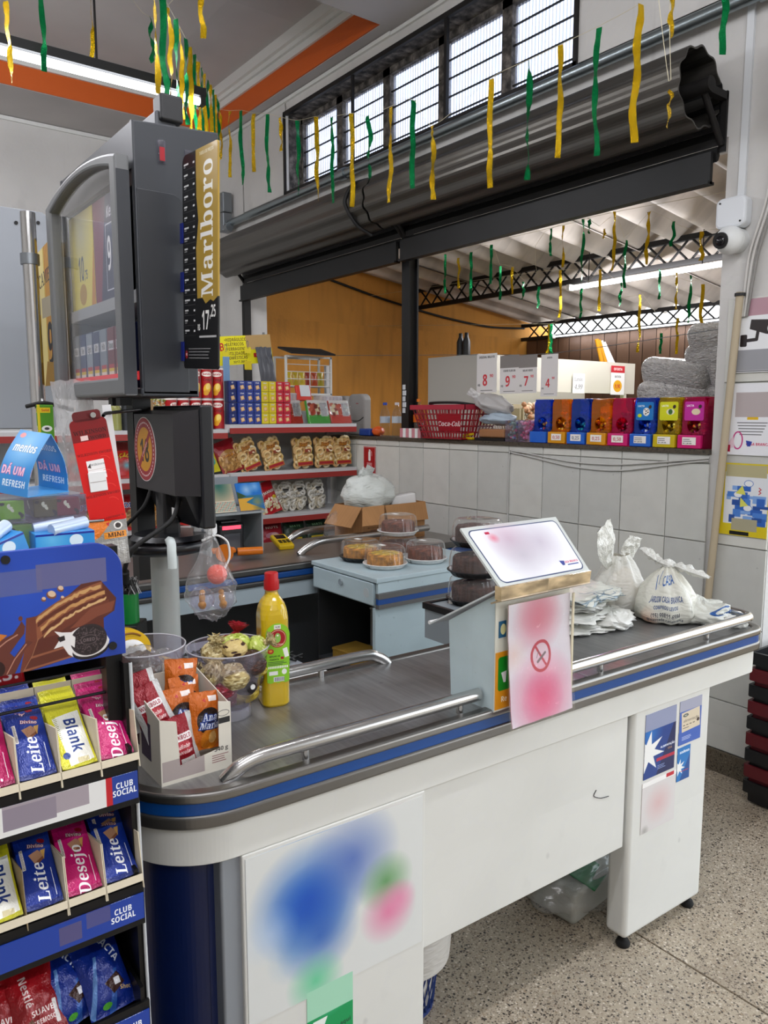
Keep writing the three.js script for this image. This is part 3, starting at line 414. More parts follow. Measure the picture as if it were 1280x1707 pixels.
    poly(g, '#e4e1df', [[92, 142], [104, 146], [118, 148], [130, 142], [168, 150], [178, 172], [174, 188], [150, 198], [128, 198], [112, 186], [104, 170], [90, 172], [98, 160], [104, 158]]); poly(g, '#231a1c', [[96, 154], [107, 152], [108, 160], [100, 162]]);
    ell(g, '#1c1517', 147, 184, 29, 16, -0.12); ell(g, '#dcd8d5', 147, 178, 29, 17, -0.12); ell(g, '#241c1e', 145, 166, 29, 27, -0.1);
    for (let i = 0; i < 70; i++) { const a = i / 70 * 6.28; line(g, '#43383a', 0.7, [[145 + Math.cos(a) * 26, 166 + Math.sin(a) * 24], [145 + Math.cos(a) * 28.6, 166 + Math.sin(a) * 26.6]]); } for (let i = 0; i < 150; i++) { const a = r() * 6.28, k = 0.4 + 0.46 * r(); ell(g, '#5b4d4f', 145 + Math.cos(a) * 29 * k, 166 + Math.sin(a) * 27 * k, 1.3, 0.8, a); }
    ring(g, '#6f6062', 1, 145, 166, 13, 8); tx(g, 'OREO', 145, 166.5, 8, '#7d6e70', { sx: 0.9 }); poly(g, '#e4e1df', [[116, 150], [124, 158], [122, 176], [114, 168]]);
  });
  const head = new THREE.Shape(); head.moveTo(0, 0); head.lineTo(0.545, 0); head.lineTo(0.545, 0.13); head.absarc(0.5, 0.13, 0.045, 0, PI / 2); head.lineTo(0, 0.175);
  P(t, 'header_panel', fit(extrude(head, 0.008, 0.001, 16)).rotateY(PI / 2), std(0xffffff, 0.35, 0, { map: art }), [0.045, 1.236, Z1]);
  for (const z of [Z0 + 0.02, -0.085]) P(t, 'screw', at(cyl(0.006, 0.005, 14), [0, 0, 0], [0, 0, PI / 2]), M.black, [0.054, z < -0.2 ? 1.252 : 1.4, z]);
  const social = (g, x, y, k) => { tx(g, 'CLUB', x, y - 9 * k, 24 * k, '#fff', { sx: 0.8 }); tx(g, 'SOCIAL', x, y + 12 * k, 24 * k, '#fff', { sx: 0.8 }); };
  const strips = [print(1536, 122, (g, w, h) => { fill(g, '#e6e6e4', 0, 0, w, h); fill(g, '#a59aa2', 1000, 0, 330, 84); fill(g, '#8f8592', 1000, 10, 200, 90); fill(g, '#c01f2a', 1400, 0, 26, h); fill(g, '#213f96', 1426, 0, 110, h); social(g, 1478, 58, 1.55); }, 0.4), print(1536, 120, (g, w, h) => { fill(g, '#1d3f9e', 0, 0, w, h); fill(g, '#4d4f88', 1290, 0, 100, 70); fill(g, '#54507f', 1180, 20, 90, 80); social(g, 1444, 60, 1.6); }, 0.4), print(1536, 122, (g, w, h) => { fill(g, '#1d3f9e', 0, 0, w, h); tx(g, 'ER', 1380, 70, 44, '#cfd8ee'); social(g, 1462, 60, 1.6); }, 0.4)];
  // trays: lips at three heights; price strips on the lips
  [[1.011, 0.043], [0.814, 0.042], [0.617, 0.045]].forEach(([y, h], i) => {
    const f = 0.082 + (i === 0 ? 0.0 : 0.004 * i);
    const tr = P(t, 'tray', join([at(box(0.3, 0.006, W), [f - 0.15, y + 0.045, mid], [0, 0, -0.1]), at(box(0.006, 0.068, W), [f, y + 0.03, mid]), at(box(0.3, 0.075, 0.006), [f - 0.15, y + 0.05, Z0 + 0.01])]), blk);
    P(tr, 'price_strip', box(W - 0.004, h, 0.002), strips[i], [f + 0.0045, y + 0.028, mid - 0.0], [0, PI / 2, 0]);
  });
  // open cartons of chocolate packs
  const pk = pouch(0.05, 0.112, 0.009, { crimp: 0.07, seed: 4, nx: 10, ny: 14 }), mats = {}, gloss = { bumpMap: crinkle, bumpScale: 0.0012 };
  for (const [k, bg, sd, w, o] of [['pink', '#c2146a', '#a40f57', 'Desejo', {}], ['deep pink', '#b60f5e', '#8f0c49', 'Desejo', { down: true }], ['blue', '#16328f', '#0f2470', 'Leite', {}], ['yellow', '#dbd62a', '#c4c01f', 'Blank', { yellow: true }]]) mats[k] = std(0xffffff, 0.28, 0.1, { map: packArt(bg, sd, w, o), ...gloss });
  const cartonM = std(0xd8cdb4, 0.75), cartonG = boxes([[0.056, 0.0016, 0.12, 0, 0, -0.06], [0.0012, 0.085, 0.12, 0.0285, 0.03, -0.06], [0.0012, 0.085, 0.12, -0.0285, 0.03, -0.06], [0.057, 0.125, 0.0014, 0, 0.06, -0.12], [0.057, 0.011, 0.0014, 0, 0.004, 0.0]]);
  const LEAN = [rad(-52), PI / 2, 0];
  const rows = [[1.08, -1.112, [['pink', -0.348, 'right-hand'], ['yellow', -0.292, 'yellow'], ['blue', -0.236, 'blue'], ['deep pink', -0.18, 'left-hand'], ['blue', -0.124, 'hidden'], ['yellow', -0.068, 'hidden']], 'upper'], [0.885, -1.108, [['blue', -0.345, 'right-hand'], ['pink', -0.29, 'pink'], ['blue', -0.235, 'left-hand'], ['yellow', -0.178, 'yellow'], ['pink', -0.122, 'hidden'], ['blue', -0.066, 'hidden']], 'middle']];
  for (const [y, x, cols, tray] of rows) for (const [kind, z, which] of cols) {
    if (which === 'hidden') continue;
    const name = which === kind ? kind : which + ' ' + kind;
    const c = thing('display_carton', `cream display carton of ${name} chocolate packs in the ${tray} tray`, 'carton', [x, y, z], LEAN.map((v, i) => i ? v : v + rad(52) - rad(12)));
    P(c, 'carton_body', cartonG, cartonM);
    for (let i = 0; i < 5; i++) {
      const p = single('chocolate_pack', `${name} chocolate pack in the ${tray} rack tray, ${['fifth from the front', 'fourth from the front', 'third from the front', 'just behind the front one', 'foremost'][i]}`, 'chocolate pack', pk, mats[kind], [x - 0.01 - 0.0185 * (4 - i), y + 0.008 + 0.0045 * (4 - i), z + (rnd() - 0.5) * 0.003], [rad(-50 - 1.5 * i + rnd() * 3), PI / 2 + (rnd() - 0.5) * 0.06, 0], `${name} chocolate packs in the ${tray} tray`);
      p.scale.set(1, 0.95 + 0.05 * i / 4, 1);
    }
  }
  // bags of wafers in the bottom tray
  const redBag = std(0xffffff, 0.3, 0.1, { map: ink(160, 240, (g, w, h) => { fill(g, '#8f0f17', 0, 0, w, h); blots(g, [[60, 60, 70, '190,30,40', 0.8]]); tx(g, 'Nestlé', 60, 80, 34, '#e9d8d4', { rot: PI / 2, sx: 0.9 }); tx(g, 'SUAVE', 96, 150, 24, '#f2e5e0'); tx(g, 'CREMOSO', 96, 176, 20, '#f2e5e0', { sx: 0.8 }); poly(g, '#6b3b22', [[10, 180], [60, 160], [74, 210], [20, 230]]); poly(g, '#c28a52', [[20, 190], [58, 174], [66, 196], [28, 212]]); fill(g, '#d8d0cc', 130, 130, 14, 70); }), ...gloss });
  const blueBag = std(0xffffff, 0.3, 0.1, { map: ink(160, 240, (g, w, h) => { fill(g, '#0d2a86', 0, 0, w, h); poly(g, '#5b86c4', [[0, 220], [60, 60], [70, 60], [14, 240]]); poly(g, '#2f5cae', [[60, 240], [110, 120], [124, 120], [84, 240]]); tx(g, 'LACTA', 120, 50, 34, '#dfe6f5', { rot: 1.2 }); poly(g, '#3a1a12', [[70, 150], [120, 130], [136, 170], [90, 190]]); fill(g, '#e5e5ea', 100, 146, 22, 22); ell(g, '#57b03a', 60, 214, 16, 10); tx(g, 'Shot', 134, 186, 18, '#e7c27a', { rot: 0.3 }); }), ...gloss });
  const bagG = pouch(0.075, 0.115, 0.03, { seed: 8, wrinkle: 0.2 });
  [[-0.33, blueBag, 'dark blue chocolate bag at the right end of the bottom tray', 0.15], [-0.282, blueBag, 'dark blue chocolate bag leaning left of another one in the bottom tray', 0.3], [-0.225, redBag, 'red wafer bag beside the blue bags in the bottom tray', 0.1], [-0.165, redBag, 'red wafer bag with a white name near the middle of the bottom tray', -0.1], [-0.11, redBag, 'leftmost red wafer bag in the bottom tray', 0.1]].forEach(([z, m, lab, tw], i) => single('candy_bag', lab, 'candy bag', bagG, m, [-1.135 - 0.012 * (i % 2), 0.664, z], [rad(-42), PI / 2 + tw * 0.4, tw * 0.5]));
  // red lozenge box behind the crossbar
  const hb = thing('candy_box', 'red lozenge box with white lettering behind the rack crossbar', 'box', [-1.34, 1.185, -0.195], [0, PI / 2 - 0.2, 0.1]); P(hb, 'body', rbox(0.14, 0.07, 0.05, 0.002), M.red); P(hb, 'print', box(0.136, 0.066, 0.0008), print(140, 70, (g, w, h) => { fill(g, '#a3121c', 0, 0, w, h); tx(g, 'HALLS.', 84, 36, 32, '#f3e9e7'); }), [0, 0, 0.0255]);
}
// ---------- near end of the counter ----------
{
  // bottle of yellow sauce
  const t = thing('sauce_bottle', 'tall bottle of yellow sauce with a red cap and green label', 'bottle', [-1.618, TOP, -0.886], -0.28);
  const sec = (k, y, r) => { const o = roundRect(0.084 * k, 0.068 * k, r).getPoints(5); return o.map((p) => [p.x, y, p.y]); };
  const rings = [[0.9, 0, 0.02], [1, 0.006, 0.02], [1, 0.216, 0.02], [0.985, 0.228, 0.024], [0.94, 0.24, 0.028], [0.84, 0.251, 0.027], [0.68, 0.26, 0.022], [0.53, 0.267, 0.018], [0.44, 0.273, 0.0149], [0.41, 0.278, 0.0139]].map(([k, y, r]) => sec(k, y, Math.min(r, 0.034 * k - 0.0002)));
  const body = (list, k) => { const pos = [], n = list[0].length; for (let i = 0; i < list.length - 1; i++) for (let j = 0; j < n; j++) { const a = list[i][j], b = list[i][(j + 1) % n], c = list[i + 1][j], d = list[i + 1][(j + 1) % n]; pos.push(...a, ...c, ...b, ...b, ...c, ...d); } const e = list[list.length - 1], f = list[0]; for (let j = 1; j < n - 1; j++) pos.push(...e[0], ...e[j + 1], ...e[j], ...f[0], ...f[j], ...f[j + 1]); const q = new THREE.BufferGeometry(); q.setAttribute('position', new THREE.Float32BufferAttribute(pos.map((v, i) => (i % 3 === 1 ? v : v * k)), 3)); q.setAttribute('uv', new THREE.Float32BufferAttribute(new Array(pos.length / 3 * 2).fill(0), 2)); q.computeVertexNormals(); return q; };
  P(t, 'bottle_body', body(rings, 1), phys(0xccab02, 0.3, { clearcoat: 1, clearcoatRoughness: 0.06, specularIntensity: 0.6 }));
  P(t, 'neck_glass', lathe([[0.0165, 0.27], [0.0165, 0.282], [0.015, 0.284]], 24), clear(0xf2ead0, 0.05)); P(t, 'neck_filling', cyl(0.014, 0.02, 20), std(0xd9c27a, 0.4), [0, 0.276, 0]);
  const cap = [[0, 0.325], [0.0145, 0.325], [0.0165, 0.323], [0.0165, 0.308], [0.0185, 0.306], [0.0185, 0.284], [0.0155, 0.282], [0, 0.282]]; P(t, 'cap', lathe(cap.reverse(), 36), std(0xb40d14, 0.35));
  const lab = new THREE.Shape(); lab.moveTo(-0.024, -0.062); for (let i = 0; i <= 6; i++) lab.lineTo(-0.024 + i * 0.008, -0.062 - (i % 2) * 0.003); lab.lineTo(0.026, 0.04); lab.absellipse(0, 0.04, 0.026, 0.024, 0, PI); lab.lineTo(-0.026, 0.04);
  P(t, 'label', fit(extrude(lab, 0.0012, 0, 10)).rotateY(PI / 2), print(170, 340, (g, w, h) => { fill(g, '#8cc828', 0, 0, w, h); ell(g, '#a3121a', 85, 84, 62, 52); ring(g, '#e8d7b0', 3, 85, 84, 55, 45); ell(g, '#8fbf5a', 85, 82, 22, 28); ell(g, '#f4efe0', 85, 68, 7, 5); tx(g, 'Molho de Pimenta', 85, 118, 11, '#f3e6c8', { sx: 0.8 }); fill(g, '#e9e6dd', 60, 8, 48, 24); tx(g, '14,90', 84, 20, 14, '#444'); ell(g, '#c4301f', 34, 156, 22, 14); ell(g, '#e8a13a', 34, 154, 12, 7); tx(g, 'MOLHO DE', 62, 184, 15, '#0f2c0a'); tx(g, 'PIMENTA', 58, 202, 15, '#0f2c0a'); fill(g, '#a3121a', 104, 190, 22, 14); poly(g, '#f4f4ee', [[118, 146], [150, 138], [164, 190], [134, 196]]); lines(g, '#123', 14, 216, 140, 3, 8, 3, rnd); for (let i = 0; i < 12; i++) ell(g, '#eef0e0', 18 + i * 12, 248, 5, 8); fill(g, '#f2f2ee', 20, 270, 62, 22); ell(g, '#f2f2ee', 128, 276, 18, 16); fill(g, '#f2f2ee', 52, 304, 76, 26); for (let i = 0; i < 18; i++) fill(g, '#223', 56 + i * 4, 306, 1 + (i * 7 % 3), 22); }, 0.45), [0.0422, 0.135, -0.003]).scale.set(1, 1.14, 1.12);
  // clear buckets
  const bucketPts = (h, r0, r1) => [[r0 - 0.004, 0.0], [r0, 0.002], [r0 + 0.001, 0.024], [r0 - 0.002, 0.028], [r0 + 0.004, 0.036], [r0 + (r1 - r0) * 0.45, h * 0.42], [r0 + (r1 - r0) * 0.8, h * 0.75], [r1, h], [r1 - 0.0025, h], [r0 + (r1 - r0) * 0.8 - 0.003, h * 0.75], [r0 + (r1 - r0) * 0.45 - 0.003, h * 0.42], [r0, 0.038], [0, 0.034]];
  const cup = thing('clear_bucket', 'clear plastic bucket full of wrapped gift sweets beside the sauce bottle', 'bucket', [-1.606, TOP, -0.762], 0);
  P(cup, 'bucket_rim', at(new THREE.TorusGeometry(0.0955, 0.0017, 8, 64), [0, 0.168, 0], [PI / 2, 0, 0]), phys(0xf2f2f6, 0.1, { transmission: 0.6, thickness: 0 })); P(cup, 'bucket_foot', lathe([[0.0455, 0], [0.0505, 0.001], [0.0512, 0.024], [0.047, 0.026]], 48), phys(0xe2e2ea, 0.1, { transmission: 0.75, thickness: 0 })); P(cup, 'bucket_body', lathe(bucketPts(0.168, 0.05, 0.096), 48), M.acrylic);
  const cup2 = thing('clear_bucket', 'clear plastic bucket at the near end, holding a yellow-lidded tub and a cookie bag', 'bucket', [-1.625, TOP, -0.572], 0);
  P(cup2, 'bucket_rim', at(new THREE.TorusGeometry(0.0875, 0.0017, 8, 64), [0, 0.2, 0], [PI / 2, 0, 0]), phys(0xf2f2f6, 0.1, { transmission: 0.6, thickness: 0 })); P(cup2, 'bucket_body', lathe(bucketPts(0.2, 0.05, 0.088), 48), M.acrylic);
  // wrapped sweets: a lump of each look, twisted wrap on top
  const spots = (base, dot, n, s) => print(128, 128, (g, w) => { fill(g, base, 0, 0, w, w); const r = seeded(n); for (let i = 0; i < n; i++) ell(g, Array.isArray(dot) ? dot[i % dot.length] : dot, r() * w, r() * w, s * (0.5 + r()), s * (0.4 + 0.6 * r()), r() * 3); }, 0.35, { bumpMap: crinkle, bumpScale: 0.003 });
  const nutty = spots('#b9a36b', ['#e8dcae', '#8a7440', '#d6c791'], 420, 4), crim = spots('#7d1226', ['#b32a44', '#e0a6ae', '#560a18'], 300, 2.4), choc = spots('#3a2018', ['#5d382a', '#241210'], 300, 2.6), yel = spots('#b59a26', ['#d1bd55', '#8d7618'], 120, 5), lime = spots('#b9c95a', ['#dfe39a', '#8fa12d'], 120, 5), dotty = spots('#d6be7c', '#3a1c14', 26, 6), red = std(0xa01020, 0.2, 0.3, { bumpMap: crinkle, bumpScale: 0.004 });
  const wrap = (r) => { const p = []; for (let i = 0; i <= 10; i++) p.push([Math.max(0.0015, r * (0.22 + 0.8 * Math.pow(Math.abs(i / 10 - 0.3), 0.8))), i / 10 * r * 1.1]); const q = lathe(p, 22), a = q.attributes.position; for (let i = 0; i < a.count; i++) { const x = a.getX(i), z = a.getZ(i), an = Math.atan2(z, x), k = 1 + 0.35 * Math.sin(an * 9) * (a.getY(i) / r); a.setX(i, x * k); a.setZ(i, z * k); } q.computeVertexNormals(); return q; };
  const sweet = (lab, mat, p, s, o = {}) => { s *= 1.13; const q = thing('wrapped_sweet', lab, 'sweet', [cup.position.x + p[0], TOP + p[1], cup.position.z + p[2]], o.r ?? [0, 0, 0], o.group); P(q, 'sweet_body', lump(s, s * (o.flat ?? 0.85), s, { seed: o.seed ?? 1, amp: 0.12, fine: 0.06 }), mat); if (o.twist) P(q, 'wrapper_twist', wrap(s * 0.75), o.tm ?? mat, [0, s * 0.72, 0]); if (o.eye) { P(q, 'eye', at(cyl(0.013, 0.004, 18), [0, 0, 0], [0, 0, -PI / 2]), std(0x1a1010, 0.3), [s * 0.96, 0, 0]); P(q, 'eye_glint', at(cyl(0.006, 0.003, 14), [0, 0, 0], [0, 0, -PI / 2]), M.white, [s * 0.96 + 0.003, 0.002, -0.002]); } return q; };
  sweet('cream wrapped sweet with a pleated twist standing at the left rim of the bucket', nutty, [0.005, 0.158, 0.038], 0.026, { twist: true, seed: 3, r: [0.25, 0.4, -0.4] });
  sweet('nut-crusted sweet pressed against the bucket front, left of the dark chocolate one', nutty, [0.055, 0.112, 0.012], 0.032, { seed: 5, r: [0, 1, 0] });
  sweet('pleated pale sweet at the left wall of the bucket', nutty, [0.03, 0.12, 0.05], 0.026, { twist: true, seed: 9, r: [1.2, 0.4, 0.3] });
  sweet('dark chocolate sweet with a ring mark, high at the bucket front', choc, [0.052, 0.133, -0.03], 0.032, { seed: 7 });
  sweet('pale green sweet on top of the pile in the bucket', lime, [0.005, 0.17, -0.018], 0.03, { seed: 12, flat: 0.7 });
  sweet('cream sweet with dark dots in the middle of the pile top', dotty, [0.035, 0.168, 0.0], 0.026, { seed: 15, flat: 0.75 });
  sweet('shiny red foil sweet at the back of the pile', red, [-0.03, 0.158, -0.03], 0.03, { twist: true, seed: 2, r: [-0.2, 0, -0.1], flat: 0.7 });
  sweet('yellowish sweet with a gold twist leaning over the right rim', lime, [0.03, 0.16, -0.062], 0.024, { twist: true, seed: 21, r: [-1.0, -0.5, -0.2], tm: nutty });
  sweet('crimson sugared sweet low at the left of the bucket', crim, [0.03, 0.088, 0.028], 0.034, { seed: 4 });
  sweet('crimson sweet with pale specks at the bottom left of the bucket', crim, [0.012, 0.056, 0.018], 0.032, { seed: 6 });
  sweet('brown sweet with a black and white eye in the bucket front', choc, [0.042, 0.082, -0.022], 0.026, { seed: 8, eye: true });
  sweet('large yellow sweet at the bottom of the bucket', yel, [0.02, 0.06, -0.026], 0.032, { seed: 10 });
  sweet('flat yellow sweet lying across the right of the bucket', yel, [0.03, 0.105, -0.052], 0.026, { seed: 11, flat: 0.5 });
  sweet('dark wrapped sweet at the right wall of the bucket', choc, [0.012, 0.085, -0.056], 0.024, { seed: 13 });
  // in the second bucket
  const tub = thing('snack_tub', 'yellow-rimmed tub with a white lid leaning in the near bucket', 'tub', [-1.612, TOP + 0.196, -0.535], [0, PI / 2 - 0.1, 0]);
  P(tub, 'tub_body', at(lathe([[0, 0], [0.04, 0], [0.044, 0.03], [0.046, 0.05], [0.046, 0.054], [0, 0.054]], 36), [0, 0, -0.055], [PI / 2, 0, 0]), std(0xe0b416, 0.4));
  P(tub, 'lid', at(lathe([[0, 0.004], [0.014, 0.004], [0.018, 0.008], [0.026, 0.008], [0.029, 0.004], [0.034, 0.003], [0.034, 0], [0, 0]], 36), [0.002, -0.008, 0], [PI / 2, 0, 0]), M.white);
  P(tub, 'rim_lettering', new THREE.TorusGeometry(0.0395, 0.0022, 6, 20, 1.6), std(0x8a5a12, 0.5), [0, 0, 0.0], [0, 0, 0.9]);
  const ck = thing('cookie_bag', 'clear bag of dark cookies in the near bucket', 'bag', [-1.57, TOP + 0.145, -0.545], [0.1, 1.2, 0.5]); P(ck, 'cookies', lump(0.05, 0.042, 0.036, { seed: 31, fine: 0.2 }), spots('#3b2b26', ['#57443c', '#2a1c18'], 300, 3), [0, 0.015, 0]); P(ck, 'bag_film', lump(0.055, 0.054, 0.042, { seed: 32, fine: 0.15 }), M.film, [0, 0.02, 0]);
  const wb = thing('sweet_bag', 'clear wrapped pale sweet at the right of the near bucket', 'bag', [-1.64, TOP + 0.13, -0.62], [0, 0.3, 0]); P(wb, 'sweet_body', lump(0.03, 0.03, 0.03, { seed: 41 }), nutty); P(wb, 'bag_film', lump(0.036, 0.042, 0.036, { seed: 42, fine: 0.2 }), M.film, [0, 0.006, 0]);
  // carton of packed cakes
  const cb = thing('display_carton', 'white cut-out display carton of single cakes on the counter corner', 'carton', [-1.442, TOP, -0.573], [0, PI / 2, 0]);
  const cf = new THREE.Shape(); cf.moveTo(-0.073, 0); cf.lineTo(0.073, 0); cf.lineTo(0.073, 0.136); cf.lineTo(0.047, 0.142); cf.lineTo(0.046, 0.045); cf.lineTo(-0.035, 0.032); cf.lineTo(-0.04, 0.122); cf.lineTo(-0.073, 0.132); cf.lineTo(-0.073, 0);
  const side = shape([[-0.085, 0], [0.083, 0], [0.083, 0.132], [-0.085, 0.165]]);
  P(cb, 'front_panel', fit(extrude(cf, 0.002)), print(220, 220, (g, w, h) => { fill(g, '#d8d2c4', 0, 0, w, h); fill(g, '#a99c98', 4, 146, 128, 62); lines(g, '#7a3a3e', 156, 168, 54, 4, 7, 2, rnd); tx(g, '540 g', 186, 150, 18, '#33302c'); ring(g, '#444', 1.5, 196, 40, 18, 9); fill(g, '#222', 180, 54, 36, 18); }, 0.65), [0, 0, 0.083]);
  for (const s of [-1, 1]) P(cb, 'side_panel', extrude(side, 0.002).rotateY(-PI / 2), s > 0 ? std(0xd3cdbf, 0.65) : std(0xd3cdbf, 0.65), [s * 0.073 + (s < 0 ? 0.002 : 0), 0, 0]);
  P(cb, 'back_panel', box(0.146, 0.165, 0.002), std(0xcfc8ba, 0.7), [0, 0.083, -0.084]); P(cb, 'bottom', box(0.146, 0.002, 0.166), std(0xcfc8ba, 0.7), [0, 0.001, 0]);
  P(cb, 'side_print', box(0.0006, 0.075, 0.05), std(0x2b1238, 0.6), [-0.0735, 0.07, 0.01]); P(cb, 'side_print', box(0.0006, 0.07, 0.04), std(0x3d1420, 0.6), [-0.0735, 0.08, -0.048]);
  const wick = std(0xffffff, 0.3, 0.15, { bumpMap: crinkle, bumpScale: 0.002, map: ink(160, 200, (g, w, h) => { fill(g, '#c9c8c6', 0, 0, w, h); fill(g, '#8e1322', 26, 0, 108, h); g.strokeStyle = '#f3ecec'; tx(g, 'WICKBOLD', 80, 72, 20, '#8e1322', { stroke: '#f3ecec', lw: 12 }); ell(g, '#b5343f', 80, 110, 44, 24); tx(g, 'Bolinho', 80, 104, 18, '#f3e3e0', { style: 'italic bold', font: 'serif' }); tx(g, 'Chocolate', 80, 124, 18, '#f3e3e0', { style: 'italic bold', font: 'serif' }); fill(g, '#e9e6e2', 60, 148, 70, 20); }) });
  const ana = std(0xffffff, 0.3, 0.1, { bumpMap: crinkle, bumpScale: 0.002, map: ink(160, 240, (g, w, h) => { fill(g, '#c2600f', 0, 0, w, h); ell(g, '#24140f', 92, 120, 66, 54); ell(g, '#d07a16', 100, 196, 50, 44); ell(g, '#e3b26a', 112, 190, 22, 26); tx(g, 'Ana', 92, 106, 40, '#e9eefc', { stroke: '#24408f', lw: 9, font: 'serif', style: 'italic bold' }); tx(g, 'Maria', 92, 140, 38, '#e9eefc', { stroke: '#24408f', lw: 9, font: 'serif', style: 'italic bold' }); fill(g, '#efe4e0', 92, 20, 46, 22); poly(g, '#b3202a', [[60, 36], [74, 28], [78, 44]]); }) });
  const pkG = pouch(0.07, 0.115, 0.03, { seed: 14, wrinkle: 0.18, nx: 12, ny: 16 });
  const pack = (lab, mat, x, y, z, r, group) => single('cake_pack', lab, 'cake pack', pkG, mat, [x, TOP + y, z], r, group);
  pack('wine-red and silver cake pack at the left of the carton, foremost', wick, -1.41, 0.07, -0.533, [-0.35, PI / 2 - 0.25, 0.38]);
  pack('wine-red and silver cake pack behind the foremost one', wick, -1.452, 0.082, -0.522, [-0.25, PI / 2 - 0.2, 0.25]);
  pack('wine-red and silver cake pack lying low in the carton cut-out', wick, -1.385, 0.003, -0.562, [-0.15, PI / 2, 0.15]);
  pack('orange cake pack with a dark oval, standing right in the carton', ana, -1.392, 0.035, -0.604, [-0.18, PI / 2 + 0.1, -0.12]);
  pack('orange cake pack tucked behind the right-hand one', ana, -1.415, 0.045, -0.575, [-0.3, PI / 2 - 0.1, 0.06]);
  pack('orange cake pack third from the front', ana, -1.445, 0.055, -0.595, [-0.3, PI / 2 + 0.15, -0.08]);
  pack('orange cake pack sticking up at the back of the carton', ana, -1.48, 0.085, -0.588, [-0.1, PI / 2 - 0.1, -0.1]);
  pack('orange cake pack at the back left, behind the red ones', ana, -1.5, 0.06, -0.527, [-0.1, PI / 2, 0.9]);
}
// ---------- cashier's corner: post, monitor, cigarette cabinet ----------
{
  const tb = thing('cashier_table', 'grey cashier table behind the counter carrying brushes and a wire grid', 'table', [-2.02, 0, -0.8], 0);
  P(tb, 'top', rbox(0.56, 0.025, 0.7, 0.004), M.greyPaint, [0, 0.85, 0]); for (const [x, z] of [[-0.25, -0.32], [-0.25, 0.32], [0.25, 0.32], [0.25, -0.32]]) P(tb, 'leg', box(0.035, 0.84, 0.035), M.greyPaint, [x, 0.42, z]);
  const gr = thing('wire_grid', 'black wire grid lying behind the bucket of sweets', 'grid', [-2.06, 0.868, -1.02], [0, 0.3, 0]);
  for (let i = 0; i < 8; i++) { P(gr, 'wire', bar([-0.16, 0, -0.1 + i * 0.03], [0.16, 0, -0.1 + i * 0.03], 0.003, 6), M.black); P(gr, 'wire', bar([-0.14 + i * 0.04, 0.004, -0.12], [-0.14 + i * 0.04, 0.004, 0.12], 0.003, 6), M.black); }
  const po = thing('monitor_stand', 'pale tube stand with a round black tray under the monitor', 'stand', [-1.9, 0.8625, -0.73], 0);
  P(po, 'tube', cyl(0.035, 0.39, 28), std(0xb9beba, 0.45, 0.1), [0, 0.195, 0]); P(po, 'base_plate', cyl(0.07, 0.012, 28), M.greyPaint, [0, 0.006, 0]);
  P(po, 'tray', lathe([[0, 0], [0.1, 0], [0.118, 0.008], [0.122, 0.016], [0.122, 0.026], [0.116, 0.03], [0.108, 0.024], [0, 0.022]], 44), M.satin, [0, 0.388, 0]);
  P(po, 'strap', tube([[0.13, 0.365, 0.03], [0.13, 0.385, 0.03], [0.128, 0.405, 0.03], [0.12, 0.424, 0.027], [0.09, 0.426, 0.02]], 0.012, 20, 6).scale(1, 1, 1), std(0xc9d2d0, 0.5));
  P(po, 'hook', tube([[0.1, 0.42, -0.06], [0.1, 0.43, -0.1], [0.1, 0.41, -0.13], [0.1, 0.37, -0.135], [0.1, 0.34, -0.12]], 0.003, 24, 6), M.white);
  const mo = thing('monitor', 'black monitor seen from behind with an age-limit sticker', 'monitor', [-1.905, 1.28, -0.75], [0, -0.03, 0]);
  const shell = new THREE.BoxGeometry(0.318, 0.21, 0.06, 1, 1, 1); { const p = shell.attributes.position; for (let i = 0; i < p.count; i++) if (p.getZ(i) > 0) p.setXY(i, p.getX(i) * 0.9, p.getY(i) * 0.93 - 0.004); shell.computeVertexNormals(); }
  P(mo, 'bezel', rbox(0.335, 0.3, 0.034, 0.006), M.satin, [0, 0.19, -0.04]); P(mo, 'screen', box(0.31, 0.27, 0.002), std(0x050507, 0.15), [0, 0.195, -0.058]);
  P(mo, 'housing', shell, std(0x1b181c, 0.38), [0, 0.225, 0.006]); P(mo, 'lower_housing', extrude(shape([[0, 0], [0.035, 0.085], [0, 0.085]]), 0.28).rotateY(-PI / 2).translate(0.14, 0, 0), M.satin, [0, 0.04, -0.024]);
  for (let i = 0; i < 6; i++) P(mo, 'vent', box(0.05, 0.0015, 0.002), M.black, [0.11, 0.315 - i * 0.0035, 0.034]);
  P(mo, 'neck', rbox(0.062, 0.15, 0.045, 0.008), M.satin, [-0.01, 0.08, 0.0]); P(mo, 'base', cyl(0.1, 0.012, 36, 0.09), M.satin, [0, 0.008, 0]);
  P(mo, 'label', box(0.03, 0.022, 0.001), M.white, [0.07, 0.075, 0.013]);
  P(mo, 'sticker', at(cyl(0.083, 0.0012, 44), [0, 0, 0], [PI / 2, 0, 0]), std(0xf0eeea, 0.4), [-0.062, 0.228, 0.0368]);
  P(mo, 'sticker_print', new THREE.CircleGeometry(0.081, 44), print(256, 256, (g, w) => { ell(g, '#a01526', 128, 128, 128); fill(g, '#a01526', 0, 0, w, w); ell(g, '#d99a10', 128, 128, 90); tx(g, '18', 128, 132, 130, '#241a12', { sx: 0.8 }); line(g, '#a01526', 22, [[66, 190], [190, 66]]); tx(g, 'É PROIBIDO', 128, 128, 15, '#f0dede', { rot: -PI / 4 }); for (let i = 0; i < 40; i++) { const a = i / 40 * 6.28; ell(g, '#f0dede', 128 + Math.cos(a) * 108, 128 + Math.sin(a) * 108, 4, 6, a); } }, 0.4), [-0.062, 0.228, 0.0378]);
  const cables = thing('monitor_cable', 'two black monitor cables hanging over the round tray', 'cable', [-1.91, 1.28, -0.755], [0, 0.2, 0]);
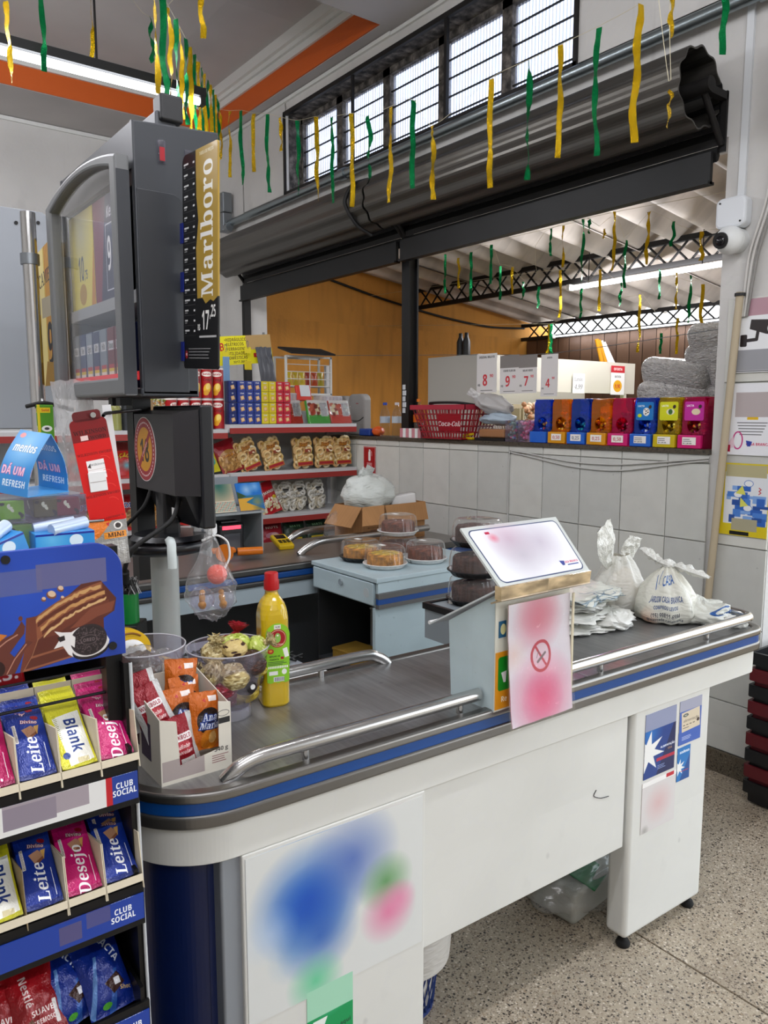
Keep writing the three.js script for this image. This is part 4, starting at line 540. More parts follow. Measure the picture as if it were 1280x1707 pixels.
  P(cables, 'cable', tube([[-0.05, 0.13, 0.02], [-0.06, 0.08, 0.04], [-0.1, 0.03, 0.07], [-0.11, 0.005, 0.09]], 0.0055, 30, 7), M.cord); P(cables, 'cable', tube([[0.09, 0.12, 0.03], [0.095, 0.06, 0.06], [0.07, 0.0, 0.15], [0.04, -0.06, 0.16], [0.02, -0.1, 0.14], [-0.05, -0.18, 0.12], [-0.1, -0.24, 0.1]], 0.006, 50, 7), M.cord); P(cables, 'ferrite', at(cyl(0.011, 0.035, 14), [0.033, -0.075, 0.156], [0.3, 0, -0.5]), M.cord);
  const ad = thing('power_adapter', 'small white adapter box on the round tray', 'adapter', [-1.885, 1.281, -0.838], [0, 0.9, 0]); P(ad, 'adapter_body', rbox(0.055, 0.03, 0.045, 0.006), M.white, [0, 0.015, 0]); P(ad, 'socket', at(cyl(0.004, 0.002, 12), [0.0, 0.016, 0.0232], [PI / 2, 0, 0]), M.greyPaint);
  single('white_board', 'thin white board along the back edge of the counter, behind the sauce bottle', 'board', rbox(0.07, 0.012, 0.34, 0.003), M.white, [-1.78, 0.869, -0.98]);
  // brushes in a display block
  const bd = thing('display_block', 'black display block with price labels under the two hair brushes', 'display', [-1.9, 0.8625, -0.6], [0, 0.9, 0]); P(bd, 'block_body', rbox(0.13, 0.22, 0.08, 0.004), M.black, [0, 0.11, 0]); for (const x of [-0.03, 0.03]) P(bd, 'price_label', box(0.03, 0.022, 0.001), M.paper, [x, 0.17, 0.0405]);
  for (const [x, c, lab] of [[-0.032, 0x5d0a12, 'dark red bristle brush with a grey tuft'], [0.032, 0x0b7a33, 'green bristle brush with a grey tuft, beside the red one']]) { const b = thing('bristle_brush', lab, 'brush', [-1.9 + x * Math.cos(0.9), 1.0825, -0.6 - x * Math.sin(0.9)], 0); P(b, 'handle', cyl(0.026, 0.075, 18), std(c, 0.35), [0, 0.0375, 0]); const s = P(b, 'bristles', cyl(0.022, 0.012, 16), M.satin, [0, 0.078, 0]); scatter(b, 'bristle_tips', box(0.0016, 0.04, 0.0016), std(0xffffff, 0.5), 130, (o, r) => { const a = r() * 6.28, k = Math.sqrt(r()) * 0.026; o.position.set(Math.cos(a) * k, 0.092, Math.sin(a) * k); o.rotation.set((r() - 0.5) * 0.8, 0, (r() - 0.5) * 0.8); }, ['#1a1a1a', '#b9b9b9', '#555555']); }
  // toy bag on the hook
  const tbag = thing('toy_bag', 'clear bag of toy eggs hanging from the white hook of the round tray', 'bag', [-1.755, 1.075, -0.79], [0, PI / 2 - 0.3, 0]); tbag.scale.setScalar(0.76);
  const fm = lump(0.078, 0.095, 0.05, { seed: 51, amp: 0.25, fine: 0.18, n: 36, m: 28 }); { const p = fm.attributes.position; for (let i = 0; i < p.count; i++) { const y = p.getY(i); const k = y > 0.02 ? Math.max(0.08, 1 - (y - 0.02) / 0.1) : 1; p.setX(i, p.getX(i) * k); p.setZ(i, p.getZ(i) * k); p.setY(i, y > 0.02 ? 0.02 + (y - 0.02) * 2.4 : y); } fm.computeVertexNormals(); }
  P(tbag, 'bag_film', fm, M.film, [0, 0.12, 0]);
  const egg = (lab, x, y, z, r, shell, toy) => { const q = thing('toy_egg', lab, 'toy egg', [-1.755 + z * 0.76, 1.075 + y * 0.76, -0.79 - x * 0.76], 0); q.scale.setScalar(0.76); P(q, 'egg_shell', lump(r, r, r, { amp: 0.0 }), shell); if (toy) P(q, 'toy', toy, std(0xc98a10, 0.4)); };
  const figure = join([at(lump(0.016, 0.014, 0.012, { seed: 5 }), [0, -0.02, 0]), at(lump(0.01, 0.018, 0.01, { seed: 6 }), [0, 0.002, 0]), at(lump(0.009, 0.009, 0.009, { seed: 7 }), [0.003, 0.022, 0])]);
  egg('clear toy egg with a yellow figure, on the left in the hanging bag', -0.036, 0.095, 0.012, 0.04, M.acrylic, figure); egg('clear toy egg with a yellow figure, on the right in the hanging bag', 0.036, 0.085, 0.008, 0.04, M.acrylic, at(figure, [0, 0, 0], [0, 0, 0.4])); egg('coral pink ball on top in the hanging toy bag', 0.024, 0.166, 0, 0.033, std(0xd8452f, 0.35, 0, { bumpMap: crinkle, bumpScale: 0.003 }));
  // cigarette cabinet
  const cx = -2.1, cy = 1.64, cz = -0.72, cab = thing('display_cabinet', 'dark grey hanging cigarette cabinet with an arched glass door', 'cabinet', [cx, cy, cz], 0), cg = std(0x35383d, 0.42), fr = std(0x6f7172, 0.45);
  P(cab, 'casing', join([...[0.28, -0.3].map((x) => at(extrude(shape([[-0.066, 0], [0.076, 0], [0.076, 0.42], [0.143, 0.5], [0.143, 0.632], [-0.066, 0.618]]), 0.02, 0.004), [x, 0, 0], [0, PI / 2, 0])), at(rbox(0.6, 0.02, 0.145, 0.006), [0, 0.011, -0.004]), at(rbox(0.59, 0.58, 0.015, 0.004), [0, 0.29, -0.066]), at(box(0.58, 0.012, 0.2), [0, 0.612, -0.038], [0.066, 0, 0]), at(box(0.58, 0.1, 0.012), [0, 0.568, 0.058])]), cg);
  P(cab, 'side_recess', extrude(roundRect(0.112, 0.46, [0.002, 0.002, 0.03, 0.002]), 0.004, 0.0015, 6), std(0x2b2e33, 0.4), [0.2985, 0.24, 0.006], [0, PI / 2, 0]);
  P(cab, 'lid', rbox(0.6, 0.04, 0.05, 0.006), std(0x53565b, 0.45), [-0.015, 0.637, -0.02]); P(cab, 'camera_box', rbox(0.05, 0.06, 0.055, 0.006), std(0x1f2022, 0.5), [0.275, 0.663, -0.03]);
  P(cab, 'bracket', box(0.05, 0.5, 0.05), M.black, [0.0, -0.25, -0.03]); P(cab, 'hook_arm', tube([[0.02, -0.03, -0.03], [0.2, -0.035, 0.08], [0.372, -0.04, 0.178], [0.384, -0.045, 0.186]], 0.004, 20, 6), M.black); for (const x of [0.06, 0.12]) P(cab, 'foot', box(0.03, 0.02, 0.03), M.black, [x, -0.01, 0.05]);
  const arch = (w, h, rise, x0 = -w / 2, y0 = 0) => { const s = new THREE.Shape(); s.moveTo(x0, y0); s.lineTo(x0 + w, y0); s.lineTo(x0 + w, y0 + h); s.quadraticCurveTo(x0 + w / 2, y0 + h + 2 * rise, x0, y0 + h); s.lineTo(x0, y0); return s; };
  const df = arch(0.6, 0.535, 0.036); df.holes.push(new THREE.Path(arch(0.515, 0.474, 0.035, -0.2575, 0.042).getPoints(20)));
  P(cab, 'door_frame', extrude(df, 0.034, 0.006, 20), fr, [0, 0.002, 0.076]); P(cab, 'door_edge', box(0.003, 0.5, 0.03), cg, [0.3, 0.255, 0.093]); P(cab, 'door_glass', extrude(arch(0.53, 0.484, 0.035, -0.265, 0.035), 0.003, 0, 20), M.pane, [0, 0.002, 0.092]);
  P(cab, 'shelf', box(0.56, 0.03, 0.12), std(0x9b9da0, 0.4), [0, 0.235, 0]); P(cab, 'price_rail', box(0.55, 0.02, 0.004), std(0xc01a24, 0.4, 0, { emissive: 0xff1020, emissiveIntensity: 0.25 }), [0, 0.05, 0.062]);
  const poster = (w, h, x, mat) => P(cab, 'poster', box(w, h, 0.003), mat, [x, 0.25 + h / 2, 0.05]);
  poster(0.22, 0.26, -0.175, print(180, 180, (g, w, h) => { fill(g, '#e2d25a', 0, 0, w, h); blots(g, [[90, 40, 90, '190,185,150', 0.9]]); tx(g, '10', 84, 104, 62, '#25345e', { sx: 0.6 }); tx(g, ',75', 118, 118, 24, '#25345e', { sx: 0.7 }); ell(g, '#b98f2a', 92, 152, 26, 20); poly(g, '#c9861c', [[150, 180], [180, 60], [180, 180]]); }, 0.5));
  poster(0.21, 0.26, 0.045, print(180, 180, (g, w, h) => { fill(g, '#23264a', 0, 0, w, h); poly(g, '#7b2440', [[0, 0], [90, 0], [40, 180], [0, 180]]); blots(g, [[90, 20, 80, '130,130,140', 0.8]]); tx(g, 'Kent', 120, 30, 26, '#e4e4ee', { style: 'italic bold' }); tx(g, '9', 104, 100, 80, '#f2f2f6', { sx: 0.6 }); tx(g, ',25', 146, 118, 34, '#f2f2f6', { sx: 0.7 }); g.strokeStyle = '#e4e4ee'; g.lineWidth = 2; g.strokeRect(84, 50, 88, 112); }, 0.5));
  const packM = ['#7e8894', '#3d4d74', '#27345e', '#8f9aa8', '#6a1624', '#1c2850'].map((c, i) => print(48, 80, (g, w, h) => { fill(g, c, 0, 0, w, h); fill(g, '#d8d8dc', 6, 16, 36, 12); tx(g, ['Hills', 'Ten', 'Gift', 'Eight', 'Dunas', 'Rota'][i], 24, 22, 11, '#333'); fill(g, '#f0e9d8', 6, 48, 36, 30); fill(g, '#b8242c', 6, 46, 36, 5); fill(g, '#e8c81c', 6, 51, 36, 4); for (let k = 0; k < 6; k++) fill(g, '#444', 10 + k * 5, 59, 2, 16); }, 0.4));
  const nth = ['leftmost', 'second from the left', 'third from the left', 'fourth from the left', 'fifth from the left', 'sixth from the left', 'seventh from the left', 'rightmost'];
  for (let i = 0; i < 8; i++) { const p = thing('cigarette_pack', 'cigarette pack behind the cabinet glass, ' + nth[i] + ' in the lower row', 'cigarette pack', [cx - 0.25 + i * 0.061, cy + 0.022, cz + 0.01], 0); P(p, 'pack_body', rbox(0.054, 0.165, 0.09, 0.003), std([0x6f7986, 0x36466c, 0x27345e, 0x838e9c, 0x7d8794, 0x6a1624, 0x5a1020, 0x1c2850][i], 0.4), [0, 0.0775, 0]); P(p, 'print', box(0.052, 0.158, 0.0008), packM[[0, 1, 3, 2, 0, 4, 4, 5][i]], [0, 0.0775, 0.0456]); }
  // tariff board on clips
  const tarif = thing('tariff_board', 'black tariff board with white and gold brand lettering on the cabinet edge', 'sign', [-1.692, 1.702, -0.757], [0, 0, -0.06]);
  P(tarif, 'board', fit(extrude(roundRect(0.188, 0.478, [0.008, 0.008, 0.008, 0.02], -0.094, 0), 0.005, 0.001, 5)), print(376, 956, (g, w, h) => { fill(g, '#0d0d0f', 0, 0, w, h); poly(g, '#a98a34', [[150, 0], [376, 0], [376, 640], [330, 660], [300, 650], [250, 666], [215, 640], [160, 640], [150, 420], [176, 300], [156, 200]]); tx(g, 'Marlboro', 266, 348, 168, '#efefea', { rot: -PI / 2, font: 'serif', sx: 0.72 }); tx(g, 'TABELA DE PREÇOS', 262, 24, 20, '#d8cfae', { sx: 0.8 }); const r = seeded(3); for (let i = 0; i < 17; i++) { const y = 40 + i * 46; fill(g, '#5a5a5a', 14, y + 26, 128, 1.5); fill(g, '#dcdcdc', 20, y, 26 + 34 * r(), 8); fill(g, '#9a9a9a', 20, y + 12, 16 + 20 * r(), 5); fill(g, '#dcdcdc', 118, y + 2, 18, 9); } tx(g, 'R$', 176, 768, 40, '#efefea', { sx: 0.6 }); tx(g, '17', 246, 738, 118, '#efefea', { sx: 0.62 }); tx(g, ',25', 322, 700, 74, '#efefea', { sx: 0.62 }); fill(g, '#bdbdbd', 180, 806, 180, 9); for (let i = 0; i < 4; i++) fill(g, '#8f8f8f', 60, 862 + i * 14, 240 - 30 * r(), 4); ell(g, '#a3121c', 34, 890, 14, 20); tx(g, '18', 34, 890, 16, '#fff'); }, 0.35));
  for (const y of [0.04, 0.2, 0.31]) P(tarif, 'clip', box(0.016, 0.045, 0.014), std(0x14257c, 0.4), [-0.098, y, 0.0]);
  for (const [x, y, z, c] of [[-1.797, 2.2, -0.72, 0xb0202a], [-1.797, 2.19, -0.785, 0x1d3f9e]]) { const q = thing('price_clip', c === 0xb0202a ? 'clear clip with a red mark at the cabinet top' : 'clear clip with a blue mark beside the tariff board', 'clip', [x, y, z], 0); P(q, 'clip_body', rbox(0.006, 0.05, 0.018, 0.002), M.acrylic); P(q, 'mark', box(0.002, 0.03, 0.012), std(c, 0.5), [0.002, -0.006, 0]); }
  // second cabinet, pipe and camel-coloured board further left
  const c2 = thing('display_cabinet', 'pale grey side of another hanging cabinet at the left edge', 'cabinet', [-3.2, 1.546, -0.46], 0), lg = std(0x8e939a, 0.42);
  P(c2, 'casing', rbox(0.6, 0.74, 0.56, 0.02, 3), lg, [0, 0.37, 0]); P(c2, 'side_plate', extrude(roundRect(0.27, 0.735, 0.02), 0.01, 0.003, 5), std(0x959aa1, 0.4), [0.299, 0.37, -0.145], [0, PI / 2, 0]); for (const [y, z] of [[0.7, -0.25], [0.69, -0.18], [0.36, -0.22], [0.04, -0.25], [0.38, -0.04]]) P(c2, 'bolt', at(cyl(0.006, 0.004, 12), [0, 0, 0], [0, 0, PI / 2]), M.iron, [0.312, y, z]);
  P(c2, 'stand', box(0.06, 1.54, 0.06), M.greyPaint, [0, -0.775, 0]);
  const pp = thing('steel_pipe', 'shiny steel pipe with a collar beside the pale cabinet', 'pipe', [-2.44, 0, -0.572], [0, 0, 0]); P(pp, 'pipe', cyl(0.021, 2.17, 24), M.chrome, [0, 1.085, 0]); P(pp, 'collar', cyl(0.026, 0.03, 24), M.zinc, [0, 2.04, 0]); P(pp, 'clamp', tube([[0.03, 1.62, 0.04], [0.06, 1.63, 0.0], [0.05, 1.62, -0.05], [0.1, 1.61, -0.07]], 0.006, 24, 6), M.cord);
  const cm = thing('tariff_board', 'tan tariff board with a big black nine beside the steel pipe', 'sign', [-2.5, 1.685, -0.632], 0); P(cm, 'board', fit(extrude(shape([[-0.09, 0], [0.09, 0], [0.09, 0.42], [-0.09, 0.4]]), 0.005)), print(180, 400, (g, w, h) => { fill(g, '#c9a53a', 0, 0, w, h); fill(g, '#e3d28a', 0, 0, 70, h); for (let i = 0; i < 4; i++) fill(g, '#a8521c', 84 + i * 16, 0, 7, 330); tx(g, 'CAMEL', 84, 96, 52, '#1c1712', { rot: -0.12, sx: 0.8, font: 'serif' }); fill(g, '#a99f86', 30, 150, 120, 56); tx(g, '9', 110, 286, 170, '#15120e', { sx: 0.75 }); poly(g, '#9c7414', [[20, 400], [60, 330], [180, 340], [180, 400]]); }, 0.5)); P(cm, 'clip', box(0.014, 0.04, 0.01), M.black, [-0.086, 0.11, 0.008]);
  // hanging cards and packs
  const rz = thing('razor_card', 'red hanging card of razors, half empty, below the cigarette cabinet', 'card', [-1.72, 1.36, -0.537], [0, PI / 2, 0.16]);
  const rc = roundRect(0.079, 0.232, [0.003, 0.003, 0.012, 0.012], -0.0395, 0); P(rz, 'card', fit(extrude(rc, 0.0025)), print(200, 580, (g, w, h) => { fill(g, '#d3100e', 0, 0, w, h); fill(g, '#7b1013', 0, 0, w, 120); tx(g, 'WILKINSON', 100, 70, 32, '#2a0507', { font: 'serif', sx: 0.9 }); tx(g, 'SWORD', 130, 104, 26, '#2a0507', { font: 'serif' }); fill(g, '#e9c9c4', 44, 88, 40, 26); for (const y of [190, 420]) { tx(g, 'WILKINSON SWORD', 100, y, 19, '#5d0708', { font: 'serif', sx: 0.95 }); } fill(g, '#f0ecea', 46, 226, 96, 104); fill(g, '#d5c8c2', 46, 276, 96, 3); tx(g, 'Wilkinson', 104, 250, 16, '#333', { style: 'italic', font: 'serif' }); tx(g, 'Wilkinson', 104, 304, 16, '#333', { style: 'italic', font: 'serif' }); poly(g, '#4a3a36', [[48, 260], [66, 240], [66, 268]]); poly(g, '#4a3a36', [[48, 312], [66, 292], [66, 320]]); for (let i = 0; i < 4; i++) { g.strokeStyle = '#f05a50'; g.lineWidth = 2; g.beginPath(); g.arc(140, 250 + i * 78, 40, -1.9, -0.4); g.stroke(); } tx(g, 'CARTELA CONTENDO 10', 104, 552, 15, '#5d0708'); fill(g, '#f0ecea', 6, 548, 12, 14); }, 0.3));
  P(rz, 'hanger', extrude(roundRect(0.06, 0.022, 0.008), 0.0025), std(0x5d0a0d, 0.4), [0.0, 0.238, 0]); P(rz, 'stud', at(cyl(0.006, 0.012, 14), [0, 0, 0], [PI / 2, 0, 0]), M.chrome, [0.012, 0.238, 0.004]);
  const blade = thing('blade_pack', 'small white double blade packet stuck on the red card', 'packet', [-1.7155, 1.452, -0.516], [0, PI / 2, 0.1]); P(blade, 'packet', rbox(0.038, 0.043, 0.004, 0.0015), M.white); P(blade, 'print', box(0.034, 0.001, 0.0005), std(0x8a7a70, 0.6), [0, 0, 0.0022]);
  single('plastic_strip', 'white plastic strip hanging behind the red razor card', 'strip', box(0.003, 0.3, 0.02), std(0xdadada, 0.4), [-1.78, 1.47, -0.575], [0, 0, 0], undefined).rotation.set(0.09, 0, 0);
  const orangeGrey = ink(200, 180, (g, w, h) => { fill(g, '#8d8b87', 0, 0, w, h); poly(g, '#d9741a', [[0, 0], [150, 0], [100, 60], [0, 100]]); fill(g, '#8f7f86', 10, 30, 66, 66); fill(g, '#e08a1c', 116, 44, 80, 26); tx(g, 'MINI', 158, 57, 24, '#2a1408'); ell(g, '#e9e5df', 168, 22, 15); ell(g, '#2d2420', 168, 22, 10); poly(g, '#c2202a', [[128, 10], [140, 6], [136, 22]]); fill(g, '#a9a7a3', 90, 80, 100, 90); for (let i = 0; i < 6; i++) line(g, '#c9c7c2', 2, [[90 + i * 18, 86], [96 + i * 17, 176]]); blots(g, [[40, 150, 40, '180,60,40', 0.7]]); });
  single('hanging_pack', 'grey and orange blister pack hanging below the razor card', 'pack', pouch(0.13, 0.1, 0.018, { seed: 17, crimp: 0.05 }), std(0xffffff, 0.3, 0.1, { map: orangeGrey, bumpMap: crinkle, bumpScale: 0.002 }), [-1.7, 1.265, -0.51], [0, PI / 2, 0.05]);
  single('toy_card', 'green and yellow blister card hanging by the steel pipe', 'card', rbox(0.045, 0.17, 0.012, 0.003), print(80, 300, (g, w, h) => { fill(g, '#4f8f1c', 0, 0, w, h); fill(g, '#d9c31e', 0, 0, 14, h); fill(g, '#e6c21a', 14, 14, 50, 26); tx(g, 'Solid', 40, 27, 16, '#b0201c'); for (const y of [120, 210]) { ell(g, '#e8e8e4', 44, y, 26, 16); ell(g, '#3c3c3c', 44, y, 12, 7); } }, 0.4), [-2.36, 1.54, -0.57], [0, PI / 2, 0]);
  single('plastic_sheet_bag', 'long clear plastic bag with a barcode hanging left of the razor card', 'bag', pouch(0.11, 0.32, 0.03, { seed: 19, wrinkle: 0.5, edge: 0.06 }), phys(0xf4f4f4, 0.25, { transmission: 0.75, thickness: 0, bumpMap: crinkle, bumpScale: 0.006 }), [-2.2, 1.37, -0.62], [0, PI / 2, 0.05]);
  // display shelf behind the rack with mint displays
  const ds = thing('display_shelf', 'grey display shelf hidden behind the candy rack, carrying the mint boxes', 'shelf', [-1.58, 0, -0.1], 0); P(ds, 'peg', bar([-0.12, 1.368, -0.3], [-0.12, 1.368, -0.42], 0.003), M.zinc); P(ds, 'board', rbox(0.3, 0.02, 0.62, 0.003), M.greyPaint, [0.05, 1.325, 0]); for (const [x, z] of [[-0.08, 0.28], [-0.08, -0.27]]) P(ds, 'leg', box(0.03, 1.32, 0.03), M.greyPaint, [x, 0.66, z]);
  const mint = print(200, 260, (g, w, h) => { fill(g, '#3c8fd0', 0, 0, w, h); blots(g, [[100, 60, 110, '150,200,235', 0.8], [120, 200, 70, '60,130,210', 0.8]]); ell(g, '#d88a8a', 40, 20, 18, 10); tx(g, 'mentos', 100, 66, 48, '#e9f2fa', { stroke: '#56708a', lw: 3, sx: 0.85 }); tx(g, 'DÁ UM', 84, 160, 46, '#f2c8da', { stroke: '#c2568e', lw: 4 }); tx(g, 'REFRESH', 104, 212, 40, '#eaf4fb', { sx: 0.9 }); }, 0.35);
  const ar = thing('mint_arch', 'blue folded arch card advertising mints, left of the razor card', 'card', [-1.5, 1.458, -0.335], [0, 0.62, -0.12]);
  const leaf = (s) => { const q = new THREE.BoxGeometry(0.066, 0.125, 0.0015, 1, 10, 1), p = q.attributes.position; for (let i = 0; i < p.count; i++) { const v = p.getY(i) / 0.125 + 0.5; p.setZ(i, p.getZ(i) + 0.052 * (1 - v) + 0.014 * Math.sin(v * PI)); p.setY(i, (v) * 0.11); } q.computeVertexNormals(); return s > 0 ? q : q.rotateY(PI); };
  P(ar, 'leaf', leaf(1), mint); P(ar, 'leaf', leaf(-1), mint); P(ar, 'foot', box(0.07, 0.002, 0.105), std(0x4a9ad6, 0.3), [0, 0.001, 0]);
  const ab = thing('acrylic_box', 'clear acrylic box of gum packs under the mint arch', 'box', [-1.5, 1.336, -0.335], [0, PI / 2 + 0.1, 0]); P(ab, 'box_body', boxes([[0.15, 0.003, 0.1, 0, 0.116, 0], [0.15, 0.118, 0.003, 0, 0.058, 0.05], [0.15, 0.118, 0.003, 0, 0.058, -0.05], [0.003, 0.118, 0.1, 0.075, 0.058, 0], [0.003, 0.118, 0.1, -0.075, 0.058, 0], [0.15, 0.003, 0.1, 0, 0.075, 0]]), M.acrylic);
  for (const [i, [x, y, c, lab]] of [[-0.045, 0.078, '#79b81e', 'bright green gum pack on the left in the acrylic box'], [0.012, 0.078, '#5b5a2e', 'olive patterned gum pack in the middle of the acrylic box'], [0.05, 0.078, '#7a3038', 'dark red gum pack on the right in the acrylic box'], [-0.03, 0.004, '#8cc63a', 'lime gum pack low in the acrylic box'], [0.035, 0.004, '#463c3c', 'dark gum pack low in the acrylic box']].entries()) single('gum_pack', lab, 'gum pack', rbox(0.042, 0.034 + (i > 2 ? 0.03 : 0), 0.07, 0.003), print(60, 50, (g, w, h) => { fill(g, c, 0, 0, w, h); for (let k = 0; k < 6; k++) ell(g, k % 2 ? '#e4efc4' : '#222', 8 + (k * 23) % 50, 8 + (k * 17) % 40, 6, 4, k); }, 0.3), [-1.5 - 0.0, 1.336 + y + 0.017 + (i > 2 ? 0.015 : 0), -0.335 - x], [0, PI / 2, 0]);
  const mb = print(220, 110, (g, w, h) => { fill(g, '#2b8fd6', 0, 0, w, h); blots(g, [[60, 20, 90, '120,200,240', 0.8], [190, 90, 60, '30,110,200', 0.8]]); ell(g, '#d9ecf7', 150, 30, 26, 22); fill(g, '#1b2f96', 0, 0, w, 8); tx(g, 'Spirit', 130, 80, 40, '#d0202c', { stroke: '#f4f4f8', lw: 6, style: 'italic bold' }); }, 0.35);
  for (const [x, y, z, r, lab] of [[-1.4, 1.336, -0.25, [0, PI / 2 + 0.3, 0.3], 'blue mint box tipped at the left behind the rack header'], [-1.44, 1.336, -0.365, [0, PI / 2 - 0.05, 0], 'blue mint box standing level behind the rack header']]) { const q = thing('mint_box', lab, 'box', [x, y, z], r); P(q, 'box_body', rbox(0.1, 0.055, 0.06, 0.002), std(0x2b8fd6, 0.35), [0, 0.0285, 0]); P(q, 'print', box(0.098, 0.053, 0.0008), mb, [0, 0.0285, 0.0306]); for (const k of [0, 1]) P(q, 'mint_roll', at(cyl(0.011, 0.07, 14), [0, 0, 0], [0, 0, PI / 2]), std(0xc6d6ea, 0.35, 0.2), [-0.01 + k * 0.02, 0.064, -0.012 + k * 0.024], [0, 0.4 * k, 0.1]); }
}
// ---------- the sloped stand on the counter ----------
const gloss2 = { bumpMap: crinkle, bumpScale: 0.002 };
function slab(c, th) { // a board through four corners (u0v0, u1v0, u1v1, u0v1), thickness downwards along its normal
  const [a, b, d, e] = c.map((p) => V(...p)), n = b.clone().sub(a).cross(e.clone().sub(a)).normalize().multiplyScalar(-th), lo = [a, b, d, e].map((p) => p.clone().add(n)), q = new THREE.BufferGeometry(), pos = [], uv = [];
  const face = (w, t) => { for (const i of [0, 1, 2, 0, 2, 3]) { pos.push(w[i].x, w[i].y, w[i].z); uv.push(t ? [0, 1, 1, 0][i] : 0.01, t ? [0, 0, 1, 1][i] : 0.99); } };
  face([a, b, d, e], 1); face([lo[3], lo[2], lo[1], lo[0]]); face([a, lo[0], lo[1], b]); face([b, lo[1], lo[2], d]); face([d, lo[2], lo[3], e]); face([e, lo[3], lo[0], a]);
  q.setAttribute('position', new THREE.Float32BufferAttribute(pos, 3)); q.setAttribute('uv', new THREE.Float32BufferAttribute(uv, 2)); q.computeVertexNormals(); return q;
}
{
  const o = [-1.315, TOP, -1.4], t = thing('lectern_stand', 'pale blue metal desk stand with a sloped board on the front counter', 'stand', o, 0), W = 0.265;
  const chipped = std(0xffffff, 0.4, 0, { map: field(256, (u, v) => { const s = 0.97 + 0.05 * fbm(u * 4, v * 4) - 0.7 * Math.max(0, nz(u * 30, v * 30, 8) - 0.63); return [196 * s, 214 * s, 218 * s]; }, [3, 3], true) });
  const prof = shape([[-0.075, 0], [0.075, 0], [0.075, 0.285], [-0.085, 0.19]]);
  for (const z of [W / 2 - 0.003, -W / 2]) P(t, 'side_panel', metric(extrude(prof, 0.003)), chipped, [0, 0, z]);
  P(t, 'front_panel', metric(box(0.003, 0.285, W)), std(0xdcdccf, 0.5), [0.0755, 0.1425, 0]);
  P(t, 'slope_plate', slab([[-0.145, 0.172, W / 2 + 0.012], [0.085, 0.3, W / 2 + 0.012], [0.085, 0.3, -W / 2 - 0.02], [-0.145, 0.172, -W / 2 - 0.02]].map((p) => p), 0.004), std(0xc9cfd0, 0.4));
  P(t, 'plate_lip', at(cyl(0.005, W + 0.03, 12), [-0.148, 0.172, -0.004], [PI / 2, 0, 0]), M.white);
  const sg = thing('notice_board', 'white board with a blue outline and faded pink notice, tilted atop the stand', 'sign', o, 0);
  P(sg, 'board', slab([[0.118, 0.312, 0.158], [0.118, 0.312, -0.158], [-0.085, 0.42, -0.262], [-0.085, 0.42, 0.098]], 0.006), print(512, 300, (g, w, h) => { fill(g, '#cfd4d0', 0, 0, w, h); g.fillStyle = '#f1f2f6'; g.beginPath(); g.roundRect(20, 20, w - 40, h - 40, 26); g.fill(); g.strokeStyle = '#2b3a63'; g.lineWidth = 5; g.stroke(); blots(g, [[190, 90, 130, '205,170,190', 0.9], [330, 120, 140, '196,186,200', 0.9], [200, 170, 150, '192,186,196', 0.9], [120, 70, 30, '230,60,90', 0.5]]); fill(g, '#c4244a', 94, 36, 22, 12); tx(g, 'CASA BRANCA', 438, 236, 15, '#c4244a', { sx: 0.85 }); fill(g, '#2b3f8f', 410, 248, 66, 5); poly(g, '#2b3f8f', [[372, 226], [400, 230], [394, 250], [380, 250]]); }, 0.3));
  const tape = std(0xfff4e0, 0.2, 0, { ...gloss2, map: field(128, (u, v) => { const s = 0.75 + 0.6 * fbm(u * 3, v * 9); return [232 * s, 214 * s, 184 * s]; }, [4, 4], true) });
  P(sg, 'taped_edge', metric(join([slab([[0.118, 0.282, 0.158], [0.118, 0.282, -0.158], [0.12, 0.314, -0.16], [0.12, 0.314, 0.16]], 0.02), slab([[0.078, 0.266, 0.15], [0.078, 0.266, -0.16], [0.119, 0.283, -0.158], [0.119, 0.283, 0.158]], 0.004)])), tape);
  const no = thing('notice_sheet', 'pink and white no-smoking notice in a clear sleeve hanging down the front of the stand', 'notice', [o[0] + 0.082, TOP - 0.035, -1.402], [0, PI / 2, 0]);
  const bend = (w, h, d) => { const q = new THREE.BoxGeometry(w, h, d, 6, 16, 1), p = q.attributes.position; for (let i = 0; i < p.count; i++) { const y = p.getY(i) / h + 0.5; p.setZ(i, p.getZ(i) + 0.02 * (1 - y) ** 2 + 0.003 * nz(p.getX(i) * 20, y * 5)); } q.translate(0, h / 2, 0.012); q.computeVertexNormals(); return q; };
  P(no, 'sheet', bend(0.22, 0.295, 0.002), print(256, 360, (g, w, h) => { fill(g, '#d9d3dd', 0, 0, w, h); blots(g, [[120, 60, 110, '206,110,136', 1], [120, 30, 90, '206,112,136', 0.7], [130, 290, 150, '222,98,140', 1], [130, 300, 90, '222,80,130', 0.8], [20, 150, 60, '226,190,180', 0.6]]); ring(g, '#b5123c', 9, 130, 172, 38, 44); line(g, '#b5123c', 7, [[106, 138], [152, 206]]); line(g, '#6b5560', 8, [[116, 188], [148, 166]]); line(g, '#6b5560', 2, [[112, 176], [120, 156], [126, 166]]); }, 0.4));
  P(no, 'sleeve', bend(0.236, 0.31, 0.0012), clear(0xffffff, 0.12, gloss2), [0, -0.006, 0.003]);
  P(no, 'sleeve_edge', boxes([[0.006, 0.29, 0.004, 0.114, 0.15, 0.02]]), std(0xd8cfb4, 0.3));
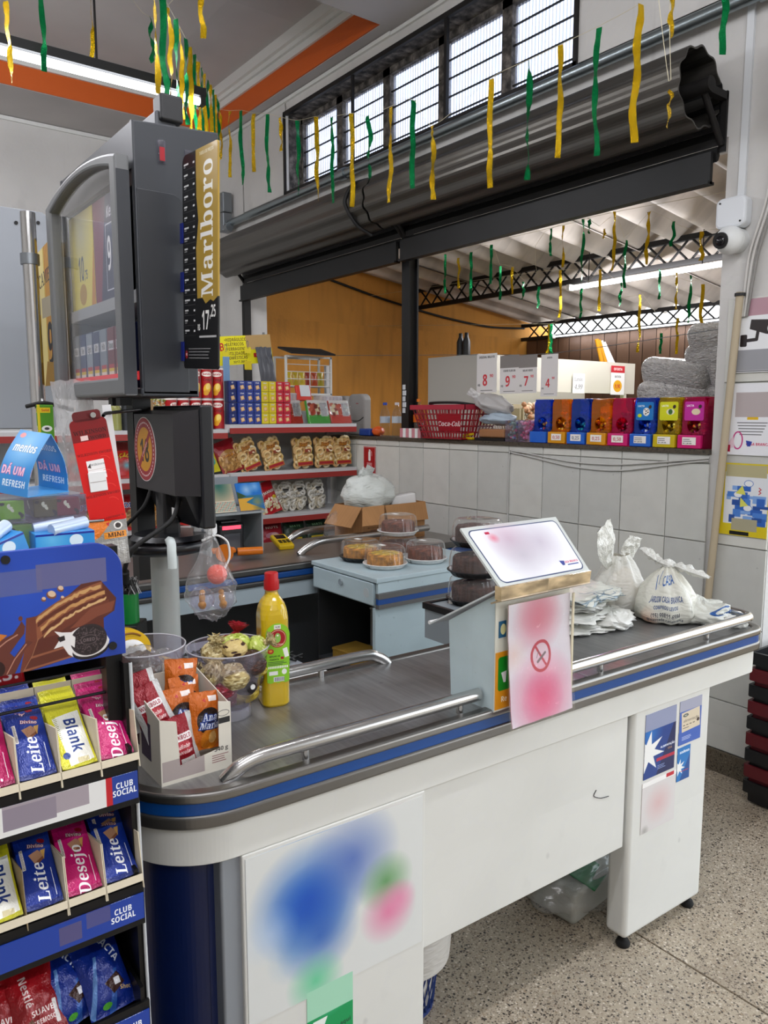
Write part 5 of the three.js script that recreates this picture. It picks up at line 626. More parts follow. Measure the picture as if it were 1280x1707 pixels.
  single('sticker', 'orange and green payment sticker down the left edge of the stand front', 'sticker', box(0.0012, 0.14, 0.05), print(80, 220, (g, w, h) => { fill(g, '#e0940f', 0, 0, w, h); g.fillStyle = '#0b8a1c'; g.beginPath(); g.roundRect(14, 20, 66, 130, 12); g.fill(); poly(g, '#eee', [[30, 80], [60, 76], [56, 120], [44, 120]]); tx(g, 'Re', 48, 184, 28, '#fff3da'); }, 0.4), [o[0] + 0.078, TOP + 0.075, -1.294]).geometry = fit(new THREE.BoxGeometry(0.05, 0.14, 0.0012)).rotateY(PI / 2);
  const dot = single('sticker', 'small blue sticker with a pale yellow disc high on the stand front', 'sticker', fit(new THREE.BoxGeometry(0.024, 0.04, 0.0012)).rotateY(PI / 2), print(48, 80, (g, w, h) => { fill(g, '#1f5f86', 0, 0, w, h); ell(g, '#e3dfa4', 28, 40, 18, 26); }, 0.5), [o[0] + 0.078, TOP + 0.2, -1.29]);
}
// ---------- shopping bags on the far end of the counter ----------
{
  const film = (more) => std(0xe6e6df, 0.35, 0, { bumpMap: crinkle, bumpScale: 0.006, ...more });
  const filmP = phys(0xf1f1ea, 0.32, { transmission: 0.35, thickness: 0, bumpMap: crinkle, bumpScale: 0.005 }), filmT = film();
  const folds = (pts, n, amp, k, seed) => { const q = lathe(pts, n), p = q.attributes.position, H = pts[pts.length - 1][1]; for (let i = 0; i < p.count; i++) { const x = p.getX(i), z = p.getZ(i), y = p.getY(i), a = Math.atan2(z, x), r = Math.hypot(x, z), m = 1 + amp * (0.25 + y / H) * Math.sin(a * k + 3 * nz(y * 9, seed)) + 0.12 * nz(Math.cos(a) * 2, y * 14, Math.sin(a) * 2 + seed); p.setXYZ(i, Math.cos(a) * r * m, y + 0.006 * nz(a * 3, seed), Math.sin(a) * r * m); } q.computeVertexNormals(); return q; };
  const ear = (l, w, seed, curl = 0.3) => { const q = pouch(w, l, 0.022, { seed, wrinkle: 0.7, edge: 0.08, crimp: 0.03, zig: 0 }), p = q.attributes.position; for (let i = 0; i < p.count; i++) { const y = p.getY(i) / l; p.setX(i, p.getX(i) * (0.35 + 1.1 * Math.sin(Math.min(1, y * 1.1) * 2.4)) + 0.004 * nz(y * 8, seed)); p.setZ(i, p.getZ(i) + curl * l * y * y * 0.5); } q.computeVertexNormals(); return q; };
  const text = ink(1024, 256, (g, w, h) => { fill(g, '#ecebe4', 0, 0, w, h); const x = 690, c = '#27407f'; blots(g, [[600, 190, 60, '226,150,120', 0.6], [560, 200, 50, '226,150,120', 0.4]]); for (const [s, y, px] of [['JARDIM CASA BRANCA', 118, 17], ['COMPROU LEVOU', 136, 15], ['(15) 99811-6594', 158, 20], ['@mercado.casabranca', 178, 18], ['Rua Washington Penha, 25', 204, 19], ['Jardim Casa Branca - Sorocaba', 224, 18]]) tx(g, s, x, y, px, y > 150 ? '#3a3d4c' : c); line(g, '#2f62b0', 5, [[600, 40], [620, 80]]); line(g, '#2f62b0', 5, [[580, 60], [610, 96]]); tx(g, 'CASA', 700, 70, 40, '#2a5fae', { rot: -0.1 }); line(g, '#3a3d4c', 2, [[800, 60], [822, 110], [826, 150]]); });
  const b = thing('shopping_bag', 'knotted white shopping bag with blue print, full of groceries, on the counter', 'shopping bag', [-1.475, TOP, -2.34], [0, 0.9, 0]);
  P(b, 'bag_body', folds([[0, 0], [0.075, 0.001], [0.1, 0.01], [0.108, 0.035], [0.1, 0.075], [0.078, 0.12], [0.05, 0.155], [0.022, 0.18], [0.014, 0.19]], 48, 0.07, 9, 2), film({ map: text }), [0, 0, 0], [0, 1.72, 0]);
  P(b, 'knot', lump(0.022, 0.018, 0.02, { seed: 3, amp: 0.3 }), filmT, [0, 0.193, 0]);
  P(b, 'handle', ear(0.135, 0.036, 5, -0.1), filmT, [0.01, 0.192, -0.01], [-1.75, -2.2, 0]); P(b, 'handle', ear(0.1, 0.036, 6, 0.1), filmT, [-0.01, 0.192, 0.01], [-1.1, 0.9, 0.0]);
  const d = thing('shopping_bag', 'open white shopping bag with a yellowish bundle inside, one handle standing up', 'shopping bag', [-1.66, TOP, -2.33], [0, 0.5, 0]);
  P(d, 'bag_body', folds([[0, 0], [0.08, 0.001], [0.105, 0.02], [0.1, 0.06], [0.085, 0.11], [0.06, 0.15], [0.045, 0.18], [0.03, 0.2]], 44, 0.12, 8, 7), filmP); P(d, 'contents', lump(0.06, 0.075, 0.06, { seed: 22 }), std(0xc9a457, 0.5), [0.02, 0.078, 0]);
  P(d, 'handle', ear(0.19, 0.085, 9, 0.12), filmT, [-0.03, 0.155, 0.03], [0.05, 1.2, 0.5]); P(d, 'handle', ear(0.11, 0.06, 10, 0.3), filmT, [0.01, 0.16, -0.03], [0.1, 0.9, -0.25]);
  const flat = (lab, x, y, z, w, dd, h, r, mat, seed) => single('folded_bag', lab, 'folded bag', (() => { const q = lump(w / 2, h / 2, dd / 2, { seed, amp: 0.3, fine: 0.35, n: 40, m: 20, freq: 1.6 }); const p = q.attributes.position; for (let i = 0; i < p.count; i++) p.setY(i, Math.max(-h * 0.4, p.getY(i) + 0.22 * h * Math.sin(p.getX(i) * 55 + seed) * nz(p.getZ(i) * 12, seed))); q.computeVertexNormals(); return q; })(), mat, [x, TOP + y, z], [0, r, 0]);
  const inkM = film({ map: ink(256, 256, (g, w) => { fill(g, '#e6e7e2', 0, 0, w, w); const r = seeded(8); for (let i = 0; i < 26; i++) line(g, '#7d95ab', 2, [[60 + r() * 130, 50 + r() * 150], [60 + r() * 130, 50 + r() * 150]]); }) });
  flat('lowest folded white bag of the pile behind the stand', -1.63, 0.012, -2.02, 0.26, 0.28, 0.03, 0.2, filmT, 3);
  flat('middle folded white bag of the pile behind the stand', -1.65, 0.042, -2.03, 0.27, 0.3, 0.04, 0.5, filmT, 6);
  flat('upper cream folded bag of the pile behind the stand', -1.66, 0.076, -2.03, 0.25, 0.28, 0.042, 0.9, filmT, 9);
  flat('loose grey-printed bag draped over the top of the pile', -1.63, 0.106, -2.08, 0.24, 0.3, 0.05, 0.35, inkM, 12);
  flat('crumpled white bag trailing beside the open shopping bag', -1.56, 0.022, -2.13, 0.16, 0.2, 0.06, 0.9, filmT, 15);
  const blueInk = film({ map: ink(256, 256, (g, w) => { fill(g, '#e9eae6', 0, 0, w, w); tx(g, 'CASA', 150, 120, 60, '#2a5fae', { rot: 0.5 }); for (let i = 0; i < 5; i++) line(g, '#3a6ab4', 4, [[90 + i * 22, 150], [100 + i * 22, 176]]); }) });
  flat('crumpled bag with blue print by the far corner rail', -1.4, 0.03, -2.415, 0.2, 0.17, 0.085, 0.4, blueInk, 18);
  flat('white bag end squeezed under the far corner rail', -1.315, 0.012, -2.42, 0.13, 0.09, 0.05, 0.6, filmT, 21);
  const pad = thing('paper_pad', 'small stack of white paper slips on the steel top', 'paper', [-1.6, TOP, -1.9], [0, 0.5, 0]); for (let i = 0; i < 5; i++) P(pad, 'slip', box(0.075, 0.0022, 0.06), M.paper, [0, 0.0012 + i * 0.0026, 0], [0, (i * 37 % 7 - 3) * 0.012, 0]);
}
// ---------- cakes under ribbed domes ----------
{
  const dome = (r, h) => { const pts = [[r * 0.985, 0], [r, 0.002], [r * 0.95, h * 0.55], [r * 0.9, h * 0.86], [r * 0.82, h * 0.97], [r * 0.74, h], [r * 0.5, h * 1.0], [0, h * 0.985]], q = lathe(pts, 128), p = q.attributes.position; for (let i = 0; i < p.count; i++) { const x = p.getX(i), z = p.getZ(i), y = p.getY(i), a = Math.atan2(z, x), k = 1 + (y > h * 0.04 && y < h * 0.96 ? 0.02 * Math.sin(a * 32) : 0); p.setX(i, x * k); p.setZ(i, z * k); } q.computeVertexNormals(); return q; };
  const trayG = (r) => { const q = lathe([[0, 0], [r * 0.86, 0], [r * 0.9, 0.006], [r * 1.0, 0.018], [r * 1.06, 0.019], [r * 1.06, 0.022], [r * 0.98, 0.022], [r * 0.88, 0.01], [0, 0.01]], 96), p = q.attributes.position; for (let i = 0; i < p.count; i++) { const x = p.getX(i), z = p.getZ(i), r2 = Math.hypot(x, z); if (r2 > r * 0.87 && r2 < r * 1.03) { const k = 1 + 0.012 * Math.sign(Math.sin(Math.atan2(z, x) * 24)); p.setX(i, x * k); p.setZ(i, z * k); } } q.computeVertexNormals(); return q; };
  const R = 0.096, H = 0.078, dG = dome(R, H), tG = trayG(R);
  const cakeG = (r, h, seed) => { const q = lathe([[0, 0], [r * 0.97, 0], [r, 0.006], [r * 0.99, h * 0.8], [r * 0.93, h * 0.97], [r * 0.6, h], [r * 0.3, h * 0.96], [0, h * 0.95]], 60), p = q.attributes.position; for (let i = 0; i < p.count; i++) { const k = 1 + 0.03 * nz(p.getX(i) * 60 + seed, p.getY(i) * 60, p.getZ(i) * 60); p.setXYZ(i, p.getX(i) * k, p.getY(i) * k, p.getZ(i) * k); } q.computeVertexNormals(); return q; };
  const crumb = (a, b) => std(0xffffff, 0.85, 0, { map: field(256, (u, v) => { const s = 0.8 + 0.7 * fbm(u * 18, v * 6), k = v < 0.36 ? a : b; return k.map((c) => c * s); }, null, true), bumpMap: grainBump, bumpScale: 0.002 });
  const cakes = { choc: crumb([134, 78, 58], [122, 68, 48]), orange: crumb([226, 186, 52], [216, 146, 52]), dark: crumb([92, 58, 46], [84, 52, 42]) };
  const shellM = phys(0xffffff, 0.04, { transmission: 0.97, thickness: 0, ior: 1.5 });
  function cake(label, kind, tray, p, h = 0.055, lbl = true) { const t = thing('boxed_cake', label, 'cake', p, 0); P(t, 'tray', tG, tray); P(t, 'cake', cakeG(R * 0.86, h, p[0] * 50), cakes[kind], [0, 0.011, 0]); P(t, 'dome', dG, shellM, [0, 0.021, 0]); if (lbl) P(t, 'price_label', box(0.034, 0.0008, 0.022), M.paper, [-0.01, 0.021 + H + 0.001, 0.01]); return t; }
  const y = 0.911, white = std(0xdcdcda, 0.4), blk = std(0x0d0d0e, 0.35);
  cake('orange-topped yellow cake on a white tray, nearest on the drawer unit', 'orange', white, [-2.725, y, -2.075]); cake('chocolate cake on a white tray at the right of the drawer unit', 'choc', white, [-2.715, y, -2.305]);
  cake('orange-topped yellow cake on a black tray at the left of the drawer unit', 'orange', blk, [-2.93, y, -2.085]); cake('lower chocolate cake of the stacked pair at the back', 'choc', white, [-2.93, y, -2.31], 0.055, false); cake('upper chocolate cake of the stacked pair at the back', 'choc', white, [-2.93, y + 0.102, -2.31]);
  const bk = ['bottom dark cake on a black tray of the stack behind the stand', 'middle dark cake on a black tray of the stack behind the stand', 'topmost dark cake on a black tray, partly hidden by the notice board'];
  for (let i = 0; i < 3; i++) cake(bk[i], 'dark', blk, [-1.965 + (i > 1 ? -0.015 : 0.004 * i), 0.924 + i * 0.102, -1.9 - (i > 1 ? 0.03 : 0)], 0.062, false);
}
// ---------- things on the second counter ----------
{
  const y = 0.9;
  const sb = thing('scanner_housing', 'grey open metal housing on the second counter, calendars on its roof', 'housing', [-3.6, y, -1.72], 0);
  P(sb, 'shell', boxes([[0.24, 0.2, 0.008, 0, 0.1, 0.14], [0.24, 0.2, 0.008, 0, 0.1, -0.14], [0.008, 0.2, 0.28, -0.116, 0.1, 0], [0.26, 0.008, 0.3, 0, 0.203, 0]]), std(0x98a0a3, 0.45)); P(sb, 'back_board', box(0.006, 0.15, 0.3), std(0x8d949a, 0.5), [-0.17, 0.29, 0]);
  for (let i = 0; i < 6; i++) P(sb, 'slot', box(0.14, 0.022, 0.002), std(0x5c6a72, 0.6), [0.0, 0.035 + i * 0.028, 0.145]);
  const sc = thing('barcode_scanner', 'black desktop barcode scanner with a glowing red window inside the grey housing', 'scanner', [-3.55, y, -1.7], [0, PI / 2, 0]); P(sc, 'scanner_body', rbox(0.14, 0.15, 0.09, 0.012), M.satin, [0, 0.075, 0]); P(sc, 'hood', rbox(0.1, 0.012, 0.06, 0.004), M.satin, [0, 0.158, 0]); P(sc, 'glass', box(0.09, 0.08, 0.002), std(0x4b4b50, 0.08), [0, 0.06, 0.046]); P(sc, 'lamp_window', box(0.1, 0.018, 0.003), std(0xd64a5a, 0.4, 0, { emissive: 0xff3850, emissiveIntensity: 1.6 }), [0, 0.132, 0.046]);
  const cal = (lab, z, draw) => { const c = thing('wall_calendar', lab, 'calendar', [-3.49, y + 0.213, z], [0, PI / 2, 0]); P(c, 'sheets', slab([[-0.07, 0, 0], [0.07, 0, 0], [0.07, 0.135, -0.06], [-0.07, 0.135, -0.06]], 0.006), print(200, 200, draw, 0.3)); for (let i = 0; i < 12; i++) P(c, 'ring', at(new THREE.TorusGeometry(0.004, 0.0009, 5, 10), [0.071, 0.006 + i * 0.011, -0.003 - i * 0.0049], [0, 0, PI / 2]), M.zinc); };
  cal('spiral calendar with a pale beach and a grid of small dates', -1.655, (g, w, h) => { fill(g, '#c9b294', 0, 0, w, h); blots(g, [[100, 10, 130, '40,100,90', 1], [30, 70, 70, '150,150,120', 0.6]]); fill(g, '#d8cdb8', 0, 120, w, 80); for (let i = 0; i < 15; i++) for (let k = 0; k < 6; k++) fill(g, (i + k) % 3 ? '#5d8f86' : '#a05a4a', 6 + i * 13, 128 + k * 11, 9, 7); });
  cal('spiral calendar with a bright blue sea and golden shore', -1.815, (g, w, h) => { fill(g, '#1e6fc4', 0, 0, w, h); blots(g, [[80, 50, 60, '220,235,250', 0.7], [150, 30, 50, '200,225,250', 0.6]]); fill(g, '#2b6f8f', 0, 92, w, 60); poly(g, '#38502c', [[0, 60], [70, 96], [0, 120]]); poly(g, '#d9a53a', [[0, 112], [130, 108], [60, 140], [200, 200], [0, 200]]); blots(g, [[150, 150, 50, '230,180,70', 0.7], [160, 180, 60, '30,80,110', 0.6]]); });
  const pt = thing('card_terminal', 'yellow card terminal with a dark screen on the second counter', 'card terminal', [-3.5, y, -1.985], [0, PI / 2 - 0.15, 0]); P(pt, 'terminal_body', at(rbox(0.085, 0.03, 0.15, 0.01), [0, 0.03, 0], [0.25, 0, 0]), std(0xd8b40c, 0.4)); P(pt, 'screen', at(box(0.055, 0.003, 0.05), [0, 0.0525, -0.032], [0.25, 0, 0]), std(0x0d1016, 0.15)); for (let i = 0; i < 6; i++) P(pt, 'key', at(box(0.016, 0.005, 0.012), [-0.022 + (i % 3) * 0.022, 0.041 - Math.floor(i / 3) * 0.005, 0.02 + Math.floor(i / 3) * 0.02], [0.25, 0, 0]), M.satin);
  const td = thing('tape_dispenser', 'orange tape dispenser lying on the edge of the second counter', 'dispenser', [-3.34, y, -1.62], [0, 1.25, 0]); P(td, 'frame', rbox(0.11, 0.02, 0.06, 0.006), std(0xd9730a, 0.35), [-0.04, 0.05, 0]); P(td, 'wheel', at(cyl(0.042, 0.012, 28), [-0.04, 0.042, 0.03], [PI / 2, 0, 0]), std(0xd9730a, 0.35)); P(td, 'handle', at(cyl(0.019, 0.12, 20), [0.085, 0.04, 0], [0, 0, PI / 2]), std(0xd9730a, 0.35)); P(td, 'tape_roll', at(cyl(0.03, 0.05, 24), [-0.04, 0.03, 0], [PI / 2, 0, 0]), std(0x8a8178, 0.5));
  // cardboard box with a full plastic bag in it
  const bx = thing('cardboard_box', 'open cardboard box at the far end of the second counter', 'box', [-3.46, y, -2.6], [0, 0.05, 0]), cbm = std(0xffffff, 0.8, 0, { map: field(256, (u, v) => { const s = 0.95 + 0.06 * nz(u * 60, v * 2) + 0.08 * fbm(u * 4, v * 4); return [176 * s, 128 * s, 80 * s]; }, [2, 2], true) });
  P(bx, 'box_body', metric(boxes([[0.24, 0.2, 0.005, 0, 0.1, 0.23], [0.24, 0.2, 0.005, 0, 0.1, -0.23], [0.005, 0.2, 0.46, 0.12, 0.1, 0], [0.005, 0.2, 0.46, -0.12, 0.1, 0], [0.24, 0.005, 0.46, 0, 0.003, 0]])), cbm);
  P(bx, 'flap', metric(slab([[0.122, 0.2, 0.07], [0.122, 0.2, -0.23], [0.15, 0.1, -0.23], [0.15, 0.1, 0.07]], 0.004)), cbm); P(bx, 'flap', metric(slab([[0.122, 0.2, 0.232], [-0.118, 0.2, 0.232], [-0.1, 0.1, 0.32], [0.14, 0.1, 0.32]], 0.004)), cbm); P(bx, 'flap', metric(slab([[0.124, 0.2, 0.23], [0.124, 0.2, 0.08], [0.2, 0.11, 0.14], [0.2, 0.11, 0.29]], 0.004)), cbm);
  P(bx, 'print', box(0.0008, 0.05, 0.09), print(90, 50, (g, w, h) => { fill(g, '#a9794a', 0, 0, w, h); tx(g, 'MH:YC25/CX-BAG', 45, 12, 10, '#3b2a1c'); for (let i = 0; i < 20; i++) fill(g, '#3b2a4c', 24 + i * 2, 22, 1, 22); }, 0.8), [0.123, 0.07, 0.15]).geometry = new THREE.BoxGeometry(0.09, 0.05, 0.0008).rotateY(PI / 2);
  const wbM = phys(0xe4e9e4, 0.35, { transmission: 0.25, thickness: 0, bumpMap: crinkle, bumpScale: 0.01 });
  const bg = thing('plastic_bag', 'full knotted white plastic bag resting in the cardboard box', 'bag', [-3.47, y + 0.15, -2.52], 0); const bl = lump(0.115, 0.115, 0.16, { seed: 61, amp: 0.16, fine: 0.05, n: 40, m: 30 }); P(bg, 'bag_body', bl, wbM, [0, 0.1, 0]); P(bg, 'knot', lump(0.02, 0.035, 0.03, { seed: 5, amp: 0.4, fine: 0.3 }), wbM, [0.03, 0.215, 0.05]); P(bg, 'handle', pouch(0.05, 0.07, 0.012, { seed: 4, wrinkle: 0.8, edge: 0.1 }), wbM, [0.03, 0.2, 0.03], [-0.3, 1.3, -0.5]);
  const sl = thing('foil_tray_pack', 'shiny wrapped white pack sticking out of the cardboard box', 'pack', [-3.43, y + 0.14, -2.74], [0, 1.4, 0.1]); P(sl, 'pack_body', rbox(0.16, 0.1, 0.05, 0.008), M.white, [0, 0.05, 0]); P(sl, 'wrap', rbox(0.17, 0.11, 0.06, 0.012), M.film, [0, 0.052, 0]);
  single('hanging_film', 'clear knotted film bag beside the cardboard box', 'bag', lump(0.06, 0.09, 0.06, { seed: 71, amp: 0.3, fine: 0.2 }), M.film, [-3.5, y + 0.07, -2.32]);
}
// where the foil strips hang: [green?, x, y, z, length]
const WALLSTRIPS = [[0,-5.27,3.73,-2.62,0.45],[1,-5.09,3.68,-2.62,0.49],[0,-4.91,3.61,-2.62,0.38],[1,-4.72,3.55,-2.62,0.49],[0,-4.55,3.48,-2.62,0.20],[1,-4.34,3.40,-2.62,0.44],[0,-4.12,3.36,-2.62,0.48],[1,-3.95,3.31,-2.62,0.48],[0,-3.75,3.27,-2.62,0.50],[1,-3.59,3.21,-2.62,0.33],[0,-3.40,3.20,-2.62,0.48],[1,-3.21,3.18,-2.62,0.43],[0,-3.05,3.01,-2.62,0.35],[0,-2.65,3.10,-2.62,0.47],[1,-2.42,3.10,-2.62,0.49],[0,-2.25,3.10,-2.62,0.44],[1,-2.06,3.10,-2.62,0.48],[0,-1.88,3.11,-2.62,0.49]];
const HALLSTRIPS = [[1,-4.73,2.85,-4.20,0.30],[0,-4.57,2.80,-4.20,0.23],[1,-4.43,2.82,-4.20,0.36],[1,-4.22,2.84,-4.20,0.28],[1,-4.12,2.67,-4.20,0.24],[0,-4.00,2.65,-4.20,0.19],[1,-3.89,2.53,-4.20,0.12],[1,-3.75,2.48,-4.20,0.15],[1,-3.65,2.85,-4.20,0.18],[0,-3.54,2.85,-4.20,0.27],[1,-3.38,2.86,-4.20,0.40],[1,-3.33,2.85,-4.20,0.09],[0,-3.21,2.77,-4.20,0.06],[0,-3.13,2.86,-4.20,0.36],[1,-3.04,2.67,-4.20,0.29],[0,-2.89,2.81,-4.20,0.31],[1,-2.72,2.72,-4.20,0.14],[0,-2.53,2.63,-4.20,0.16],[0,-4.06,2.70,-4.80,0.36],[1,-3.86,2.54,-4.80,0.22],[0,-3.69,2.65,-4.80,0.30],[1,-3.51,2.54,-4.80,0.17],[1,-3.19,2.58,-4.80,0.20],[1,-2.96,2.51,-4.80,0.31],[0,-2.87,2.44,-4.80,0.31],[0,-3.06,2.54,-4.80,0.24],[0,-4.17,2.30,-4.80,0.28],[1,-4.14,2.30,-4.80,0.28],[0,-3.34,2.43,-4.80,0.40],[1,-3.16,2.15,-4.80,0.14],[0,-3.04,2.24,-4.80,0.24],[1,-2.90,2.17,-4.80,0.18]];
// ---------- snack shelves ----------
{
  const FX = -4.5;
  function gondola(label, z0, z1, levels) { // shelves in front of a back panel, red price rails on their fronts
    const t = thing('shelf_unit', label, 'shelf', [FX, 0, (z0 + z1) / 2], 0), L = z1 - z0;
    P(t, 'back_panel', box(0.02, 1.62, L), std(0xb0b0ae, 0.5), [-0.37, 0.81, 0]); P(t, 'plinth', box(0.36, 0.12, L - 0.01), M.shelfWhite, [-0.18, 0.06, 0]);
    for (const z of [-L / 2 + 0.015, L / 2 - 0.015]) P(t, 'upright', box(0.03, 1.95, 0.03), M.shelfWhite, [-0.355, 0.975, z]);
    for (const y of levels) { const s = P(t, 'shelf', boxes([[0.36, 0.02, L - 0.008, -0.18, y - 0.01, 0], [0.006, 0.024, L - 0.008, 0.003, y - 0.012, 0]]), M.shelfWhite); P(s, 'price_rail', box(0.008, 0.036, L - 0.012), M.shelfRed, [0.006, y - 0.04, 0]); for (const e of [-1, 1]) P(s, 'shelf_bracket', extrude(shape([[0, 0], [-0.34, 0], [-0.34, -0.07], [0, -0.03]]), 0.003), M.shelfWhite, [0, y - 0.02, e * (L / 2 - 0.004) - 0.0015]); }
    return t;
  }
  const right = gondola('white snack shelf unit with red rails next to the tiled wall', -3.17, -2.18, [1.53, 1.22, 0.93, 0.72, 0.4]), left = gondola('white snack shelf unit with red rails behind the monitor', -2.175, -1.18, [1.5, 1.215, 0.9, 0.6, 0.3]);
  gondola('white shelf unit with red rails at the far left of the row', -1.175, -0.18, [1.5, 1.215, 0.9, 0.6, 0.3]);
  // tubes of crisps
  const canA = print(160, 128, (g, w, h) => { fill(g, '#a80f16', 0, 0, w, h); for (const x of [40, 120]) { ell(g, '#eee6dc', x, 22, 26, 11); tx(g, 'batata', x, 22, 12, '#a80f16'); tx(g, 'Crisp', x, 46, 16, '#3a0a0a', { style: 'italic bold' }); ell(g, '#e8b62c', x, 84, 17, 24, 0.4); ell(g, '#f3d470', x + 4, 76, 10, 14, 0.4); ell(g, '#d99a1c', x - 6, 104, 13, 11, -0.3); } }, 0.35);
  const can = thing('crisp_tube', 'red crisp tube, upper row, nearest the blue biscuit packs', 'crisp tube', [FX - 0.09, 1.692, -2.155], [0, -0.6, 0]); P(can, 'tube_body', cyl(0.036, 0.18, 26, 0.036, true), canA, [0, 0.093, 0]); P(can, 'lid', cyl(0.0375, 0.01, 26), std(0xe3dcd6, 0.4), [0, 0.187, 0]); P(can, 'rim', cyl(0.037, 0.005, 26), M.zinc, [0, 0.0025, 0]);
  for (let i = 1; i < 4; i++) copy(can, [FX - 0.09, 1.692, -2.155 + i * 0.079], [0, -0.6 + 0.4 * i, 0], ['', 'red crisp tube, upper row, second from the blue biscuit packs', 'red crisp tube, upper row, third from the blue biscuit packs', 'red crisp tube, upper row, fourth from the blue biscuit packs'][i]);
  for (let i = 0; i < 5; i++) copy(can, [FX - 0.09, 1.5, -2.155 + i * 0.079], [0, -0.6 + 0.3 * i, 0], 'red crisp tube on the shelf board, ' + ['nearest the blue biscuit packs', 'second from the blue biscuit packs', 'third from the blue biscuit packs', 'fourth from the blue biscuit packs', 'beside the mixed pasta bag'][i]);
  // biscuit packs
  const bisc = (c, d, w) => print(64, 160, (g) => { fill(g, c, 0, 0, 64, 160); for (const y of [0, 80]) { tx(g, w, 32, y + 12, 15, '#fff', { stroke: d, lw: 3 }); poly(g, '#c99a5c', [[14, y + 36], [44, y + 28], [54, y + 56], [22, y + 66]]); poly(g, '#e3c391', [[20, y + 38], [42, y + 32], [48, y + 50], [26, y + 58]]); fill(g, d, 0, y + 74, 64, 4); } }, 0.35);
  const cols = [['dark blue', bisc('#142a6e', '#0a1744', 'Cl'), -2.235], ['blue', bisc('#2a3f8e', '#14235e', 'Club'), -2.292], ['blue', null, -2.347], ['blue', null, -2.402], ['yellow', bisc('#d6c322', '#8f7c0c', 'Club'), -2.457], ['yellow', null, -2.512], ['red', bisc('#c42a3e', '#7e1020', 'Club'), -2.567], ['red', null, -2.622]]; let mm;
  const bG = rbox(0.07, 0.138, 0.052, 0.004);
  const order = ['first', 'second', 'third', 'fourth', 'fifth', 'sixth', 'seventh', 'eighth'];
  cols.forEach(([n, m, z], i) => { mm = m ?? mm; for (let k = 0; k < 2; k++) { const q = thing('biscuit_pack', `${n} biscuit pack, ${order[i]} column from the crisp tubes, ${k ? 'upper' : 'lower'} row`, 'biscuit pack', [FX - 0.06 - (i ? 0 : 0.02), 1.531 + k * 0.139, z], 0); P(q, 'pack_body', bG, std({ 'dark blue': 0x0d1f5c, blue: 0x24388a, yellow: 0xd6c322, red: 0xc42a3e }[n], 0.4), [0, 0.069, 0]); P(q, 'print', once('bp', () => new THREE.BoxGeometry(0.05, 0.136, 0.0008).rotateY(PI / 2)), mm, [0.0355, 0.069, 0]); } });
  // cold-cut trays
  const tray = (c, k) => print(160, 150, (g, w, h) => { fill(g, '#d8d6d2', 0, 0, w, h); fill(g, c, 0, 96, w, 54); for (let i = 0; i < 14; i++) ell(g, ['#a5301c', '#7d2414', '#c2583a', '#d6c9a0'][(i + k) % 4], 20 + (i * 37) % 80, 30 + (i * 23) % 66, 18, 13, i); fill(g, '#c4c6c8', 96, 16, 56, 90); for (let i = 0; i < 12; i++) fill(g, '#8f9296', 100, 20 + i * 7, 46, 3); fill(g, c, 0, 138, w, 12); }, 0.25);
  [['red', '#c02a18', -2.69, 'leftmost of the three at the shelf edge'], ['green', '#3f9a35', -2.88, 'between the two red ones'], ['red', '#c02a18', -3.06, 'beside the tiled wall']].forEach(([n, c, z, where], i) => { const q = thing('food_tray', `${n}-edged food tray in clear wrap, ${where}`, 'food tray', [FX - 0.02 - (i === 0 ? 0.05 : 0), 1.531, z], [-0.32, PI / 2, 0]); P(q, 'tray_body', rbox(0.17, 0.17, 0.03, 0.008), std(c, 0.4), [0, 0.085, -0.012]); P(q, 'print', box(0.164, 0.164, 0.001), tray(c, i), [0, 0.085, 0.0045]); P(q, 'wrap', rbox(0.174, 0.174, 0.008, 0.003), clear(0xffffff, 0.1, gloss2), [0, 0.085, 0.009]); });
  [[-2.7, 0, 'lower clear tray stack behind the left food tray'], [-2.72, 0.075, 'upper clear tray stack behind the left food tray'], [-3.04, 0, 'clear tray stack behind the right food tray'], [-3.06, 0.06, 'uppermost clear tray behind the right food tray']].forEach(([z, y, l], i) => { const q = thing('clear_tray', l, 'tray', [FX - 0.2, 1.6 + y, z], 0); P(q, 'tray_body', rbox(0.1, 0.065, 0.19, 0.008), phys(0xe9e9e9, 0.2, { transmission: 0.6, thickness: 0 }), [0, 0.033, 0]); for (let k = 0; k < 6; k++) P(q, 'tray_rib', box(0.004, 0.05, 0.012), M.acrylic, [0.051, 0.033, -0.075 + k * 0.03]); });
  single('tray_riser', 'white riser under the clear trays on the top shelf', 'riser', box(0.13, 0.07, 0.5), M.shelfWhite, [FX - 0.2, 1.566, -2.87]);
  const fd = thing('food_tray', 'red food tray with a grey label, standing on the left clear trays', 'food tray', [FX - 0.16, 1.74, -2.83], [-0.25, PI / 2, 0]); P(fd, 'tray_body', rbox(0.12, 0.11, 0.02, 0.006), std(0xc02a18, 0.4), [0, 0.0, 0]); P(fd, 'label', box(0.08, 0.08, 0.001), std(0xbfc3c6, 0.6), [0.01, 0.015, 0.011]);
  // ring snacks in clear bags
  const ringG = new THREE.TorusGeometry(0.021, 0.0088, 7, 14), ringM = std(0xffffff, 0.7), tones = ['#f2dca8', '#e6c88e', '#f8ebc8', '#dcb478'], pale = ['#d9d6cc', '#c9c4b6', '#e6e4dc'];
  const bagG = pouch(0.155, 0.235, 0.075, { seed: 23, wrinkle: 0.12 });
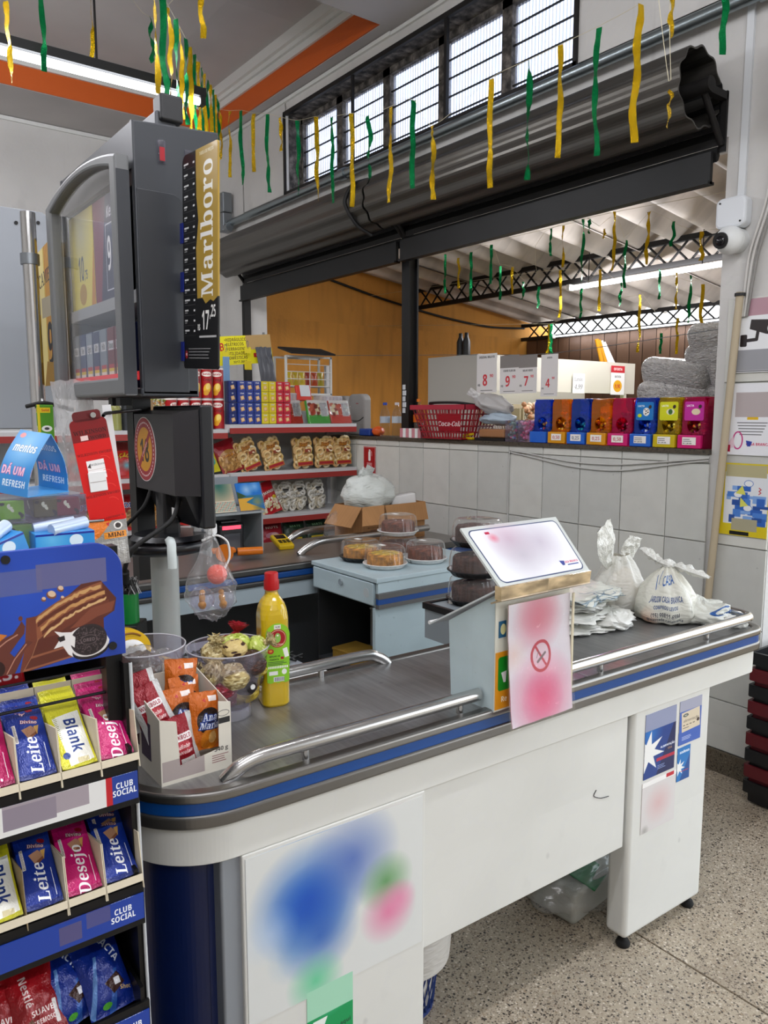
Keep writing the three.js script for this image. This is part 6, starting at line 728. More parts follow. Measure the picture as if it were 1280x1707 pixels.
  const snackLabel = ink(128, 200, (g, w, h) => { g.clearRect(0, 0, w, h); fill(g, '#a11420', 0, 170, w, 30); fill(g, '#c9a43a', 0, 165, w, 6); tx(g, 'Suzi', 60, 44, 36, '#c98a12', { stroke: '#5e1408', lw: 5, style: 'italic bold' }); fill(g, '#8d3a22', 70, 78, 50, 22); g.strokeStyle = '#c2a12a'; g.lineWidth = 3; g.strokeRect(3, 6, w - 6, h - 12); });
  const snackPale = ink(128, 200, (g, w, h) => { g.clearRect(0, 0, w, h); fill(g, '#222', 62, 40, 50, 18); fill(g, '#3c3c3c', 66, 62, 40, 8); tx(g, 'Crac', 60, 100, 30, '#efefea', { stroke: '#555', lw: 4 }); });
  function snack(lab, p, r, tone, labelTex, s = 1, group) {
    const q = thing('snack_bag', lab, 'snack bag', p, r, group);
    const n = 46, seedv = Math.abs(Math.round(p[2] * 100));
    scatter(q, 'snack_rings', ringG, ringM, n, (o, rr, i) => { const v = (i + 0.5) / n, k = Math.sin(PI * (0.1 + 0.8 * v)); o.position.set((rr() - 0.5) * 0.115, 0.02 + v * 0.18 + rr() * 0.01, (rr() - 0.35) * 0.045 * k + 0.004); o.rotation.set(rr() * 0.9 - 0.4 + (seedv % 3) * 0.1, rr() * 1.2 - 0.6, rr() * 6); }, tone);
    P(q, 'bag_film', bagG, clear(0xfffaf0, 0.14, gloss2)); P(q, 'back_film', box(0.13, 0.19, 0.003), std(tone === pale ? 0xb5b2a8 : 0xb59460, 0.6), [0, 0.115, -0.015]);
    const d = pouch(0.15, 0.228, 0.079, { seed: 23, wrinkle: 0.12 }); d.setDrawRange; P(q, 'printed_front', at(new THREE.PlaneGeometry(0.125, 0.19, 6, 10), [0, 0.112, 0.041]), std(0xffffff, 0.35, 0, { map: labelTex, transparent: true, alphaTest: 0.5 }));
    if (s !== 1) q.scale.setScalar(s); return q;
  }
  const PH = PI / 2;
  [[-2.42, 0.35, 'first ring snack bag right of the red peanut bag, slumped to the left'], [-2.59, 0.25, 'second ring snack bag from the left, slumped'], [-2.77, 0.04, 'third ring snack bag, standing upright in the row'], [-2.94, 0, 'fourth ring snack bag, standing beside the last one'], [-3.09, 0, 'last ring snack bag, against the tiled wall']].forEach(([z, tilt, l], i) => snack(l, [FX - 0.075, 1.222, z + (tilt > 0.2 ? 0.04 : 0)], [-0.12, PH, tilt], tones, snackLabel, 0.98));
  [[-2.62, 'pale ring snack bag behind the red popcorn bag'], [-2.74, 'pale ring snack bag in the middle of the third shelf'], [-2.9, 'pale ring snack bag right, with a round lid sticker before it']].forEach(([z, l], i) => snack(l, [FX - 0.1, 0.932, z], [-0.2, PH, 0.05 * i], pale, snackPale, 0.9));
  const bagPrint = (f) => std(0xffffff, 0.3, 0.05, { map: ink(128, 192, f), ...gloss2 });
  const pillow = pouch(0.17, 0.22, 0.06, { seed: 27, wrinkle: 0.14 });
  const pea = bagPrint((g, w, h) => { fill(g, '#8f1420', 0, 0, w, h); ell(g, '#a87a3c', 64, 120, 62, 62); const r = seeded(4); for (let i = 0; i < 70; i++) ell(g, ['#b98a4c', '#8d6330', '#d1a768'][i % 3], 8 + r() * 112, 86 + r() * 90, 10, 5, r() * 3); tx(g, 'Torcida', 64, 92, 22, '#e0a01c', { stroke: '#5e1408', lw: 4 }); fill(g, '#8f1420', 0, 180, w, 12); });
  single('snack_bag', 'brown and red peanut snack bag on the second shelf', 'snack bag', pillow, pea, [FX - 0.05, 1.222, -2.24], [-0.3, PH, 0.3]);
  single('snack_bag', 'yellow crisp bag at the left of the second shelf', 'snack bag', pillow, bagPrint((g, w, h) => { fill(g, '#cfc41c', 0, 0, w, h); ell(g, '#e9e4c8', 54, 84, 60, 14, 0.3); ell(g, '#e3d428', 40, 140, 34, 24); ell(g, '#d9cf50', 70, 160, 30, 20); ell(g, '#3a9a86', 100, 130, 16, 20); tx(g, 'Ruffo', 60, 40, 26, '#c2304a', { stroke: '#fff', lw: 4 }); }), [FX - 0.05, 1.218, -2.06], [-0.25, PH, 0.2]);
  single('snack_bag', 'red popcorn bag with white lettering on the third shelf', 'snack bag', pillow, bagPrint((g, w, h) => { fill(g, '#b5101c', 0, 0, w, h); tx(g, 'POPMANIA', 64, 66, 22, '#f3ece0', { stroke: '#5a0a10', lw: 4, rot: -0.05 }); const r = seeded(6); for (let i = 0; i < 60; i++) ell(g, ['#ece0bc', '#d6c390', '#f5eed8'][i % 3], 10 + r() * 108, 104 + r() * 70, 10, 7, r() * 3); ell(g, '#d9c01c', 106, 100, 14, 10); fill(g, '#b5101c', 0, 178, w, 14); }), [FX - 0.03, 0.932, -2.5], [-0.28, PH, 0.28]);
  const rb = bagPrint((g, w, h) => { fill(g, '#9c1626', 0, 0, w, h); tx(g, 'NUTS', 64, 50, 30, '#f0e0d0'); ell(g, '#b5788a', 60, 120, 40, 26); ell(g, '#d9b0b0', 70, 114, 20, 14); });
  const gb = bagPrint((g, w, h) => { fill(g, '#14301c', 0, 0, w, h); tx(g, 'MATE', 64, 60, 26, '#8fb98a'); ell(g, '#4d2a20', 70, 120, 36, 26); fill(g, '#c9b02c', 20, 160, 80, 14); });
  [[-2.42, 0.935, 0.55, rb, 'small red packet lying at the left of the third shelf'], [-2.33, 0.722, 0.2, rb, 'red bag at the left on the lowest visible shelf'], [-2.52, 0.722, 0, rb, 'pink-marked red bag in the middle of the lowest visible shelf'], [-2.7, 0.722, 0, gb, 'dark green bag on the lowest visible shelf'], [-2.88, 0.722, 0, gb, 'dark green bag next to the cardboard box'], [-2.38, 0.402, 0, rb, 'red bag on the bottom shelf']].forEach(([z, y, t, m, l], i) => single('snack_bag', l, 'snack bag', i ? pouch(0.17, 0.15, 0.05, { seed: 40 + i }) : pouch(0.12, 0.1, 0.04, { seed: 40 }), m, [FX - 0.06, y, z], [-0.35, PH, t]));
  // left unit
  const jar = (lab, c, z, h, lid) => { const q = thing('jar', lab, 'jar', [FX - 0.1, 1.5, z], 0); P(q, 'jar_body', lathe([[0, 0], [0.034, 0], [0.036, 0.006], [0.036, h * 0.75], [0.026, h * 0.88], [0.026, h * 0.9], [0, h * 0.9]], 24), std(c, 0.25)); P(q, 'lid', cyl(0.028, h * 0.12, 24), std(lid, 0.4), [0, h * 0.94, 0]); };
  jar('olive jar with a brown lid on the left shelf', 0x8a8a4c, -1.5, 0.17, 0x4a3a20); jar('grey-black jar beside the olive jar', 0x34363a, -1.575, 0.19, 0x222326);
  const ob = thing('spice_box', 'orange box with a brown flap and a black and white tag on the left shelf', 'box', [FX - 0.09, 1.5, -1.665], 0); P(ob, 'box_body', box(0.07, 0.12, 0.085), std(0xc27038, 0.6), [0, 0.06, 0]); P(ob, 'flap', box(0.075, 0.06, 0.1), std(0x8f7350, 0.7), [0, 0.15, 0]); P(ob, 'tag', box(0.002, 0.045, 0.03), M.paper, [0.039, 0.16, -0.01]); P(ob, 'tag_mark', box(0.001, 0.02, 0.016), M.black, [0.0405, 0.16, -0.01]);
  const mp = thing('pasta_bag', 'clear bag of mixed coloured pasta with a round red emblem', 'bag', [FX - 0.09, 1.5, -1.79], [-0.1, PH, 0]); scatter(mp, 'pasta', cyl(0.004, 0.018, 6), std(0xffffff, 0.6), 240, (o, r) => o.position.set((r() - 0.5) * 0.14, 0.015 + r() * 0.17, (r() - 0.4) * 0.045), ['#e3d79a', '#c98a4c', '#7f8f3c', '#efe6be', '#d9b85c']); P(mp, 'bag_film', pouch(0.16, 0.2, 0.065, { seed: 33 }), clear(0xffffff, 0.12, gloss2)); P(mp, 'emblem', at(cyl(0.025, 0.001, 20), [0.02, 0.1, 0.036], [PI / 2, 0, 0]), std(0xc0301c, 0.5));
  const pick = bagPrint((g, w, h) => { fill(g, '#a61218', 0, 0, w, h); fill(g, '#d9ccc0', 20, 20, 88, 34); tx(g, 'PEROLA', 64, 38, 22, '#5e1010'); ell(g, '#c9b26a', 64, 120, 50, 40); tx(g, 'MIX', 64, 120, 30, '#5e4a1c'); });
  single('snack_bag', 'red and cream bag between the pasta bag and the crisp tubes', 'snack bag', pouch(0.1, 0.17, 0.05, { seed: 35 }), pick, [FX - 0.1, 1.5, -1.9 + 0.0], [-0.1, PH, 0]).position.z = -1.885;
  const mel = bagPrint((g, w, h) => { fill(g, '#c0241c', 0, 0, w, h); tx(g, 'MELÇÃO', 64, 74, 27, '#e3c01c', { stroke: '#6a120c', lw: 4, style: 'italic bold' }); fill(g, '#7d2a26', 0, 0, w, 50); blots(g, [[40, 130, 40, '120,210,220', 1], [100, 126, 36, '110,200,215', 1], [70, 164, 36, '220,110,120', 0.9]]); fill(g, '#b51f1c', 0, 176, w, 16); });
  const nb = bagPrint((g, w, h) => { fill(g, '#8f1219', 0, 0, w, h); tx(g, 'NUTON', 70, 60, 36, '#20388f', { stroke: '#f0ecea', lw: 5 }); const r = seeded(9); for (let i = 0; i < 60; i++) ell(g, ['#b58a5c', '#8a6238', '#cfa878'][i % 3], 10 + r() * 108, 90 + r() * 80, 12, 7, r() * 3); fill(g, '#c22018', 0, 176, w, 16); });
  const lm = [[mel, 'red sweet bag with blue sweets'], [nb, 'dark red peanut bag with blue lettering'], [pea, 'brown and red peanut bag']];
  let c = 0; for (const [y, w] of [[1.216, 'second'], [0.902, 'third']]) for (let i = 0; i < 4; i++) { const k = (y > 1 ? 0 : 1) + (i === 2 ? 1 : 0); single('snack_bag', `${lm[k % 3][1]}, left unit, ${w} shelf, ${order[i]} from the left`, 'snack bag', pillow, lm[k % 3][0], [FX - 0.07, y, -1.3 - i * 0.2], [-0.22, PH, 0.05 - 0.06 * i]); }
  // above the shelves
  const hs = thing('shop_sign', 'yellow hardware shop sign with red and black lettering above the crisp tubes', 'sign', [FX - 0.27, 1.935, -2.44], [-0.05, PH, 0.1]);
  P(hs, 'board', box(0.44, 0.19, 0.004), print(440, 190, (g, w, h) => { fill(g, '#e3d90f', 0, 0, w, h); tx(g, 'MB', 40, 70, 74, '#c0181c', { sx: 0.8 }); for (const [s, y] of [['•HIDRÁULICOS', 26], ['•ELÉTRICOS', 56], ['•FERRAGENS', 86], ['•UTILIDADES', 116], ['DOMÉSTICAS', 144]]) tx(g, s, 92, y, 28, '#5e4a10', { align: 'left', sx: 0.9 }); tx(g, '3217.3005', 190, 172, 22, '#2c240c'); fill(g, '#b0905a', 250, 0, 190, 96); fill(g, '#b0181c', 296, 120, 110, 28); tx(g, 'Divisão', 350, 134, 20, '#f0e0c0'); }, 0.5), [0, 0.09, 0]); P(hs, 'post', box(0.012, 0.46, 0.012), M.zinc, [-0.15, -0.03, -0.012]); P(hs, 'post', box(0.012, 0.46, 0.012), M.zinc, [0.18, -0.03, -0.012]);
  for (const [z, c2, l] of [[-2.28, 0x6f93b8, 'pale blue blister card hanging from the hardware sign'], [-2.44, 0xc9b40f, 'small yellow hang card under the hardware sign']]) { const q = thing('hang_card', l, 'card', [FX - 0.22, c2 === 0xc9b40f ? 1.86 : 1.83, z], [0, PH, 0]); P(q, 'card', rbox(c2 === 0xc9b40f ? 0.05 : 0.045, c2 === 0xc9b40f ? 0.06 : 0.16, 0.012, 0.003), std(c2, 0.4), [0, 0.06, 0]); P(q, 'card_head', box(0.045, 0.04, 0.002), std(0xd8c81c, 0.5), [0, 0.16, 0]); P(q, 'hook', tube([[0, 0.17, 0], [0, 0.21, 0.01], [0, 0.22, -0.01], [0, 0.2, -0.02]], 0.002, 16, 5), M.zinc); }
  for (let i = 0; i < 3; i++) single('grey_sleeve', ['leftmost dark grey sleeve leaning beside the wire rack', 'middle dark grey sleeve leaning beside the wire rack', 'dark grey sleeve touching the wire rack'][i], 'sleeve', pouch(0.05, 0.24, 0.02, { seed: 60 + i, wrinkle: 0.3, nx: 6 }), std(0x4a4d54, 0.5), [FX - 0.22, 1.81, -2.56 - i * 0.035], [-0.08, PH, 0.12]);
  const wr = thing('wire_rack', 'white wire rack with small packets under a black lid, at the end of the shelf', 'rack', [FX - 0.3, 1.73, -2.92], 0); const wm = std(0xc4c4c0, 0.4);
  P(wr, 'rack_frame', join([[0.08, 0.19], [0.08, -0.18], [-0.08, 0.19], [-0.08, -0.18]].map(([x, z]) => at(box(0.014, 0.27, 0.014), [x, 0.135, z])).concat([0.005, 0.265].flatMap((y) => [at(box(0.014, 0.014, 0.37), [0.08, y, 0]), at(box(0.014, 0.014, 0.37), [-0.08, y, 0])]))), wm); for (let i = 0; i < 4; i++) P(wr, 'wire', bar([0.085, 0.06 + i * 0.05, -0.18], [0.085, 0.06 + i * 0.05, 0.19], 0.003, 5), wm); P(wr, 'wire', bar([0.086, 0, 0], [0.086, 0.265, 0], 0.003, 5), wm); P(wr, 'deck', box(0.16, 0.008, 0.36), wm, [0, 0.06, 0]); P(wr, 'lid', boxes([[0.2, 0.012, 0.36, -0.03, 0.31, 0.0]]), M.iron, [0, 0, 0], [0, 0, -0.25]);
  for (let i = 0; i < 6; i++) single('spice_packet', 'small yellow and red packet in the wire rack, ' + order[i] + ' from the left', 'packet', pouch(0.05, 0.1, 0.02, { seed: 80 + i, nx: 6, ny: 8 }), std([0xb39a1c, 0xa88f10, 0xb5a026, 0x8a2a14, 0xa03a10, 0x9a8a20][i], 0.35), [FX - 0.26, 1.796, -2.78 - i * 0.052], [-0.1, PH, 0]);
}
// ---------- on and behind the half wall ----------
{
  const Y = LEDGE + 0.003, z0 = -3.29;
  single('safety_sign', 'red fire extinguisher sign with white pictogram on the tiled wall', 'sign', box(0.14, 0.2, 0.003), print(140, 200, (g, w, h) => { fill(g, '#a5101a', 0, 0, w, h); g.strokeStyle = '#f0e6e4'; g.lineWidth = 2; g.strokeRect(5, 5, w - 10, h - 10); g.fillStyle = '#f3eeec'; g.beginPath(); g.roundRect(58, 34, 26, 66, 8); g.fill(); fill(g, '#f3eeec', 64, 20, 14, 14); line(g, '#f3eeec', 4, [[80, 26], [96, 40], [98, 64]]); for (let i = 0; i < 3; i++) fill(g, '#e9c9c6', 40, 114 + i * 9, 60, 4); poly(g, '#f3eeec', [[52, 168], [86, 168], [69, 188]]); ell(g, '#f3eeec', 69, 152, 12); }, 0.4), [-4.365, 1.27, -3.186]);
  // bonbon dispensers
  const tints = { blue: 0x2a78e8, amber: 0xf6b21c, pink: 0xee2488, yellow: 0xe8d21c };
  const bodyS = shape([[-0.05, 0], [0.05, 0], [0.05, 0.06], [0.03, 0.075], [0.03, 0.19], [0.02, 0.222], [-0.02, 0.23], [-0.05, 0.225]]);
  const front = roundRect(0.112, 0.165, [0.006, 0.006, 0.022, 0.022], -0.056, 0); front.holes.push(new THREE.Path([...Array(24)].map((_, i) => { const a = -i / 24 * 2 * PI; return new THREE.Vector2(Math.cos(a) * 0.034, 0.042 + Math.sin(a) * 0.034); })));
  const D = [['blue', 'OLD', null, 'blue bonbon dispenser at the left end of the row'], ['amber', '0,50', null, 'amber bonbon dispenser with a red 0,50 tag, second from the left'], ['blue', '0,25', null, 'blue bonbon dispenser with a 0,25 tag between two amber ones'], ['amber', '0,25', null, 'amber bonbon dispenser with a 0,25 tag next to the plain pink one'], ['pink', '0,50', null, 'plain pink bonbon dispenser with a red 0,50 tag'], ['blue', '', ['#1d7ac4', '#f0ede6'], 'blue bonbon dispenser with a cookie sticker'], ['yellow', '', ['#d6d81c', '#3a6a2c'], 'amber bonbon dispenser with a lime yellow sticker'], ['pink', '', ['#c22a9a', '#e6d6b4'], 'pink bonbon dispenser with a purple sticker, next to the pillar']];
  D.forEach(([c, price, st, lab], i) => {
    const x = -2.82 + i * 0.127, t = thing('bonbon_dispenser', lab, 'dispenser', [x, Y, -3.25], 0), tint = phys(tints[c], 0.08, { transmission: 0.86, thickness: 0, ior: 1.45 });
    P(t, 'shell', extrude(bodyS, 0.004).rotateY(-PI / 2), tint, [-0.056, 0, 0]); P(t, 'shell', extrude(bodyS, 0.004).rotateY(-PI / 2), tint, [0.06, 0, 0]);
    P(t, 'back', box(0.116, 0.225, 0.003), tint, [0, 0.113, -0.05]); P(t, 'top', at(rbox(0.118, 0.008, 0.078, 0.003), [0, 0.228, -0.012]), tint); P(t, 'front', extrude(front, 0.005, 0.001, 8), tint, [0, 0.062, 0.03]); P(t, 'chute_box', rbox(0.114, 0.06, 0.02, 0.004), phys(tints[c], 0.25, { transmission: 0.35, thickness: 0 }), [0, 0.031, 0.06]); P(t, 'floor', box(0.112, 0.003, 0.1), tint, [0, 0.05, 0]);
    scatter(t, 'bonbons', new THREE.IcosahedronGeometry(0.011, 0), std(0xffffff, 0.28, 0.5), 46, (o, r, k) => o.position.set((r() - 0.5) * 0.09, 0.06 + r() * (k % 3 ? 0.05 : 0.12), -0.03 + r() * 0.05), [['#3a6ac9', '#c9a24a', '#b83a3a'], ['#d9a21c', '#5e2a12', '#e8c860'], ['#1d8fb0', '#0d5a7a', '#2ab0a0'], ['#c2502a', '#d9a21c', '#6a2a18'], ['#7a0a2a', '#b01050', '#3a0818'], ['#1d4ac2', '#2a6ae0', '#dfe6f5'], ['#d6b81c', '#e8d860', '#4a3a10'], ['#6a2a10', '#c9a24a', '#8a0a4a']][i]);
    if (st) P(t, 'sticker', at(extrude(roundRect(0.094, 0.085, 0.008), 0.001), [0, 0.168, 0.0355]), std(st[0], 0.35)), P(t, 'sticker_print', box(0.084, 0.07, 0.0008), print(96, 80, (g, w, h) => { fill(g, st[0], 0, 0, w, h); tx(g, 'LACTA', 26, 14, 15, '#fff', { sx: 0.9 }); ell(g, i === 5 ? '#f0ede6' : i === 6 ? '#e9e4cc' : '#e6d6b4', 58, 46, i === 5 ? 20 : 24, i === 5 ? 22 : 16); ell(g, st[1], 58, 46, 12, i === 5 ? 4 : 14); if (i === 5) for (let k = 0; k < 8; k++) ell(g, '#2a1a14', 48 + (k * 11) % 24, 34 + (k * 7) % 26, 3); ell(g, '#3a2a20', 80, 20, 9, 10, 0.5); if (i === 5) ell(g, '#c9d81c', 18, 66, 13, 10); }, 0.3), [0, 0.17, 0.0372]);
    if (price !== 'OLD') P(t, 'price_tag', box(0.066, 0.034, 0.001), print(96, 50, (g, w, h) => { fill(g, '#efeae4', 0, 0, w, h); if (price) tx(g, price, 48, 27, 34, i === 2 ? '#2a3a6a' : '#b0202a', { font: 'serif' }); else { lines(g, '#4a4a50', 6, 12, 60, 2, 12, 4, rnd); tx(g, 'R$ 1,00 UN', 36, 40, 12, '#222'); } }, 0.6), [0.002, 0.034, 0.0708]);
  });
  // red basket
  const bm = std(0x9a1022, 0.4), bk = thing('shopping_basket', 'dark red slotted shopping basket with white lettering on the half wall', 'basket', [-3.575, Y, -3.27], 0);
  const bx = (y, w, d) => [[-w, y, d], [w, y, d], [w, y, -d], [-w, y, -d]]; const b0 = bx(0.005, 0.18, 0.11), b1 = bx(0.19, 0.235, 0.15), lerp = (a, b, t) => a.map((v, i) => v + (b[i] - v) * t);
  for (let s = 0; s < 4; s++) { const A = b0[s], B = b0[(s + 1) % 4], Cc = b1[(s + 1) % 4], Dd = b1[s], n = s % 2 ? 9 : 15, L = []; for (let i = 0; i <= n; i++) L.push(bar(lerp(A, B, i / n), lerp(Dd, Cc, i / n), 0.0042, 5)); for (let k = 0; k <= 5; k++) L.push(bar(lerp(A, Dd, k / 5), lerp(B, Cc, k / 5), 0.0042, 5)); P(bk, 'basket_wall', join(L), bm); if (s === 0) P(bk, 'name_plate', slab([lerp(lerp(A, B, 0.5), lerp(Dd, Cc, 0.5), 0.25), lerp(lerp(A, B, 0.97), lerp(Dd, Cc, 0.97), 0.25), lerp(lerp(A, B, 0.97), lerp(Dd, Cc, 0.97), 0.78), lerp(lerp(A, B, 0.5), lerp(Dd, Cc, 0.5), 0.78)].map((p) => [p[0], p[1], p[2] + 0.006]), 0.004), print(160, 90, (g, w, h) => { fill(g, '#9a1022', 0, 0, w, h); tx(g, 'Coca-Cola', 80, 50, 36, '#f0e8e6', { style: 'italic bold', font: 'serif' }); }, 0.4)); }
  P(bk, 'rim', boxes([[0.5, 0.03, 0.012, 0, 0.195, 0.155], [0.5, 0.03, 0.012, 0, 0.195, -0.155], [0.012, 0.03, 0.31, 0.244, 0.195, 0], [0.012, 0.03, 0.31, -0.244, 0.195, 0]]), std(0xa8283c, 0.4)); P(bk, 'bottom', box(0.36, 0.006, 0.22), bm, [0, 0.005, 0]); P(bk, 'handle', tube([[-0.2, 0.205, 0.0], [-0.12, 0.222, 0.1], [0.12, 0.222, 0.1], [0.2, 0.205, 0.0]], 0.008, 30, 8), M.black);
  // bottles at the post
  const bot = (lab, x, z, h, juice, cap, lb) => { const t = thing('drink_bottle', lab, 'bottle', [x, Y, z], 0), r = 0.036; P(t, 'bottle_body', lathe([[0, 0], [r * 0.85, 0], [r, 0.01], [r * 0.94, h * 0.3], [r, h * 0.4], [r, h * 0.6], [r * 0.7, h * 0.78], [0.013, h * 0.88], [0.013, h * 0.95], [0, h * 0.95]], 24), clear(0xf3f6fa, 0.05)); if (juice) P(t, 'drink', lathe([[0, 0.004], [r * 0.8, 0.004], [r * 0.92, 0.012], [r * 0.88, h * 0.3], [r * 0.92, h * 0.4], [0, h * 0.4]], 20), std(juice, 0.2)); P(t, 'cap', cyl(0.015, 0.018, 16), std(cap, 0.4), [0, h * 0.97, 0]); P(t, 'label', cyl(r * 1.01, h * 0.2, 24, r * 1.01, true), std(lb, 0.4), [0, h * 0.5, 0]); };
  bot('clear water bottle with a blue cap left of the black post', -4.27, -3.25, 0.23, null, 0x1d3f9e, 0xaab4c0); bot('small clear bottle with a white and red cap behind the water bottle', -4.2, -3.3, 0.23, null, 0xd8d0d0, 0xb8c0c8); bot('bottle with an orange cap and label right of the black post', -3.93, -3.27, 0.25, 0x54483c, 0xd9730f, 0xd9660f);
  const mt = thing('box_stack', 'low stack of small white and pink boxes at the foot of the black post', 'boxes', [-3.93, Y, -3.22], 0); for (let i = 0; i < 7; i++) P(mt, 'small_box', box(0.028, 0.06, 0.05), i % 2 ? M.paper : std(0xd08a94, 0.6), [-0.09 + i * 0.031, 0.03, 0]);
  const lbl = thing('post_label', 'row of torn white labels on the black post', 'labels', [-3.995, 1.62, -3.207], 0); for (let i = 0; i < 5; i++) P(lbl, 'label', box(0.03 + (i % 2) * 0.008, 0.032, 0.001), std(0xc9ced2, 0.6), [-0.012 + (i % 2) * 0.004, i * 0.038, 0]);
  const rp = thing('cleaning_bag', 'white carrier bag lying on a food pack next to the red basket', 'bag', [-3.22, Y + 0.13, -3.25], [0, 0.2, 0]); P(rp, 'bag_body', lump(0.12, 0.055, 0.075, { seed: 91, amp: 0.25, fine: 0.15 }), std(0xb5b2b0, 0.4, 0, gloss2), [0, 0.075, 0], [0, 0, -0.25]); P(rp, 'handle', pouch(0.05, 0.1, 0.012, { seed: 92, wrinkle: 0.7 }), std(0xc9c7c5, 0.4), [-0.07, 0.1, 0.02], [0.2, 0.3, 0.9]);
  single('plastic_bag', 'pale blue folded plastic bag on the clear food pack', 'bag', lump(0.12, 0.035, 0.07, { seed: 95, amp: 0.25, fine: 0.15 }), std(0xaab9c6, 0.35, 0, gloss2), [-3.18, Y + 0.125, -3.25]);
  const fp = thing('bread_pack', 'clear ribbed pack of sliced bread on a black tray', 'pack', [-3.2, Y, -3.26], 0); P(fp, 'tray', box(0.24, 0.016, 0.13), M.black, [0, 0.008, 0]); P(fp, 'bread', rbox(0.21, 0.05, 0.1, 0.012), std(0xb97e3a, 0.8), [0, 0.042, 0]); P(fp, 'cover', rbox(0.225, 0.072, 0.12, 0.012), M.acrylic, [0, 0.053, 0]);
  single('yellow_clip', 'yellow plastic stapler on the ledge before the red basket', 'stapler', join([at(rbox(0.09, 0.016, 0.025, 0.004), [0, 0.009, 0]), at(rbox(0.08, 0.014, 0.022, 0.004), [0.004, 0.03, 0], [0, 0, 0.12])]), std(0xd6b60c, 0.4), [-3.4, Y, -3.215]);
  for (const [x, cs, lab] of [[-3.02, ['#6a9a8a', '#c2507a', '#4a6aa0', '#9ab0a0', '#8a6a3a'], 'clear tub of mixed coloured sweets next to the bread pack'], [-2.925, ['#d9407a', '#e88ab0', '#c22a60', '#f0b8cc'], 'clear tub of pink sweets next to the dispensers']]) { const t = thing('sweet_tub', lab, 'tub', [x, Y, -3.235], 0); P(t, 'tub_body', boxes([[0.085, 0.12, 0.002, 0, 0.06, 0.05], [0.085, 0.12, 0.002, 0, 0.06, -0.05], [0.002, 0.12, 0.1, 0.042, 0.06, 0], [0.002, 0.12, 0.1, -0.042, 0.06, 0], [0.085, 0.003, 0.1, 0, 0.002, 0]]), M.acrylic); scatter(t, 'sweets', new THREE.IcosahedronGeometry(0.0095, 0), std(0xffffff, 0.4), 150, (o, r) => o.position.set((r() - 0.5) * 0.068, 0.012 + r() * 0.1, (r() - 0.5) * 0.082), cs); }
  // left end: grey folded chairs / cases, blue tray
  for (const [x, h, l] of [[-4.7, 0.3, 'grey plastic case with a curved seam standing on the half wall'], [-4.93, 0.29, 'second grey plastic case, half hidden by the wire rack']]) { const t = thing('plastic_case', l, 'case', [x, LEDGE + 0.003, -3.34], 0); P(t, 'case_body', extrude(roundRect(0.2, h, [0.02, 0.02, 0.05, 0.05], -0.1, 0), 0.07, 0.012, 8), std(0x8b8884, 0.5), [0, 0, -0.035]); P(t, 'seam', tube([[-0.098, 0.13, 0.036], [-0.04, 0.105, 0.037], [0.04, 0.105, 0.037], [0.098, 0.13, 0.036]], 0.004, 24, 6), std(0x4a4846, 0.6)); P(t, 'mark', box(0.03, 0.006, 0.001), std(0x8a2a2a, 0.5), [0.02, 0.23, 0.036]); }
  single('plastic_crate', 'dark blue plastic tray on the ledge by the snack shelf', 'tray', rbox(0.13, 0.05, 0.1, 0.01), std(0x153a86, 0.4), [-4.45, Y + 0.025, -3.25]); single('orange_pack', 'clear pack with an orange filling between the blue tray and the bottles', 'pack', lump(0.05, 0.035, 0.04, { seed: 97 }), std(0xd0561c, 0.4), [-4.35, Y + 0.033, -3.25]);
  // produce stand with crates and price papers
  const ps = thing('produce_stand', 'white produce stand with a tall end panel and a long header board in the hall', 'stand', [-4.4, 0, -5.25], 0), cream = std(0xcfcabb, 0.5);
  P(ps, 'end_panel', extrude(shape([[-0.6, 0.3], [0, 0.3], [0, 1.5], [-0.02, 1.62], [0, 1.8], [0, 2.06], [-0.6, 2.06]]), 0.03, 0.003), std(0xc2c0b8, 0.5), [0, 0, 0.96]); P(ps, 'header_board', box(0.03, 0.28, 2.0), cream, [-0.01, 1.92, -0.03]); P(ps, 'back', box(0.03, 2.0, 2.0), cream, [-0.58, 1.0, -0.03]); P(ps, 'deck', boxes([[0.55, 0.03, 2.0, -0.28, 1.3, -0.03]]), cream, [0, 0, 0]); for (const z of [0.9, -0.9]) P(ps, 'post', box(0.04, 2.0, 0.04), cream, [-0.02, 1.0, z]);
  const crM = std(0xb9ad8c, 0.6), crate = (lab, z) => { const t = thing('produce_crate', lab, 'crate', [-4.42, 1.36, z], [0, PI / 2, 0]); const L = []; for (let i = 0; i <= 12; i++) { L.push(bar([-0.16 + i * 0.0267, 0, 0.12], [-0.18 + i * 0.03, 0.3, -0.02], 0.004, 5)); } for (let k = 0; k <= 8; k++) L.push(bar([-0.165, 0.0375 * k, 0.12 - 0.0175 * k], [0.165, 0.0375 * k, 0.12 - 0.0175 * k], 0.004, 5)); P(t, 'crate_wall', join(L), crM); P(t, 'crate_side', boxes([[0.012, 0.28, 0.2, 0.18, 0.14, 0], [0.012, 0.28, 0.2, -0.18, 0.14, 0], [0.36, 0.01, 0.24, 0, 0.005, 0]]), crM); P(t, 'rim', box(0.38, 0.03, 0.02), crM, [0, 0.3, -0.02]); return t; };
  crate('empty cream produce crate at the near end of the stand', -4.48); const gc = crate('cream produce crate of garlic', -4.88); scatter(gc, 'garlic', lump(0.022, 0.019, 0.022, { n: 8, m: 6, seed: 3 }), std(0xffffff, 0.7), 110, (o, r, i) => { const v = r(); o.position.set((r() - 0.5) * 0.32, 0.06 + v * 0.26, 0.13 - v * 0.12 + r() * 0.05); }, ['#c9a07c', '#b5835c', '#d6b896', '#8f5c40', '#e0c8ac']);
